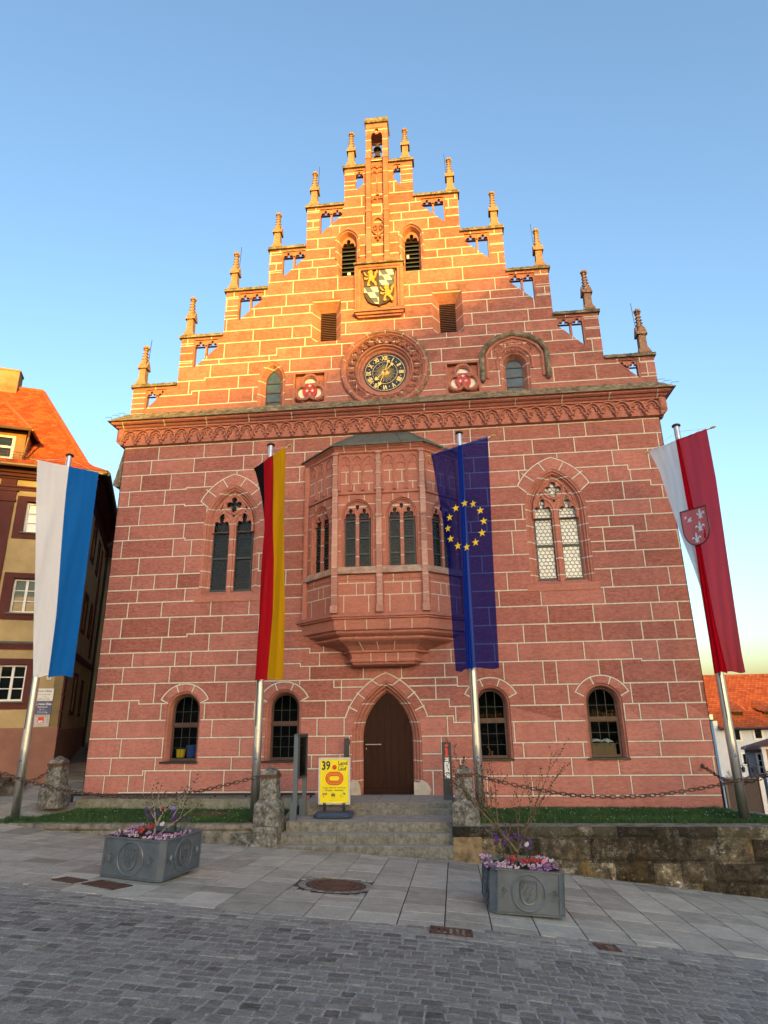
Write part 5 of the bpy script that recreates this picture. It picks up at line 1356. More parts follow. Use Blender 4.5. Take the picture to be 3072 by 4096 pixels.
m = MB(); m.box(-8.15, -1.75, -.30, -.26, .035, .085); m.build("bar", M_IRON, RL)
for x in (-8.1, -7.3, -6.3, -5.3, -4.3, -3.5, -2.6, -1.85): m = MB(); m.box(x-.025, x+.025, -.31, -.25, -.28 if x < -7.75 else -.01, .04); m.build("foot", M_IRON, RL)

# ------------------------------------------------------------------ stone posts with chains
def stone_post(x, y, zbase, label, tall=1.14):
    P = thing("stone_post", label, "stone post", (x, y, zbase), 0, "weathered stone posts with iron bands")
    rr = random.Random(int(x*100)); m = MB()
    prof = [(.285, .265, 0), (.28, .26, .2), (.275, .255, .40), (.262, .24, .44), (.205, .195, .50), (.20, .19, .52), (.185, .175, .80), (.170, .165, .965), (.176, .168, 1.03), (.165, .158, 1.05), (.02, .02, 1.15)]
    rings = []
    for a, b, z in prof:
        ring = []
        for i in range(20):
            t = i/5; s_, f_ = int(t) % 4, t-int(t)
            cs = [(-a, -b), (a, -b), (a, b), (-a, b)]; p, q = cs[s_], cs[(s_+1) % 4]
            u, v = p[0]+(q[0]-p[0])*f_, p[1]+(q[1]-p[1])*f_
            k = 1+.055*noise.noise(Vector((u*7+x, v*7, z*6))); cr = .95 if f_ == 0 else 1
            ring.append((u*k*cr, v*k*cr, z*tall/1.14+.012*noise.noise(Vector((u*9, v*9+x, z*5)))))
        rings.append(ring)
    m.loft(rings, cap=True); m.build("shaft", M_GREYPOST, P)
    b = MB(); hz = .955*tall/1.14
    b.loft([[(sx*.186, sy*.180, z) for sx, sy in ((-1, -1), (1, -1), (1, 1), (-1, 1))] for z in (hz-.035, hz+.035)]); b.build("iron_band", M_RUST, P); return P
stone_post(1.91, -2.60, -.275, "grey stone post right of the steps, beside the blue starred flag's pole"); stone_post(-2.24, -2.62, -.275, "grey stone post between the steps and the black red gold flag's pole")
stone_post(-7.98, -1.25, -.10, "grey stone post standing alone by the alley at the hall's left corner"); stone_post(-9.45, -2.45, -.22, "grey stone post beyond the left edge holding the chain ends"); stone_post(8.55, -2.55, -.27, "grey stone post beyond the right edge holding the chain ends")
lk = MB(); q = [(-.062, 0), (-.062, .026), (.062, .026), (.062, -.026), (-.062, -.026)]
lk.tube([(-.062, -.026, 0), (-.062, .026, 0), (.062, .026, 0), (.062, -.026, 0)], .0105, 5, True); lk.box(-.008, .008, .026, .045, -.008, .008); lk.box(-.008, .008, -.045, -.026, -.008, .008)
LINK = lk.build("link", M_CHAIN)
LINK_USED = [False]
def chain(pts, label):
    C_ = thing("iron_chain", label, "chain", pts[0], 0, "rusty chains between the stone posts")
    P = [Vector(p) for p in pts]; sp = []
    for i in range(len(P)-1):                        # smooth the measured sag
        p0, p1, p2, p3 = P[max(i-1, 0)], P[i], P[i+1], P[min(i+2, len(P)-1)]
        for k in range(12):
            t = k/12; sp.append(.5*((2*p1)+(-p0+p2)*t+(2*p0-5*p1+4*p2-p3)*t*t+(-p0+3*p1-3*p2+p3)*t*t*t))
    sp.append(P[-1]); dist = 0.0; pitch = .098; k = 0
    for a, b in zip(sp, sp[1:]):
        L = (b-a).length
        while dist <= L and L > 0:
            p = a+(b-a)*(dist/L); d = (b-a).normalized()
            if not LINK_USED[0]: o = LINK; LINK_USED[0] = True
            else: o = LINK.copy(); COL.objects.link(o)
            o.parent = C_; o.location = p-P[0]
            o.rotation_mode = 'QUATERNION'; o.rotation_quaternion = d.to_track_quat('X', 'Z') @ Matrix.Rotation((math.pi/2 if k % 2 else 0)+random.uniform(-.35, .35), 3, 'X').to_quaternion()
            dist += pitch; k += 1
        dist -= L
    return C_
chain([(2.09, -2.62, .69), (2.71, -2.65, .53), (3.53, -2.68, .37), (4.2, -2.7, .28), (5.0, -2.7, .25), (5.66, -2.7, .28), (6.36, -2.68, .36), (7.2, -2.66, .50), (7.85, -2.62, .64), (8.36, -2.58, .76)], "long rusty chain sagging over the right lawn from post beside steps")
chain([(-9.26, -2.45, .80), (-8.53, -2.58, .78), (-8.0, -2.6, .64), (-7.12, -2.62, .45), (-6.31, -2.66, .34), (-5.5, -2.7, .285), (-4.6, -2.7, .28), (-3.9, -2.69, .37), (-3.11, -2.67, .53), (-2.43, -2.62, .68)], "long rusty chain sagging over the left lawn between two posts")
chain([(-9.26, -2.40, .72), (-8.92, -2.0, .54), (-8.64, -1.95, .50), (-8.35, -1.8, .51), (-8.15, -1.5, .66), (-8.05, -1.42, .83)], "short rusty chain looping behind the white and blue flag's pole")
chain([(7.66, -.02, .62), (7.66, -.7, .50), (7.69, -1.1, .42), (7.74, -1.5, .39), (7.85, -1.9, .43), (8.1, -2.25, .58), (8.42, -2.45, .74)], "short rusty chain hanging from a hook on the hall's right corner")
m = MB(); m.tube([(7.66, .0, .66), (7.66, -.05, .66), (7.665, -.06, .60), (7.66, -.02, .58)], .018, 6); m.build("wall_hook", M_IRON, HALL)

# ------------------------------------------------------------------ flagpoles and flags
def flagpole(x, y, zbase, zt, label):
    P = thing("flagpole", label, "flagpole", (x, y, zbase), 0, "brushed metal flagpoles before the facade")
    h = zt-zbase; m = MB(); m.lathe((0, 0, 0), [(.098, 0), (.096, 1.5), (.088, 3.0), (.078, 5.5), (.066, h-.06), (.064, h-.05)], 20)
    m.build("pole", M_ALU, P, smooth=True)
    g = MB(); g.box(-.012, .012, -.105, -.08, 1.9, h-.4); g.build("halyard_slot", plain("dark_slot", (.06, .06, .06), .6), P).location = (-.035, 0.016, 0)
    g = MB(); g.box(-.02, .02, -.112, -.085, 1.5, 1.95); g.build("slot_cover", M_ALU, P).location = (-.02, .005, 0)
    s = MB(); s.add([(-.045, -.1005, 1.22), (.045, -.1005, 1.22), (0, -.0995, 1.29)], [(0, 1, 2)]); s.build("blue_sticker", plain("blue_sticker", (.05, .16, .30), .5), P)
    c = MB(); c.lathe((0, 0, h-.06), [(.066, 0), (.10, .01), (.105, .03), (.09, .055), (.03, .085), (.0, .09)], 16); c.build("cap", M_BLACK, P, smooth=True)
    r = MB(); r.tube([(-.03, -.075, 2.2), (-.03, -.08, h-.15)], .005, 4); r.build("halyard", plain("white_cord", (.6, .6, .58), .8), P)
    return P
PY = -2.2
POLE = {'L': (-8.28, -.24), 'DE': (-2.69, -.25), 'EU': (2.235, -.255), 'R': (7.56, -.27)}
flagpole(*POLE['L'][:1], PY, POLE['L'][1], 8.76, "brushed metal flagpole carrying the white and blue flag"); flagpole(POLE['DE'][0], PY, POLE['DE'][1], 8.73, "brushed metal flagpole carrying the black red gold flag")
flagpole(POLE['EU'][0], PY, POLE['EU'][1], 8.76, "brushed metal flagpole carrying the blue flag with stars"); flagpole(POLE['R'][0], PY, POLE['R'][1], 8.62, "brushed metal flagpole carrying the white and red flag")
def interp(tab, v):
    if v <= tab[0][1]: return tab[0][0]
    for (a, va), (b, vb) in zip(tab, tab[1:]):
        if v <= vb: return a+(b-a)*(v-va)/(vb-va)
    return tab[-1][0]
def flag(label, A, B, L, bands, mats, polex, waves=.03, decor=None):
    """bands: list of (edge table [(s, drop)]) from left to right edge; a band whose edges cross is wrapped behind"""
    A = Vector(A); B = Vector(B); d = (B-A).normalized(); n = Vector((d.y, -d.x, 0))
    if n.y > 0: n = -n
    M = (A+B)/2; half = (B-A).length/2
    F = thing("banner_flag", label, "flag", M, 0, "long banner flags hung from crossbars")
    def S(s, v, off=0.0):
        w = waves*math.sin(s*9+v*.8)*min(1, v*.6)+waves*.8*math.sin(s*4.3-v*.5+1)*min(1, v*.4)
        # the cloth bellies out round the pole behind it
        w -= .02*math.exp(-(s-.02)**2/.02)
        return d*s+n*(off+.05-w)+Vector((0, 0, -v))
    NV = 56; NU = 14
    for i in range(len(bands)-1):
        m = MB(); vs = []
        for j in range(NV+1):
            v = L*j/NV
            a, b = interp(bands[i], v), interp(bands[i+1], v)
            w0 = (bands[i+1][0][0]-bands[i][0][0])       # full width of the band
            wd = max(b-a, .012); back = math.sqrt(max(w0*w0-wd*wd, 0))*.28*(1 if i == 0 else 0)
            for k in range(NU+1):
                t = k/NU; off = 0.0
                if i == 0: off = -back*math.sin((1-t)*math.pi/2)
                elif back: off = -.3*back*math.sin(t*math.pi)
                rip = (.014*math.sin(a*13+k*.9+v*1.3)*min(1, v*.3)+.012*math.sin(k*1.7+i*2)*math.exp(-v*1.2)+.012*noise.noise(Vector((t*4+i*3, v*1.1, 2)))+.006*noise.noise(Vector((t*11+i*3, v*2.2, 7))))*math.sin(t*math.pi)**.5
                vv = v
                if j == NV: vv = L+.025*math.sin(t*5+i*2)
                vs.append(tuple(S(a+(b-a)*t, vv, off+rip+ (.006*i))))
        K = NU+1; m.add(vs, [(j*K+k, j*K+k+1, (j+1)*K+k+1, (j+1)*K+k) for j in range(NV) for k in range(NU)])
        m.build("cloth_band", mats[i], F, smooth=True, recalc=False)
    r = MB(); ex = .02; r.tube([tuple(d*(-half-ex)), tuple(d*(half+ex))], .020, 10); r.build("crossbar", M_WHITE, F, smooth=True)
    for s in (-1, 1):
        k = MB(); e = d*(s*(half+ex)); prof = [(0, .018), (.02, .026), (.05, .02), (.07, .03), (.11, .022), (.15, .006)]
        k.tube([tuple(e+d*(s*h)) for h, _ in prof], [rr for _, rr in prof], 8); k.build("finial", plain("yellow_finial", (.62, .48, .05), .4), F, smooth=True)
        c = MB(); c.tube([tuple(e), tuple(Vector((polex-M.x, PY-M.y-.02, .28)))], .004, 4); c.build("cord", plain("white_cord", (.6, .6, .58), .8), F)
    if decor: decor(F, S)
    return F
CW_, CB, CBL, CR, CG, CEU, CR2 = (cloth_mat("white_flag_cloth", (.88, .90, .94), .35, .05), cloth_mat("blue_flag_cloth", (.012, .16, .55), .35, .06), cloth_mat("black_flag_cloth", (.012, .012, .016), .2, .05), cloth_mat("red_flag_cloth", (.52, .012, .02), .35, .05),
                              cloth_mat("gold_flag_cloth", (.80, .42, .01), .4, .04), cloth_mat("starred_blue_flag_cloth", (.012, .018, .22), .4, .46, (.17, .25, .62)), cloth_mat("rose_red_flag_cloth", (.54, .035, .055), .45, .05, (.85, .33, .38)))
CR3 = cloth_mat("doubled_red_flag_cloth", (.42, .004, .012), .2, .0)
flag("white and blue banner flag hanging at far left before the ochre house", (-8.736, -2.838, 8.34), (-7.651, -1.791, 8.34), 5.43,
     [[(-.75, 0), (-.43, 2.5), (-.06, 5.43)], [(0, 0), (.02, .71), (.11, 2.22), (.22, 4.01), (.24, 5.42)], [(.75, 0), (.78, 2.82), (.79, 5.4)]], [CW_, CB], POLE['L'][0])
flag("black red and gold banner flag hanging left of the oriel", (-3.247, -1.667, 8.265), (-2.022, -2.98, 8.265), 5.57,
     [[(-.90, 0), (-.55, 1.0), (-.24, 1.88), (-.14, 2.4), (-.17, 5.6)], [(-.31, 0), (-.13, 1.0), (-.09, 1.9), (-.12, 2.4), (-.16, 3.1), (-.14, 4.0), (-.19, 5.56)], [(.24, 0), (.39, 1.65), (.46, 2.81), (.47, 4.06), (.37, 5.56)], [(.90, 0), (.93, .9), (1.06, 2.2), (1.13, 4.15), (1.11, 5.59)]], [CBL, CR, CG], POLE['DE'][0])
def eu_stars(F, S):
    for k in range(12):
        a = 2*math.pi*k/12; cs, cv = .09+.50*math.cos(a)*.98, 2.10-.55*math.sin(a); m = MB(); pts = []
        for i in range(10):
            r = (.100 if i % 2 == 0 else .040); b = math.pi/2+math.pi*i/5; pts.append(tuple(S(cs+r*math.cos(b), cv-r*math.sin(b), .028)))
        c = tuple(S(cs, cv, .028)); m.add(pts+[c], [(i, (i+1) % 10, 10) for i in range(10)])
        m.build("star", plain("yellow_star", (.85, .58, .01), .7), F)
flag("dark blue translucent banner flag with a ring of yellow stars, right of the oriel", (1.5, -1.84, 8.305), (2.949, -2.792, 8.305), 5.46,
     [[(-.86, 0), (-.60, 2.72), (-.54, 5.46)], [(-.02, 0), (-.06, 2.7), (-.10, 5.46)], [(.10, 0), (.06, 2.7), (.07, 5.46)], [(.85, 0), (.76, 2.63), (.72, 5.5)]], [CEU, cloth_mat("doubled_blue_flag_cloth", (.008, .03, .26), .2, .0), CEU], POLE['EU'][0], .02, eu_stars)
def town_arms(F, S):
    m = MB(); pts = shield(.10, 0, .62, .86, 8); pts = [(u, 2.23-v) for u, v in pts]
    def poly(ps, off, mat, name):
        tv, tf = tri2d([ps]); g = MB(); g.add([tuple(S(u, v, off)) for u, v in tv], tf); g.build(name, mat, F)
    poly(pts, .022, cloth_mat("pink_shield_cloth", (.62, .20, .24), .4, .0), "shield")
    g = MB(); g.tube([tuple(S(u, v, .03)) for u, v in pts+[pts[0]]], .013, 5); g.build("shield_outline", M_BLACK, F)
    for u, v in ((-.02, 1.98), (.25, 1.96), (.20, 2.25), (.08, 2.50)):
        poly([(u+(a*.27), v-b*.29) for a, b in FLEUR], .036, plain("pale_blue_fleur", (.55, .62, .72), .8), "fleur")
flag("white and red banner flag with a fleur shield hanging at far right", (7.011, -1.721, 8.145), (8.004, -2.916, 8.145), 5.50,
     [[(-.80, 0), (-.66, .54), (-.56, 1.35), (-.44, 2.02), (-.38, 2.37), (-.25, 3.06), (-.14, 3.83), (-.05, 4.4), (-.07, 5.5)], [(-.02, 0), (-.03, 1.5), (-.01, 2.76), (-.03, 4.4), (-.05, 5.5)], [(.06, 0), (.10, 1.5), (.14, 2.8), (.16, 4.4), (.22, 5.5)], [(.75, 0), (.74, 1.23), (.66, 2.88), (.61, 4.14), (.58, 5.13), (.59, 5.5)]], [CW_, CR3, CR2], POLE['R'][0], .02, town_arms)
# ================================================================== THINGS BY THE DOOR
# info pylon
PY_ = thing("info_pylon", "slim anthracite info pylon with red letter i right of the door", "info pylon", (1.555, -.95, 0))
m = MB(); m.box(-.11, .11, -.055, .055, 0, 1.26); m.build("pillar", plain("anthracite_paint", (.028, .032, .034), .45), PY_)
m = MB(); m.box(-.112, .112, -.057, .057, 0, .10); m.build("base", plain("anthracite_base", (.035, .045, .06), .4), PY_)
t = MB(); t.lathe((0, -.060, 1.185), [(0, 0), (.036, 0), (.036, .004)], 20, axis='y'); t.prism([(-.045, 1.125), (.028, 1.125), (.028, .965), (.052, .965), (.052, .945), (-.052, .945), (-.052, .965), (-.026, .965), (-.026, 1.105), (-.045, 1.105)], -.061, -.055)
t.build("letter_i", plain("signal_red", (.65, .045, .02), .5), PY_)
NP = MB(); NP.box(-.058, .058, -.060, -.055, .83, .925); npo = NP.build("number_plate", plain("enamel_blue_black", (.008, .012, .035), .3), PY_)
t = MB(); put_text(t, "25", 0, .875, -.0605, .095, xs=.85, bold=.006); t.tube([(-.053, -.060, .835), (-.053, -.060, .92), (.053, -.060, .92), (.053, -.060, .835)], .0022, 4, True); t.build("digits", M_WHITE, npo)
s = MB(); s.box(-.062, .058, -.059, -.055, .465, .82); so = s.build("notice", M_WHITE, PY_)
t = MB()
for z, wd in ((.795, .055), (.775, .075), (.72, .05), (.70, .065), (.675, .08), (.655, .05)): t.box(-wd/2, wd/2, -.0600, -.0588, z-.0012, z+.0012)
t.box(-.035, .035, -.0602, -.0588, .744, .752)
for a in (.75, -.75):                                  # crossed hammer and pick
    c, s_ = math.cos(a), math.sin(a)
    def Q(u, v): return (u*c-v*s_, .555+u*s_+v*c)
    t.prism([Q(-.005, -.05), Q(.005, -.05), Q(.005, .03), Q(-.005, .03)], -.0605, -.0588); t.prism([Q(-.028, .028), Q(.022, .028), Q(.03, .04), Q(.022, .048), Q(-.028, .048)], -.0606, -.0588)
t.build("print", M_BLACK, so)
# dark slim post beside the jamb
m = MB(); m.box(-1.0, -.885, -.42, -.33, 0, 1.36); m.box(-.885, -.865, -.41, -.35, 1.2, 1.33); tag(m.build("intercom_post", plain("anthracite_paint", (.028, .032, .034), .45)), "slim anthracite post standing behind the yellow poster left of door", "post")
# poster stand
PO = thing("poster_stand", "yellow event poster in a silver frame stand on the steps", "poster stand", (-.97, -1.90, -.24), 0)
b = MB(); 
def roundslab(m, hw, hd, z0, z1, ch):
    ring = [(-hw+ch, -hd), (hw-ch, -hd), (hw, -hd+ch), (hw, hd-ch), (hw-ch, hd), (-hw+ch, hd), (-hw, hd-ch), (-hw, -hd+ch)]
    m.loft([[(x, y, z0) for x, y in ring], [(x*1.02, y*1.02, z0+(z1-z0)*.5) for x, y in ring], [(x*.94, y*.9, z1) for x, y in ring], [(x*.8, y*.55, z1+.015) for x, y in ring]], cap=True)
roundslab(b, .42, .26, .025, .11, .08)
for x in (-.3, .3): b.lathe((x, -.12, 0), [(.06, 0), (.06, .03)], 12); b.lathe((x, .12, 0), [(.06, 0), (.06, .03)], 12)
b.build("base", plain("slate_blue_plastic", (.035, .055, .095), .45), PO)
l = MB()
for x in (-.235, -.20, .20, .235): l.box(x-.014, x+.014, -.03, .03, .10, .30)
l.build("spring_legs", M_BLACK, PO)
f = MB(); f.plate([[(-.36, .265), (.36, .265), (.36, 1.235), (-.36, 1.235)], [(-.325, .30), (-.325, 1.20), (.325, 1.20), (.325, .30)]], -.025, .025); f.build("frame", plain("silver_frame", (.62, .62, .62), .35, metal=.6), PO)
s = MB(); s.box(-.33, .33, -.012, .012, .29, 1.21); so = s.build("poster", plain("yellow_poster", (.83, .68, .0), .35, .03), PO)
t = MB(); put_text(t, "39", -.195, 1.06, -.0135, .25, 0, xs=.80, bold=.008); put_text(t, "Land", .19, 1.115, -.0135, .112, 0, bold=.003); put_text(t, "Lauf", .175, 1.0, -.0135, .112, 0, bold=.002); put_text(t, "Kreis", .155, 1.057, -.0135, .052, 0)
put_text(t, "Samstag, 10. Mai 2025 · Start 8.00 Uhr", 0, .606, -.0135, .036, 0, xs=.92, bold=.0006); put_text(t, "Kreuth – Schwend", 0, .555, -.0135, .054, 0, bold=.001)
put_text(t, "dz", -.025, .462, -.0135, .095, 0, bold=.005); put_text(t, "www.landkreislauf.de", 0, .345, -.0135, .014, 0) if False else None
put_text(t, "Amberg-", .165, .46, -.0135, .022, 0); put_text(t, "Sulzbacher", .165, .437, -.0135, .022, 0); put_text(t, "Land", .165, .414, -.0135, .022, 0)
t.box(-.07, .02, -.0138, -.0125, .395, .400); t.box(-.15, .15, -.0136, -.0125, .352, .355)
t.build("print", plain("navy_print", (.012, .022, .05), .6), so)
t = MB(); t.lathe((.0, -.0155, 1.03), [(0, 0), (.052, 0), (.048, .003)], 24, axis='y')
def stadium(hw, hh, n=10):
    return [( (hw-hh)+hh*math.cos(-math.pi/2+math.pi*i/n), hh*math.sin(-math.pi/2+math.pi*i/n)) for i in range(n+1)]+[(-(hw-hh)+hh*math.cos(math.pi/2+math.pi*i/n), hh*math.sin(math.pi/2+math.pi*i/n)) for i in range(n+1)]
for hw, hh in ((.205, .140), (.172, .107), (.139, .074)):
    t.plate([[(u, .80+v) for u, v in stadium(hw, hh)], [(u, .80+v) for u, v in stadium(hw-.026, hh-.026)]], -.0142, -.012)
t.box(-.245, -.225, -.0138, -.012, .41, .445); t.build("red_print", plain("poster_red", (.62, .04, .01), .5), so)
t = MB()
for x, z, c in ((-.25, .475, 0), (-.225, .485, 1), (-.195, .47, 2), (-.18, .48, 0), (.215, .49, 1), (.235, .48, 1)): t.lathe((x, -.0142, z), [(0, 0), (.02, 0), (.02, .002)], 10, c, axis='y')
t.build("coloured_print", [plain("print_magenta", (.5, .05, .25)), plain("print_teal", (.03, .3, .4)), plain("print_orange", (.7, .25, .02))], so)
# glass display case seen edge on
DC = thing("display_case", "tall grey metal display case seen edge-on left of the steps", "display case", (-1.77, -2.29, -.24))
mg = plain("blue_grey_powder_coat", (.095, .125, .145), .45)
dvec = (.07, .60)
for k, (x, y) in enumerate(((0, 0), dvec)):
    m = MB(); m.box(x-.045, x+.045, y-.035, y+.035, 0, 1.74); m.build("post", mg, DC)
    m = MB(); m.box(x-.10, x+.02, y-.05, y+.05, 0, .38); m.build("foot", mg, DC)
m = MB()
def side(u, w, v): return (dvec[0]*u-w*.99, dvec[1]*u+w*.1, v)
m.T = side
m.plate([[(.05, .82), (.95, .82), (.95, 1.73), (.05, 1.73)], [(.10, .87), (.10, 1.68), (.90, 1.68), (.90, .87)]], -.07, -.02); m.T = None; m.build("frame", plain("dark_grey_frame", (.05, .055, .06), .4), DC)
m = MB(side); m.box(.10, .90, -.045, -.035, .87, 1.68); m.build("glass", M_GLASSTHIN, DC)
m = MB(side); m.box(.10, .90, -.015, -.005, .87, 1.68); po = m.build("notice_board", plain("pale_notice", (.42, .36, .34), .6, .2), DC)
m = MB(side); m.box(.62, .86, -.022, -.016, 1.0, 1.62); m.build("blue_notice", plain("blue_notice", (.10, .16, .2), .5, .3), po)
m = MB(); m.box(-.05, .13, -.04, .64, 1.735, 1.755); m.build("cover_strip", plain("dark_grey_frame", (.05, .055, .06), .4), DC)

# ------------------------------------------------------------------ things on the sills inside the windows
m = MB(); m.lathe((-5.585, .42, .90), [(.105, 0), (.125, .19), (.13, .20), (.12, .20), (.10, .02)], 16); tag(m.build("yellow_bucket", plain("yellow_plastic", (.75, .50, .01), .4)), "yellow plastic bucket behind the glass of the leftmost ground floor window", "bucket")
m = MB(); m.lathe((-5.30, .46, .90), [(.12, 0), (.145, .26), (.155, .27), (.155, .30), (.14, .30), (.11, .02)], 16); tag(m.build("blue_bucket", plain("blue_plastic", (.015, .07, .38), .4)), "blue plastic bucket behind the glass of the leftmost ground floor window", "bucket")
m = MB(); m.lathe((-5.10, .38, .90), [(.06, 0), (.09, .09), (.095, .10), (.08, .09), (.05, .02)], 14); tag(m.build("red_bowl", plain("red_plastic", (.5, .03, .03), .4)), "small red plastic bowl beside the blue bucket inside the window", "bowl")
m = MB(); m.box(5.22, 5.78, .34, .60, .86, 1.14, 0); m.box(5.49, 5.505, .335, .34, .86, 1.14, 1); m.box(5.28, 5.34, .336, .34, 1.08, 1.14, 1); m.box(5.62, 5.67, .336, .34, 1.08, 1.14, 1)
tag(m.build("cardboard_box", [plain("cardboard", (.30, .20, .105), .8), plain("brown_tape", (.20, .12, .06), .5)]), "brown cardboard box behind the glass of the rightmost ground floor window", "box")
for k, (x, w) in enumerate(((5.34, .11), (5.60, .13))):
    m = MB(); rr = random.Random(k); pts = [(x+w*math.cos(a)*1.2*(.8+.4*rr.random()), .44+.1*math.sin(a), 1.15+.05*rr.random()) for a in [2*math.pi*i/12 for i in range(12)]]
    m.loft([pts, [(x+(px-x)*.7, py, 1.20+.04*rr.random()) for px, py, pz in pts], [(x+(px-x)*.2, py, 1.22+.03*rr.random()) for px, py, pz in pts]], cap=True)
    tag(m.build("plastic_bag", M_WHITE), ("left" if k == 0 else "right")+" crumpled white plastic bag lying on the cardboard box in window", "plastic bag", "bags on the cardboard box")

# ================================================================== PLANTERS
def planter_build(x, y, rz, label, size=1.12, h=.53):
    P = thing("planter_box", label, "planter", (x, y, gz(x, y)+.055), rz, "square grey metal planters with coat of arms reliefs"); a = size/2
    bs = MB(); ch = .05
    def octo(a, c): return [(-a+c, -a), (a-c, -a), (a, -a+c), (a, a-c), (a-c, a), (-a+c, a), (-a, a-c), (-a, -a+c)]
    bs.loft([[(u, v, z) for u, v in octo(a-.10, .06)] for z in (-.12, .03)], cap=True); bs.build("base", M_GROUT, P)
    m = MB(); c = .07
    rings = [[(u, v, z) for u, v in octo(r, c)] for r, z in ((a+.012, 0), (a+.012, .018), (a, .022), (a, h-.02), (a+.016, h-.012), (a+.016, h+.004), (a-.035, h+.006), (a-.04, h-.03), (a-.05, h-.12))]
    m.loft(rings); m.add([(u, v, .0) for u, v in octo(a, c)], [tuple(range(8))])
    for k in range(4):                                 # standing seams beside the rounded corners
        q = k*math.pi/2; cs, sn = math.cos(q), math.sin(q)
        for s in (-1, 1):
            px = s*(a-c-.005); pts = [(px, -a-.008, .01), (px, -a-.008, h-.02)]
            m.tube([(cs*u-sn*v, sn*u+cs*v, z) for u, v, z in pts], .011, 5)
        for z in (.03, h-.03):
            pts = [(-a+c, -a-.004, z), (a-c, -a-.004, z)]; m.tube([(cs*u-sn*v, sn*u+cs*v, zz) for u, v, zz in pts], .008, 4)
    m.build("box", M_ZINC, P)
    for k in range(4):
        q = k*math.pi/2; cs, sn = math.cos(q), math.sin(q)
        def T(u, w, v): return (cs*u-sn*(-a+w), sn*u+cs*(-a+w), v)
        r = MB(T); cz = h*.5; R0 = .222
        r.tube([(R0*math.cos(2*math.pi*i/40), -.004, cz+R0*math.sin(2*math.pi*i/40)) for i in range(40)], .015, 6, True)
        sh = shield(0, cz, .215, .27); r.prism(sh, -.014, 0, back=False); r.tube([(u, -.018, v) for u, v in sh], .012, 5, True)
        for fx, fz in ((-.062, .082), (0, .082), (.062, .082), (-.034, 0), (.034, 0), (0, -.078)):
            r.prism(fleur(fx, cz+fz, .082), -.032, -.012, back=False)
            for s in (-1, 1): r.ball((fx+s*.018, -.022, cz+fz+.012), .010, 6)
        r.build("medallion", M_ZINC, P)
        for s in (-1, 1):
            g = MB(T); gx = s*.345; gz_ = cz-.015
            for i in range(-3, 4):
                an = i*.30; L = .105-.008*abs(i); g.tube([(gx, -.004, gz_-.03), (gx+L*.55*math.sin(an)*1.1, -.010, gz_-.03+L*.6*math.cos(an)), (gx+L*math.sin(an)*.95, -.006, gz_-.03+L*math.cos(an))], .0075, 5)
            for t_ in (-1, 1): g.tube([(gx+t_*(.024+.02*math.cos(b)), -.006, gz_-.055+.02*math.sin(b)) for b in [2*math.pi*i/10 for i in range(9)]], .006, 4)
            g.build("palmette", M_ZINC, P)
    s = MB(); s.add([(-a+.05, -a+.05, h-.07), (a-.05, -a+.05, h-.07), (a-.05, a-.05, h-.07), (-a+.05, a-.05, h-.07)], [(0, 1, 2, 3)]); s.build("soil", M_SOIL, P)
    P.rotation_euler = (0, math.atan(-(gz(x+.4, y)-gz(x-.4, y))/.8)*.75, rz)
    return P
PL1 = (-3.03, -6.42, R_(-11)); PL2 = (2.58, -6.68, R_(5))
planter_build(*PL1, "square grey metal planter left of the manhole, turned with two sides showing", 1.08); planter_build(*PL2, "square grey metal planter on the right, beside the retaining wall", .98)
# pansies and other bedding flowers
M_LEAF = simple("pansy_leaf", (.022, .052, .014), .6, var=.4, nscale=20); M_PETL = simple("lilac_petal", (.34, .17, .33), .7, var=.3, nscale=40); M_PETP = simple("purple_petal", (.11, .025, .14), .7, var=.4, nscale=40)
M_PETW = simple("white_petal", (.52, .46, .50), .7, var=.1); M_PETR = simple("crimson_petal", (.26, .006, .014), .6, var=.3, nscale=40); M_PETV = simple("violet_petal", (.075, .02, .16), .6, var=.4, nscale=40); M_PETK = simple("pink_petal", (.75, .20, .35), .6, var=.2); M_PETB = simple("blue_petal", (.22, .20, .62), .6, var=.2); M_EYE = simple("yellow_eye", (.7, .45, .02), .6)
def bloom(m, c, r, ma, mb_, rr, tilt=None):
    n = Vector((rr.uniform(-.5, .5), -.75+rr.uniform(-.3, .3), .7)).normalized() if tilt is None else tilt
    q = Vector((0, 0, 1)).rotation_difference(n); c = Vector(c)
    for k in range(5):
        a = 2*math.pi*k/5+math.pi/2+.3; mat = ma if k in (0, 1, 4) else mb_
        pts = [Vector((0, 0, 0))]+[Vector((r*.62*math.cos(a)+r*.5*math.cos(b), r*.62*math.sin(a)+r*.5*math.sin(b), .004*k+.004*math.sin(b))) for b in [a-2.0+4.0*i/6 for i in range(7)]]
        m.add([tuple(c+q @ p) for p in pts], [tuple(range(8))], mat)
    m.add([tuple(c+q @ Vector((.18*r*math.cos(b), .18*r*math.sin(b), .024))) for b in [2*math.pi*i/6 for i in range(6)]], [tuple(range(6))], 4)
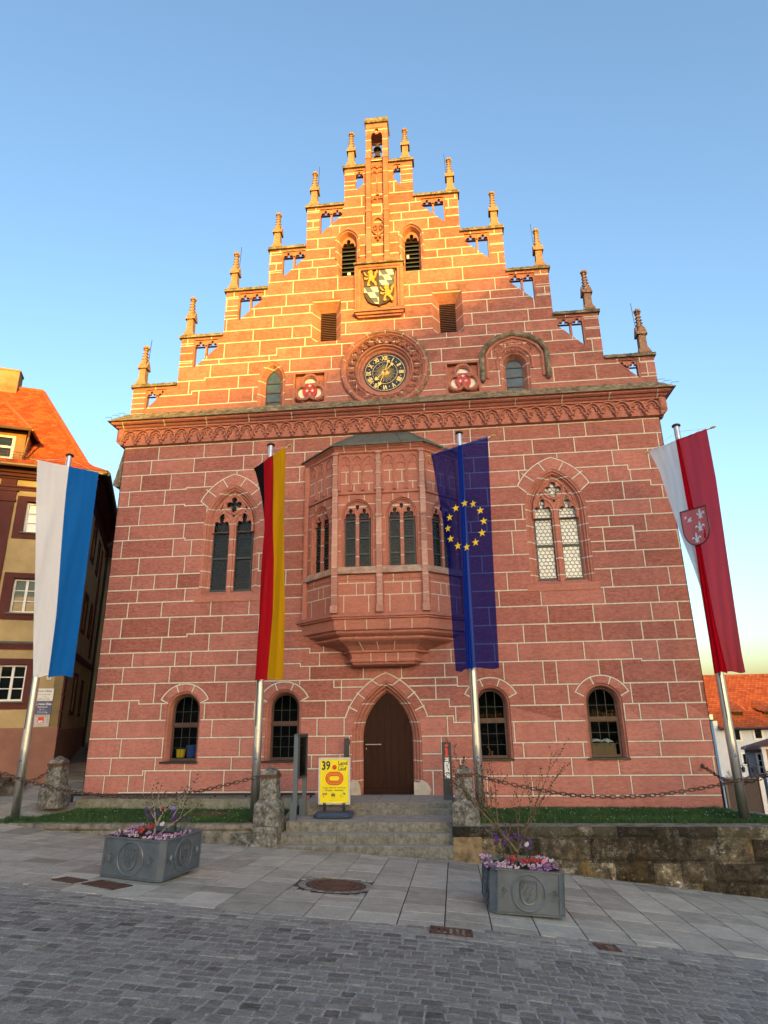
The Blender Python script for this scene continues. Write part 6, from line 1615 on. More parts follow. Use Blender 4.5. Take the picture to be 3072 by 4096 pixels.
def pansy_proto(seed, ma, mb_):
    rr = random.Random(seed); f = MB(); 
    for _ in range(70):
        a, d = rr.uniform(0, 6.28), rr.uniform(0, .085); x, y, z = d*math.cos(a), d*math.sin(a), rr.uniform(.0, .075)
        w = .016; b = rr.uniform(0, 6.28); tx, ty = math.cos(b)*.03, math.sin(b)*.03
        f.add([(x, y, z), (x+tx*.5-ty*.5, y+ty*.5+tx*.5, z+.012), (x+tx*1.1, y+ty*1.1, z+.006), (x+tx*.5+ty*.5, y+ty*.5-tx*.5, z+.012)], [(0, 1, 2, 3)], 0, rr.random())
    p = MB()
    for _ in range(rr.randint(7, 10)):
        a, d = rr.uniform(0, 6.28), rr.uniform(.02, .09); bloom(p, (d*math.cos(a), d*math.sin(a)-.01, rr.uniform(.07, .10)), rr.uniform(.015, .020), 0, 1, rr)
    return f, p, [ma, mb_, M_EYE, M_EYE, M_EYE]
PROTO = []
for sd, ma, mb_, lab in ((1, M_PETL, M_PETP, "lilac"), (2, M_PETW, M_PETL, "pale"), (3, M_PETP, M_PETL, "purple"), (4, M_PETL, M_PETW, "lilac")):
    f, p, mats = pansy_proto(sd, ma, mb_); r = thing("pansy_plant", "proto", "flower"); r.location = (0, 0, -50)
    f.build("foliage", M_LEAF, r, recalc=False); p.build("blossoms", mats, r, recalc=False); PROTO.append((r, lab))
used = set()
def place_pansy(k, pos, label):
    r, lab = PROTO[k]
    o = r if k not in used else copy_tree(r); used.add(k)
    o.location = pos; o.rotation_euler = (0, 0, random.uniform(-.6, .6)); s = random.uniform(.85, 1.1); o.scale = (s, s, s)
    o['label'] = label; o['group'] = "pansies planted round the rims of the planters"
def in_planter(PL, u, v, h=.46):
    x, y, rz = PL; c, s = math.cos(rz), math.sin(rz); px, py = x+u*c-v*s, y+u*s+v*c
    return (px, py, gz(x, y)+.055+h-.075*.75*u)
rp = random.Random(21)
for PL, nm in ((PL1, "left"), (PL2, "right")):
    spots = []
    for u in (-.40, -.27, -.14, .15, .28, .40): spots.append((u, -.36))
    for u in (-.33, -.20, .22, .34, .06): spots.append((u, -.20))
    for v in (-.2, -.02, .16, .32): spots += [(-.42, v), (.42, v)]
    for q, (u, v) in enumerate(spots):
        k = rp.choice((0, 1, 2, 3)); place_pansy(k, in_planter(PL, u+rp.uniform(-.03, .03), v+rp.uniform(-.03, .03)), "small %s pansy flowering among others along the rim of the %s planter" % (("lilac", "pale", "purple", "lilac")[k], nm))
def flower(name, PL, u, v, h, kind, label, seed):
    rr = random.Random(seed); T = thing(name, label, "flower", in_planter(PL, u, v), 0)
    if kind == 'wall':           # tall wallflower: spiky grey-green stems with violet heads
        f = MB(); p = MB()
        for _ in range(6):
            bx, by = rr.uniform(-.07, .07), rr.uniform(-.05, .05); hh = h*rr.uniform(.6, 1.0); top = (bx*1.8, by*1.8, hh); f.tube([(bx*.4, by*.4, 0), (bx, by, hh*.5), top], .004, 4)
            for i in range(18):
                t = rr.uniform(.05, .9); c = Vector((bx*(.4+1.4*t), by*(.4+1.4*t), hh*t)); a = rr.uniform(0, 6.28); d = Vector((math.cos(a)*.05, math.sin(a)*.05, .03))
                w = Vector((-math.sin(a)*.006, math.cos(a)*.006, 0)); f.add([tuple(c-w), tuple(c+w), tuple(c+d*.6+w), tuple(c+d), tuple(c+d*.6-w)], [(0, 1, 2, 3, 4)])
            for i in range(7): bloom(p, (top[0]+rr.uniform(-.028, .028), top[1]+rr.uniform(-.028, .028), hh+rr.uniform(-.04, .03)), .016, 0, 0, rr)
        f.build("stems", simple("grey_green_stems", (.045, .075, .04), .6, var=.3), T, recalc=False); p.build("blossoms", [M_PETV, M_PETV, M_EYE, M_EYE, M_PETV], T, recalc=False)
    elif kind == 'prim':         # primrose: rosette of broad leaves under red heads
        f = MB(); p = MB()
        for i in range(9):
            a = 2*math.pi*i/9+rr.random(); L = rr.uniform(.08, .12); d = Vector((math.cos(a), math.sin(a), .35))*L; w = Vector((-math.sin(a), math.cos(a), 0))*.025
            f.add([(0, 0, 0), tuple(d*.5+w), tuple(d), tuple(d*.5-w)], [(0, 1, 2, 3)])
        for i in range(7): bloom(p, (rr.uniform(-.05, .05), rr.uniform(-.05, .03), h*rr.uniform(.7, 1)), .026, 0, 0, rr)
        f.build("leaves", simple("primrose_leaf", (.09, .14, .02), .5, var=.3), T, recalc=False); p.build("blossoms", [M_PETR, M_PETR, M_EYE, M_EYE, M_EYE], T, recalc=False)
    else:
        f = MB(); p = MB(); f.tube([(0, 0, 0), (.005, -.005, h)], .003, 4); bloom(p, (.005, -.008, h), .034, 0, 0, rr); bloom(p, (.008, -.012, h+.012), .026, 0, 0, rr, Vector((0, -.5, .9)).normalized())
        mm = {'daisy': M_PETW, 'blue': M_PETB, 'pink': M_PETK, 'tulip': M_PETR}[kind]; f.build("stem", M_LEAF, T, recalc=False); p.build("blossom", [mm, mm, M_EYE, M_EYE, M_EYE], T, recalc=False)
flower("wallflower", PL1, -.20, .12, .40, 'wall', "tall violet wallflower left of the bush in the left planter", 1); flower("wallflower", PL1, .30, .20, .38, 'wall', "tall violet wallflower right of the bush in the left planter", 2)
flower("primrose", PL1, -.08, -.22, .15, 'prim', "crimson primrose low at the front middle of left planter", 3); flower("primrose", PL1, -.04, -.05, .2, 'prim', "crimson primrose by the bush's foot in the left planter", 4)
flower("daisy", PL1, .20, -.10, .22, 'daisy', "single white daisy right of the bush in the left planter", 5); flower("blue_pansy", PL1, .17, .2, .40, 'blue', "single light blue blossom right of bush in the left planter", 6); flower("tulip", PL1, -.02, .2, .38, 'tulip', "single red blossom left of bush in the left planter", 7)
flower("wallflower", PL2, -.22, .10, .44, 'wall', "tall violet wallflower left of the bush in the right planter", 8); flower("wallflower", PL2, .22, .25, .36, 'wall', "violet wallflower behind right of the bush in right planter", 9); flower("wallflower", PL2, -.02, .28, .40, 'wall', "violet wallflower behind the bush in the right planter", 15)
flower("primrose", PL2, -.12, -.18, .17, 'prim', "crimson primrose left of centre in the right planter", 10); flower("primrose", PL2, .05, -.25, .18, 'prim', "crimson primrose at the front middle of the right planter", 11); flower("primrose", PL2, .22, -.10, .16, 'prim', "crimson primrose right of the bush in the right planter", 12)
flower("daisy", PL2, .14, .05, .30, 'daisy', "single white daisy right of the bush in the right planter", 13); flower("pink_primrose", PL2, .33, -.12, .12, 'pink', "single bright pink blossom near right rim of the right planter", 14)
# bare witch hazel bushes
def bush(PL, u, v, label, branches, bark, seed, lich=0, sc=1.0):
    T = thing("bare_shrub", label, "shrub", in_planter(PL, u, v, .44), 0, "bare budding shrubs in the planters"); T.scale = (sc, sc, sc); rr = random.Random(seed)
    m = MB(); bud = MB(); fl = MB()
    def grow(p, d, L, r, depth):
        pts = [p]; q = Vector(p); dd = Vector(d).normalized(); n = max(4, int(L/.055))
        for i in range(n):
            dd = (dd+Vector((rr.uniform(-1, 1), rr.uniform(-1, 1), rr.uniform(-.6, .9)))*.075).normalized(); q = q+dd*(L/n); pts.append(tuple(q))
        rad = [max(.0024, r*(1-.72*i/n)) for i in range(n+1)]; rad = [q*1.35 for q in rad]; m.tube(pts, rad, 6 if r > .008 else 4)
        for i in range(2, n+1):
            if depth >= 1 and rr.random() < .75:
                c = Vector(pts[i])+Vector((rr.uniform(-.014, .014), rr.uniform(-.014, .014), rr.uniform(-.01, .014)))
                for k in range(rr.choice((1, 2, 3))): bud.ball(tuple(c+Vector((rr.uniform(-.009, .009), rr.uniform(-.009, .009), rr.uniform(-.009, .009)))), rr.uniform(.008, .012), 5)
            if lich and depth >= 1 and rr.random() < .10:
                for k in range(5): e = Vector((rr.uniform(-1, 1), rr.uniform(-1, 1), rr.uniform(-1, 1))).normalized()*.026; fl.tube([pts[i], tuple(Vector(pts[i])+e)], .0018, 3)
            if depth < 3 and i > n*.25 and rr.random() < (.34 if depth else .26):
                sd = (dd+Vector((rr.uniform(-1, 1), rr.uniform(-1, 1), rr.uniform(-.2, .8)))*.75).normalized(); grow(pts[i], sd, L*rr.uniform(.30, .55), rad[i]*.55, depth+1)
    for p, d, L, r, dp in branches: grow(p, d, L, r, dp)
    m.build("branches", bark, T, recalc=False); tag(bud.build("buds", plain("dark_red_buds", (.045, .014, .010), .7, .3), T, recalc=False), kind="stuff")
    if fl.v: fl.build("withered_blossom", plain("rusty_blossom", (.35, .13, .02), .8, .3), T, recalc=False)
bush(PL1, .02, .0, "bare budding shrub with pale trunk in the left planter", [((0, 0, 0), (.02, 0, 1), .20, .019, 0), ((.01, 0, .19), (.28, 0, .9), .42, .013, 0), ((.01, 0, .19), (-.35, .1, .9), .55, .009, 1), ((.03, 0, .05), (.9, .1, .55), .75, .011, 1), ((.08, 0, .36), (.9, 0, .75), .70, .008, 1), ((.06, 0, .40), (-.30, .1, 1), .42, .007, 1), ((-.05, .02, .3), (-.75, .1, .8), .45, .006, 1), ((.25, .02, .3), (.5, 0, 1), .55, .006, 2)],
     simple("pale_bark", (.26, .22, .17), .85, var=.3, nscale=14, bstr=.4), 4)
bush(PL2, -.06, -.02, "large bare witch hazel shrub with yellow lichened trunk in the right planter", [((0, 0, 0), (.16, 0, .9), .30, .024, 0), ((.06, 0, .29), (-.72, 0, 1), 1.45, .018, 0), ((.06, 0, .29), (.40, 0, 1), .35, .014, 0), ((-.02, .02, .1), (-.10, .1, 1), .75, .012, 1), ((-.30, .0, .82), (-1, .1, .95), 1.0, .010, 1), ((-.16, 0, .60), (-.9, 0, .72), .9, .009, 1), ((.18, .02, .6), (.55, .05, 1), 1.25, .011, 1), ((.22, 0, .62), (.9, 0, 1.0), 1.1, .009, 1), ((-.25, 0, .75), (-.12, 0, 1), .95, .010, 1), ((.1, 0, .45), (.05, .1, 1), .85, .008, 1), ((.3, .0, .8), (.7, 0, .8), .7, .007, 2)],
     simple("lichened_bark", (.12, .092, .045), .85, var=.5, nscale=9, bstr=.5), 9, 1, .80)
# ================================================================== NEIGHBOURING HOUSES
def tile_mat(name, lo, hi, rows, cols):
    m, n, l, b = nodes_of(name)
    tc = n.new("ShaderNodeUVMap") if False else n.new("ShaderNodeAttribute"); tc.attribute_name = "uvw"
    sp = n.new("ShaderNodeSeparateXYZ"); l.new(tc.outputs['Vector'], sp.inputs[0])
    v = mth(n, l, 'MULTIPLY', sp.outputs[1], rows); row = mth(n, l, 'FLOOR', v); fv = mth(n, l, 'FRACT', v)
    u = mth(n, l, 'ADD', mth(n, l, 'MULTIPLY', sp.outputs[0], cols), mth(n, l, 'MULTIPLY', row, .5)); fu = mth(n, l, 'FRACT', u); cu = mth(n, l, 'FLOOR', u)
    cb = n.new("ShaderNodeCombineXYZ"); l.new(cu, cb.inputs[0]); l.new(row, cb.inputs[1])
    wn_ = n.new("ShaderNodeTexWhiteNoise"); wn_.noise_dimensions = '3D'; l.new(cb.outputs[0], wn_.inputs['Vector'])
    c = ramp(n, l, wn_.outputs['Value'], [(0.0, lo), (1.0, hi)])
    st = ramp(n, l, noise_n(n, l, 1.2, 8, .75), [(0.5, (0, 0, 0)), (0.72, (1, 1, 1))]); c = mixc(n, l, mth(n, l, 'MULTIPLY', st, .55), c, tuple(x*.45 for x in lo))
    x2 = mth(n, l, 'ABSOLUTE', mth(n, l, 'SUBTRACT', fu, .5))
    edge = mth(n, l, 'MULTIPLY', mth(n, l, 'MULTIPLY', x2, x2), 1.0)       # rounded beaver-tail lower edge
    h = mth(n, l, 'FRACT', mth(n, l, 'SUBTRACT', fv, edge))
    c = mixc(n, l, mth(n, l, 'MULTIPLY', mth(n, l, 'LESS_THAN', h, .16), .6), c, tuple(x*.35 for x in lo))  # shadow line along each tile row's lower edge painted into the colour
    l.new(c, b.inputs['Base Color']); b.inputs['Roughness'].default_value = .85; b.inputs['Specular IOR Level'].default_value = .2
    bump(n, l, b, mth(n, l, 'SUBTRACT', 1.0, h), 1.0, .09)
    return m
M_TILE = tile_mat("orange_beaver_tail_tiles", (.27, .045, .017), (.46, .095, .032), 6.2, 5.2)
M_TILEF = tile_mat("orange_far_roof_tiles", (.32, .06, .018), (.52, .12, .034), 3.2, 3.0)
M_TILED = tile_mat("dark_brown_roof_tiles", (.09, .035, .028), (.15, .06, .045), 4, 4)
def roof_faces(name, faces, mat, parent, eave_dirs=None):
    """roof planes with metric roof coordinates for the tile pattern; each face: list of points, first two along the eave"""
    me = bpy.data.meshes.new(name); vs = []; fs = []; uv = []
    for f in faces:
        o = len(vs); P = [Vector(p) for p in f]; e = (P[1]-P[0]).normalized(); nrm = (P[1]-P[0]).cross(P[2]-P[0]).normalized(); up = nrm.cross(e)
        if up.z < 0: up = -up
        vs += [tuple(p) for p in P]; uv += [(p.dot(e), p.dot(up), 0) for p in P]; fs.append(tuple(range(o, o+len(P))))
    me.from_pydata(vs, [], fs); me.materials.append(mat); a = me.attributes.new("uvw", 'FLOAT_VECTOR', 'POINT'); a.data.foreach_set('vector', [c for q in uv for c in q])
    at = me.attributes.new('rnd', 'FLOAT', 'FACE'); me.update()
    o = bpy.data.objects.new(name, me); COL.objects.link(o); o.parent = parent; return o
def plaster(name, col, var=.18, spots=None):
    m, n, l, b = nodes_of(name)
    c = ramp(n, l, noise_n(n, l, 1.3, 8, .7), [(.3, tuple(v*(1-var) for v in col)), (.7, tuple(min(1, v*(1+var)) for v in col))])
    if spots: c = mixc(n, l, mth(n, l, 'MULTIPLY', ramp(n, l, noise_n(n, l, 1.5, 12, .8), [(.66, (0, 0, 0)), (.70, (1, 1, 1))]), .8), c, spots)
    l.new(c, b.inputs['Base Color']); b.inputs['Roughness'].default_value = .93; b.inputs['Specular IOR Level'].default_value = .15
    bump(n, l, b, noise_n(n, l, 30, 6, .7), .25, .01); return m
M_OCHRE = plaster("ochre_plaster", (.42, .315, .155), .2, (.52, .46, .36)); M_MAROON = plaster("maroon_painted_trim", (.105, .036, .032), .2, (.30, .22, .19)); M_SALMON = plaster("salmon_plinth_plaster", (.27, .135, .10), .2)
M_DKMAR = plaster("dark_maroon_eaves", (.055, .020, .018), .2)
a25 = R_(25); E1 = Vector((math.cos(a25), math.sin(a25), 0)); E2 = Vector((-math.sin(a25), math.cos(a25), 0)); HP = Vector((-9.9, 1.5, 0))
def HF(u, w, v): p = HP-E1*u+E2*w; return (p.x, p.y, v)         # house front: u to the left, w into the house
def HS(u, w, v): p = HP+E2*u-E1*w; return (p.x, p.y, v)         # house side: u to the back, w into the house
LH = thing("ochre_house", "ochre and maroon corner house with orange tiled hipped roof at far left", "house", (0, 0, 0))
WLEN, DLEN, EZ = 11.0, 7.6, 9.62
FRW = [(1.40, 2.22, 3.66, 1.28), (1.40, 4.81, 6.25, 1.28), (1.40, 7.34, 8.74, 1.28), (3.75, 4.81, 6.25, 1.28), (3.75, 2.22, 3.66, 1.28), (3.75, 7.34, 8.74, 1.28), (6.2, 4.81, 6.25, 1.28), (6.2, 2.22, 3.66, 1.28), (6.2, 7.34, 8.74, 1.28)]
m = MB(HF); holes = []
for c, z0, z1, w in FRW: q = .27; holes.append([(c-w/2+q, z0+.22), (c-w/2+q, z1-.17), (c+w/2-q, z1-.17), (c+w/2-q, z0+.22)])
m.plate([[(-.0, -.3), (WLEN, -.3), (WLEN, EZ-.1), (0, EZ-.1)]]+holes, 0, .25, back=False); m.T = HS
SDW = [(2.9, 1.1, 2.05, 3.42, .0), (5.1, .7, 2.0, 3.3, 0), (2.95, 1.1, 4.80, 6.2, 0), (4.95, .8, 4.85, 6.15, 0), (2.95, 1.1, 7.38, 8.82, 0), (4.95, .8, 7.3, 8.66, 0)]
sh = [[(c-w/2+.16, z0+.14), (c-w/2+.16, z1-.14), (c+w/2-.16, z1-.14), (c+w/2-.16, z0+.14)] for c, w, z0, z1, _ in SDW]
m.plate([[(0, -.3), (DLEN, -.3), (DLEN, EZ-.5), (0, EZ-.1)]]+sh, 0, .25, back=False); m.build("walls", M_OCHRE, LH)
m = MB(HF); m.box(-.03, WLEN, -.035, 0, -.3, 1.70); m.T = HS; m.box(0, DLEN, -.035, 0, -.3, 1.62); m.build("plinth", M_SALMON, LH)
m = MB(HF); m.box(-.02, WLEN, -.07, 0, 4.05, 4.10); m.box(-.02, WLEN, -.05, 0, 3.93, 4.05); m.T = HS; m.box(-.02, DLEN, -.06, 0, 3.85, 4.02); m.build("string_course", M_MAROON, LH)
m = MB(HF); m.add([(-.03, -.085, 4.10), (WLEN, -.085, 4.10), (WLEN, 0, 4.17), (-.03, 0, 4.17)], [(0, 1, 2, 3)]); m.build("flashing", M_COPPER, LH)
m = MB()                                              # main cornice round the corner
for T, L in ((HF, WLEN), (HS, DLEN)):
    m.T = T
    for z0, z1, o in ((8.92, 9.0, .05), (9.0, 9.05, .09), (9.28, 9.34, .10), (9.34, 9.44, .18), (9.44, 9.52, .26), (9.52, 9.58, .34)): m.box(-o, L, -o, 0, z0, z1)
    m.box(-.02, L, -.02, 0, 9.34, 9.5)
m.build("cornice", M_MAROON, LH)
m = MB(HF)
for u in (2.36, 4.9, 7.3): m.box(u-.24, u+.24, -.05, 0, 4.2, 8.55); m.box(u-.28, u+.28, -.09, 0, 8.52, 8.60); m.box(u-.26, u+.26, -.07, 0, 8.6, 8.86); m.box(u-.32, u+.32, -.10, 0, 8.86, 8.93); m.box(u-.22, u+.22, -.06, 0, 9.05, 9.30)
m.T = HS; m.box(.0, .34, -.04, 0, 4.2, 8.9); m.box(6.0, 6.4, -.04, 0, 4.2, 8.6)
for z in (1.9, 2.4, 2.9, 3.4): m.box(0, .42, -.05, 0, z-.23, z+.22)
m.build("pilasters", M_MAROON, LH)
def house_window(parent, T, c, z0, z1, w, q, panes, pale=False, sash=True, curtain=False):
    W_ = bpy.data.objects.new("window", None); COL.objects.link(W_); W_.parent = parent
    f = MB(T); hi = [(c-w/2+q, z0+.22*q/.27), (c-w/2+q, z1-.17*q/.27), (c+w/2-q, z1-.17*q/.27), (c+w/2-q, z0+.22*q/.27)]
    f.plate([[(c-w/2, z0), (c+w/2, z0), (c+w/2, z1), (c-w/2, z1)], hi], -.03, .005, back=False)
    f.loft([[(u, -.03, v) for u, v in hi], [(u, .17, v) for u, v in hi]]); f.build("surround", M_MAROON, W_)
    x0, x1, a, b = hi[0][0], hi[2][0], hi[0][1], hi[1][1]
    g = MB(T); g.box(x0, x1, .165, .17, a, b); g.build("pane", M_GLASSP if pale else M_GLASS, W_)
    if sash:
        s = MB(T); cx = (x0+x1)/2
        for u in (x0+.03, cx, x1-.03): s.box(u-.035 if u == cx else u-.03, u+.035 if u == cx else u+.03, .11, .165, a, b)
        for k in range(panes+1): z = a+.03+(b-a-.06)*k/panes; s.box(x0, x1, .118, .165, z-(.03 if k in (0, panes) else .013), z+(.03 if k in (0, panes) else .013))
        s.build("frame", M_WHITE, W_)
        s = MB(T); s.box(x0-.05, x1+.05, -.09, .05, a-.05, a-.01); s.build("sill", M_SLATE, W_)
    if curtain:
        s = MB(T); zz = b-.52
        pts = [(x0+.05+(x1-x0-.1)*i/40, .150, zz+.03*math.sin(i*1.3)) for i in range(41)]; s.add([(u, w_, v) for u, w_, v in pts]+[(u, .150, b-.06) for u, _, _ in pts], [(i, i+1, 42+i, 41+i) for i in range(40)])
        s.build("lace_curtain", plain("lace", (.13, .17, .155), .9, .3, nscale=40), W_)
for i, (c, z0, z1, w) in enumerate(FRW): house_window(LH, HF, c, z0, z1, w, .27, 3, pale=(z0 > 7), curtain=(4 < z0 < 5))
for c, w, z0, z1, _ in SDW: house_window(LH, HS, c, z0, z1, w, .16, 2, sash=False)
def HR(u, d, z): p = HP-E1*u+E2*d; return (p.x, p.y, z)
ov = .50
eaveL, eaveC, eaveB = HR(WLEN, -ov, EZ), HR(-ov, -ov, EZ), HR(-ov, DLEN, EZ-.02)
RG0, RG1, RB = HR(2.72, 4.0, 14.46), HR(WLEN, 4.0, 14.46), HR(2.72, DLEN, 14.46)
k1, k2, k3 = HR(WLEN, .35, EZ+.55), HR(.25, .35, EZ+.55), HR(.25, DLEN, EZ+.55)
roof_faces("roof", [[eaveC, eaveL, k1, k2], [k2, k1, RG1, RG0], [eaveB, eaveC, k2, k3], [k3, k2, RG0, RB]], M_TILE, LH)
m = MB(); hip = [eaveC, HR(.05, .15, EZ+.36), k2]+[lerp3(k2, RG0, t) for t in (.15, .3, .45, .6, .75, .9, 1)]
for i in range(40):                                   # overlapping ridge tiles along the hip
    t = i/40; n = t*(len(hip)-1); j = int(n); p = lerp3(hip[j], hip[j+1], n-j); n2 = min((i+1.25)/40*(len(hip)-1), len(hip)-1.001); j2 = int(n2); q = lerp3(hip[j2], hip[j2+1], n2-j2)
    m.tube([p, q], [.10, .075], 8, m=0, r=random.random())
for i in range(30): a, b = lerp3(RG0, RG1, i/30), lerp3(RG0, RG1, (i+1.2)/30); m.tube([a, b], [.10, .08], 8)
m.build("ridge_tiles", plain("ridge_tile", (.42, .085, .028), .85, .25), LH)
m = MB(); m.tube([HR(WLEN, -ov-.05, EZ-.02), HR(-ov-.02, -ov-.05, EZ-.02)], .07, 8); m.build("gutter", plain("brown_copper_gutter", (.16, .085, .035), .5, metal=.4), LH)
m = MB(); m.tube([HR(-ov-.05, -ov, EZ-.02), HR(-ov-.05, DLEN, EZ-.05)], .075, 8); m.tube([HR(-ov-.05, DLEN-.4, EZ-.08), HR(-ov+.1, DLEN-.25, EZ-.35), HR(-.12, DLEN-.15, EZ-.6), HR(-.09, DLEN-.15, 5), HR(-.09, DLEN-.15, .2)], .055, 8); m.build("side_gutter", plain("dark_gutter", (.03, .022, .02), .5), LH)
m = MB(); m.add([HR(-ov, -ov, EZ-.03), HR(WLEN, -ov, EZ-.03), HR(WLEN, 0, EZ-.05), HR(0, 0, EZ-.05), HR(0, DLEN, EZ-.05), HR(-ov, DLEN, EZ-.05)], [(0, 1, 2, 3), (0, 3, 4, 5)]); m.build("eaves_soffit", M_DKMAR, LH)
cb = MB(); o = HR(3.95, 4.0, 14.3)
cb.T = lambda u, w, v: HR(3.9+u, 4.0+w, v); cb.box(-.34, .34, -.3, .3, 13.8, 15.05); cb.box(-.37, .37, -.33, .33, 15.05, 15.12); cb.build("chimney", plaster("worn_chimney_render", (.30, .20, .115), .35), LH)
SN = MB()                                              # snow guard
for z in (.0, .10, .20): SN.tube([HR(WLEN, -.22, EZ+.32+z), HR(.35, -.22, EZ+.32+z)], .009, 4)
for i in range(60): u = .35+i*.18; SN.tube([HR(u, -.22, EZ+.28), HR(u, -.22, EZ+.52)], .006, 4)
SN.build("snow_guard", M_RUST, LH)
DM = bpy.data.objects.new("dormer", None); COL.objects.link(DM); DM.parent = LH
def DF(u, w, v): return HR(3.06+u, .12+w, v)
m = MB(DF); m.plate([[(-.92, 9.95), (.92, 9.95), (.92, 11.0), (-.92, 11.0)], [(-.62, 10.02), (-.62, 10.82), (.62, 10.82), (.62, 10.02)]], 0, .1)
m.quad((-.92, 0, 9.95), (-.92, 0, 11.0), (-.92, 1.6, 11.0), (-.92, .3, 9.95)); m.quad((.92, 0, 9.95), (.92, 0, 11.0), (.92, 1.6, 11.0), (.92, .3, 9.95)); m.build("dormer_walls", plain("brown_dormer_wood", (.26, .11, .045), .7, .3), DM)
m = MB(DF); m.box(-.62, .62, .05, .06, 10.02, 10.82); m.build("pane", M_GLASS, DM)
m = MB(DF)
for u in (-.59, 0, .59): m.box(u-.045, u+.045, .0, .06, 10.02, 10.82)
for z in (10.05, 10.42, 10.79): m.box(-.62, .62, .005, .06, z-.035, z+.035)
m.build("frame", M_WHITE, DM)
dl = [HR(3.06+u, d, z) for u, d, z in ((-1.12, -.22, 10.98), (1.12, -.22, 10.98), (1.12, 1.2, 11.1), (0, 2.2, 12.35), (-1.12, 1.2, 11.1), (0, .75, 12.25))]
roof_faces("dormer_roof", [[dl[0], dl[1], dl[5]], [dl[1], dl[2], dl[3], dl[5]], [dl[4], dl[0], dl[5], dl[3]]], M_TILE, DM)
m = MB(); m.tube([dl[0], dl[5]], .07, 6); m.tube([dl[1], dl[5]], .07, 6); m.tube([dl[5], dl[3]], .07, 6); m.build("dormer_hips", plain("ridge_tile", (.42, .085, .028), .85, .25), DM)
m = MB(); m.tube([dl[0], dl[1]], .05, 6); m.tube([HR(3.06-1.06, -.2, 10.95), HR(3.06-1.02, 0, 10.78), HR(3.06-.96, .05, 10.2), HR(3.06-.95, .0, 10.05)], .035, 6); m.tube([dl[0], dl[4]], .05, 6); m.build("dormer_gutter", plain("brown_copper_gutter", (.16, .085, .035), .5, metal=.4), DM)
# steps before the house
HS_ = thing("house_steps", "dark mossy stone steps at the foot of the ochre house", "steps")
for u0, z, w in ((1.25, .50, .9), (.95, .38, 1.3), (.55, .26, 1.7)):
    m = MB(HF); m.box(u0, 5.5, -w, 0, -.3, z); m.build("step", M_TERRACE, HS_)
# signs on the house wall
def wall_sign(name, label, u1, u0, z0, z1, mat, cat="sign"):
    S_ = MB(HF); S_.box(u0, u1, -.03, -.008, z0, z1); o = S_.build(name, mat, None); tag(o, label, cat, "plates on the ochre house wall"); return o, (lambda u, w, v: HF(u0+(u1-u0)/2-u, -.03+w, (z0+z1)/2+v))
o, T = wall_sign("office_sign", "white name plate with black lettering, topmost plate on the ochre house", .69, .215, 2.45, 2.80, M_WHITE)
t = MB(T); put_text(t, "Karin Übler", 0, .10, -.003, .082, bold=.001); put_text(t, "Steuerbevollmächtigte", 0, .01, -.003, .042, xs=.95); put_text(t, "Tel. 4286", 0, -.05, -.003, .03); put_text(t, "Eingang um die Ecke", 0, -.10, -.003, .034); t.box(-.14, .14, -.0035, 0, -.142, -.136); t.prism([(-.16, -.139), (-.135, -.128), (-.135, -.150)], -.004, 0); t.prism([(.16, -.139), (.135, -.128), (.135, -.150)], -.004, 0)
t.build("lettering", M_BLACK, o)
o, T = wall_sign("office_sign", "blue name plate with white lettering, middle plate on the ochre house", .69, .215, 2.07, 2.435, plain("sign_blue", (.01, .045, .17), .4))
t = MB(T); put_text(t, "Dr. Heiko Übler", 0, .10, -.003, .074, xs=.95, bold=.002); put_text(t, "Rechtsanwalt", 0, .02, -.003, .048, bold=.001); put_text(t, "2331", .03, -.045, -.003, .034); t.ball((-.055, -.003, -.045), .017, 6, sq=(1.3, .2, .7)); put_text(t, "Eingang um die Ecke", 0, -.095, -.003, .030); t.box(-.13, .12, -.0035, 0, -.146, -.138); t.prism([(.15, -.142), (.115, -.128), (.115, -.156)], -.004, 0)
t.build("lettering", M_WHITE, o)
o, T = wall_sign("party_sign", "grey plate with a red square logo, lowest plate on the ochre house", .68, .225, 1.725, 2.045, plain("sign_grey", (.42, .43, .44), .45))
t = MB(T); t.box(-.08, .08, -.004, 0, -.055, .105); t.build("red_square", plain("logo_red", (.58, .004, .012), .45), o)
t = MB(T); put_text(t, "SPD", 0, -.022, -.006, .066, bold=.005); t.build("logo_letters", M_WHITE, o)
t = MB(T); put_text(t, "Bürgerbüro", 0, -.098, -.003, .036); t.box(.175, .181, -.003, 0, -.11, .125); t.box(-.12, .181, -.003, 0, .119, .125); t.prism([(-.15, .122), (-.115, .136), (-.115, .108)], -.003, 0); t.build("lettering", plain("dark_red_print", (.20, .01, .02), .5), o)
o, T = wall_sign("house_number", "small white house number plate above the name plates", .455, .34, 3.06, 3.155, M_WHITE); t = MB(T); put_text(t, "24", 0, 0, -.003, .08, bold=.002); t.build("digits", plain("sign_blue", (.01, .045, .17), .4), o)
# ochre building further back in the alley
AB = thing("alley_house", "plain dark ochre house further back along the narrow alley", "house")
def AF(u, w, v): p = Vector((-13.0, 9.5, 0))+E1*u+E2*w; return (p.x, p.y, v)
m = MB(AF); m.box(-3, 5.6, 0, 6, -1, 8.9); m.build("walls", M_OCHRE, AB); m = MB(AF); m.prism([(-3.2, 8.9), (5.9, 8.9), (1.2, 12.2)], -.2, 6.2); m.build("roof", M_TILED, AB)

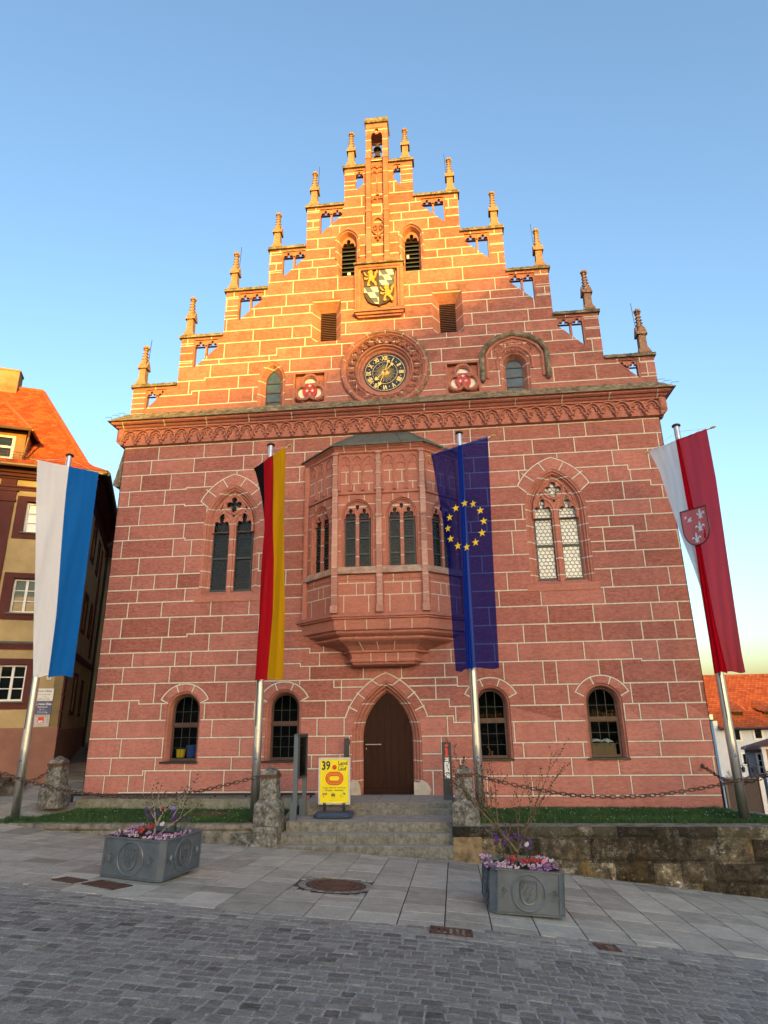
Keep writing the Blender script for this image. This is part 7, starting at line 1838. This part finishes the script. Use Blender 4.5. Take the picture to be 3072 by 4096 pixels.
# ------------------------------------------------------------------ right: houses down the hill
WH = thing("white_gabled_house", "white house with long orange roof and stepped gable beyond the right pole", "house")
M_WPL = plaster("white_lime_plaster", (.62, .66, .68), .06)
gx, yf, zr, ze = 23.4, 40.0, 5.05, .52
m = MB(); m.box(gx, 44, yf, yf+13, -9, ze); m.build("walls", M_WPL, WH)
m = MB(); pts = [(yf-.05, -9), (yf-.05, ze+.1)]; n = 9
for i in range(n): y = yf-.05+i*(6.5/n); z = ze+.55+i*(zr-ze)/n; pts += [(y, z), (y+6.5/n, z)]
pts += [(yf+6.45, zr+.9), (yf+6.45, -9)]
m.prism(pts, -.35, .0); g = m.build("stepped_gable", M_WPL, WH); g.data.transform(Matrix(((0, 1, 0, gx), (1, 0, 0, 0), (0, 0, 1, 0), (0, 0, 0, 1))))
m = MB()
for i in range(n): y = yf-.05+i*(6.5/n); z = ze+.55+i*(zr-ze)/n; m.box(gx-.42, gx+.06, y-.06, y+6.5/n*.55, z, z+.09)
m.build("gable_caps", plain("dark_cap_tile", (.12, .05, .035), .8), WH)
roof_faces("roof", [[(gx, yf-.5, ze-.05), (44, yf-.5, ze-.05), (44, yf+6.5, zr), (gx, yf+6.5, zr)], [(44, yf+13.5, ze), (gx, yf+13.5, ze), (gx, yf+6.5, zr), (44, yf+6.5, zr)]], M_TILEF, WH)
m = MB(); m.tube([(gx, yf-.55, ze-.08), (44, yf-.55, ze-.08)], .09, 6); m.build("gutter", plain("dark_gutter", (.03, .022, .02), .5), WH)
for dx in (25.6, 28.1, 30.6):
    d = bpy.data.objects.new("dormer", None); COL.objects.link(d); d.parent = WH; yd = yf+1.05
    m = MB(); m.box(dx-.42, dx+.42, yd, yd+.9, 1.15, 1.80); m.build("cheeks", M_DKMAR, d)
    m = MB(); m.box(dx-.30, dx+.30, yd-.02, yd, 1.22, 1.72); m.build("pane", M_GLASS, d)
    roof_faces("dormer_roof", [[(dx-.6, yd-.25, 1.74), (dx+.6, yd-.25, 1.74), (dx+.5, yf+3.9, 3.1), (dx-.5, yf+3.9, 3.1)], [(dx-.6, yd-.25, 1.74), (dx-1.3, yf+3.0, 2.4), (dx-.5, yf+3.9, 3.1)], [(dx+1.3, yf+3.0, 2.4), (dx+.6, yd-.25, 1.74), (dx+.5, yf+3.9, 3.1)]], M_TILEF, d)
for cx, cz in ((24.75, -.05), (26.45, .05), (28.6, .05), (25.2, -1.9), (27.4, -1.9)):
    w = bpy.data.objects.new("window", None); COL.objects.link(w); w.parent = WH
    m = MB(); m.plate([[(cx-.42, cz-.52), (cx+.42, cz-.52), (cx+.42, cz+.52), (cx-.42, cz+.52)], [(cx-.26, cz-.38), (cx-.26, cz+.38), (cx+.26, cz+.38), (cx+.26, cz-.38)]], yf-.04, yf); m.build("surround", M_WHITE, w)
    m = MB(); m.box(cx-.26, cx+.26, yf-.015, yf-.002, cz-.38, cz+.38); m.build("pane", M_GLASS, w)
GH = thing("blue_grey_house", "small blue grey house with dark brown hipped roof near right edge", "house")
def foot(m, P, z0, z1): m.add([(x, y, z0) for x, y in P]+[(x, y, z1) for x, y in P], [(0, 3, 2, 1), (4, 5, 6, 7), (0, 1, 5, 4), (1, 2, 6, 5), (2, 3, 7, 6), (3, 0, 4, 7)])
m = MB(); foot(m, ((17.75, 22), (21.5, 22), (22.3, 24), (18.75, 24)), -6, -.12); m.build("walls", plaster("blue_grey_plaster", (.30, .36, .40), .08), GH)
m = MB(); m.add([(17.4, 21.6, -.20), (22, 21.6, -.20), (23, 24.6, -.2), (18.65, 24.6, -.2), (22.6, 23.4, 1.1), (24, 23.4, 1.1)], [(0, 1, 5, 4), (0, 4, 3), (4, 5, 2, 3)]); m.build("roof", M_TILED, GH)
w = bpy.data.objects.new("window", None); COL.objects.link(w); w.parent = GH
m = MB(); m.plate([[(18.28, -1.5), (18.86, -1.5), (18.86, -.38), (18.28, -.38)], [(18.38, -1.42), (18.38, -.46), (18.76, -.46), (18.76, -1.42)]], 21.96, 22.0); m.build("surround", M_WHITE, w)
m = MB(); m.box(18.38, 18.76, 21.985, 21.998, -1.42, -.46); m.build("pane", M_GLASS, w)
m = MB(); m.box(18.55, 18.59, 21.97, 21.985, -1.42, -.46); m.box(18.38, 18.76, 21.97, 21.985, -.80, -.77); m.box(18.38, 18.76, 21.97, 21.985, -1.12, -1.09); m.build("frame", M_WHITE, w)
PH = thing("pink_house", "pink house with pale corner trim and brown roof at right edge", "house")
m = MB(); foot(m, ((17.0, 18), (22, 18), (22.6, 19.6), (17.75, 19.6)), -6, .16); m.build("walls", plaster("dusty_pink_plaster", (.30, .155, .15), .1), PH)
m = MB(); m.box(16.9, 17.08, 17.92, 18.02, -6, .16); m.box(16.85, 22, 17.85, 18.0, .02, .22); m.build("corner_trim", M_WHITE, PH)
m = MB(); m.add([(16.4, 17.5, .2), (23, 17.5, .2), (23, 20.2, .2), (17.6, 20.2, .2), (20.6, 19.2, 1.2), (23, 19.2, 1.2)], [(0, 1, 5, 4), (0, 4, 3), (4, 5, 2, 3)]); m.build("roof", M_TILED, PH)
for x in (17.25, 17.55, 17.85, 18.15): m = MB(); m.box(x, x+.13, 17.93, 18.0, -1.35, -.15); m.build("pilaster_strip", plain("pale_pink_trim", (.45, .33, .32), .8), PH)
SL = thing("street_lamp", "black street lamp with hanging lanterns before the blue grey house", "street lamp", (15.42, 16.2, -4))
m = MB(); m.tube([(0, 0, 0), (0, 0, 3.75)], .028, 6); m.tube([(-.30, 0, 3.42), (0, 0, 3.70), (.30, 0, 3.42)], .012, 4); m.tube([(-.34, 0, 3.40), (.34, 0, 3.40)], .012, 4); m.tube([(.1, 0, 3.55), (.45, 0, 3.45), (.70, 0, 3.2), (.82, 0, 2.9)], .014, 4); m.build("pole", M_BLACK, SL)
for x, y in ((-.26, 0), (.13, -.12), (.30, .1)):
    m = MB(); m.lathe((x, y, 3.12), [(.06, 0), (.09, .16), (.11, .17), (.02, .25)], 6); m.build("lantern", plain("lantern_dark", (.03, .035, .04), .4), SL)
# brown fence panel and white post down the side street
BP = thing("brown_panel", "brown board panel with a white post beyond the hall's right corner", "fence panel")
m = MB(); m.box(11.95, 13.12, 10.0, 10.08, -2.1, -.57); m.build("board", plain("brown_board", (.055, .036, .032), .6, .15), BP)
m = MB(); m.box(11.9, 13.16, 9.96, 10.12, -.60, -.545); m.box(11.88, 11.95, 9.97, 10.1, -2.1, -.56); m.build("frame", plain("grey_panel_frame", (.13, .12, .12), .5), BP)
m = MB(); m.box(13.12, 13.28, 9.94, 10.14, -2.3, -.55); m.build("white_post", M_WHITE, BP)
m = MB(); m.box(11.2, 11.86, 10.2, 10.26, -2.1, -.68); tag(m.build("gap_infill", plain("gap_black", (.012, .013, .016), .6)), "added black sheet standing in for the shadowed gap between the hall's right corner and brown panel", "infill")  # dark sheet added in place of a shadowed gap
T = thing("bare_bush", "bare twiggy bush top showing above the brown panel", "shrub", (13.6, 13.5, -2.2)); rr = random.Random(2); m = MB()
def twig(p, d, L, r, k):
    q = tuple(Vector(p)+Vector(d).normalized()*L); m.tube([p, q], [r, r*.6], 4)
    if k:
        for _ in range(3): twig(q, Vector(d)+Vector((rr.uniform(-1, 1), rr.uniform(-1, 1), rr.uniform(-.3, .8)))*.9, L*.62, r*.6, k-1)
twig((0, 0, 0), (0, 0, 1), .7, .03, 4); m.build("branches", plain("dark_twigs", (.03, .022, .018), .9), T)
m = MB(); m.add([(8.0, -2.6, -.27), (8.6, -2.6, -.27), (9.4, 1.5, -.60), (10.6, 6, -1.2), (9.2, 6, -1.2), (8.05, .2, -.345)], [(0, 1, 2, 3, 4, 5)]); tag(m.build("side_path", M_KERB), kind="structure")

# ================================================================== unseen hill added behind the camera, its ridge shaped to cast the evening shade
SHADE_RIDGE = [(-400, 20), (-60, 24.5), (40, 25.5), (50, 25.8), (52.3, 25.2), (53.8, 23.8), (55.2, 23.9), (57, 25.4), (60, 25.9), (62.6, 26.7), (65, 28.2), (67.4, 29.2), (69, 29.9), (71, 30.4), (73.5, 30.2), (78, 29), (86, 25), (94, 20.5), (101, 19.3), (108, 18.9), (125, 16), (160, 14), (400, 12)]
mb = MB(); rows = []
def hz(x):
    for (a, b), (c, d) in zip(SHADE_RIDGE, SHADE_RIDGE[1:]):
        if x <= c: return b+(d-b)*(x-a)/(c-a)
    return SHADE_RIDGE[-1][1]
xs = [-400+20*i for i in range(20)]+[0+1.0*i for i in range(130)]+[130+15*i for i in range(19)]
for y, k in ((-150, .02), (-175, .55), (-192, .85), (-200, 1.0), (-212, .9), (-260, .3), (-320, 0)):
    rows.append([(x, y, 1.5+(hz(x)-1.5)*k+(.35*noise.noise(Vector((x*.7, y*.1, 1))) if k == 1 else .8*noise.noise(Vector((x*.12, y*.1, 4)))*k)) for x in xs])
mb.loft(rows, closed=False)
tag(mb.build("shade_hill", simple("shade_hill_green", (.045, .06, .025), .95, var=.5, nscale=.3), smooth=True), kind="structure")
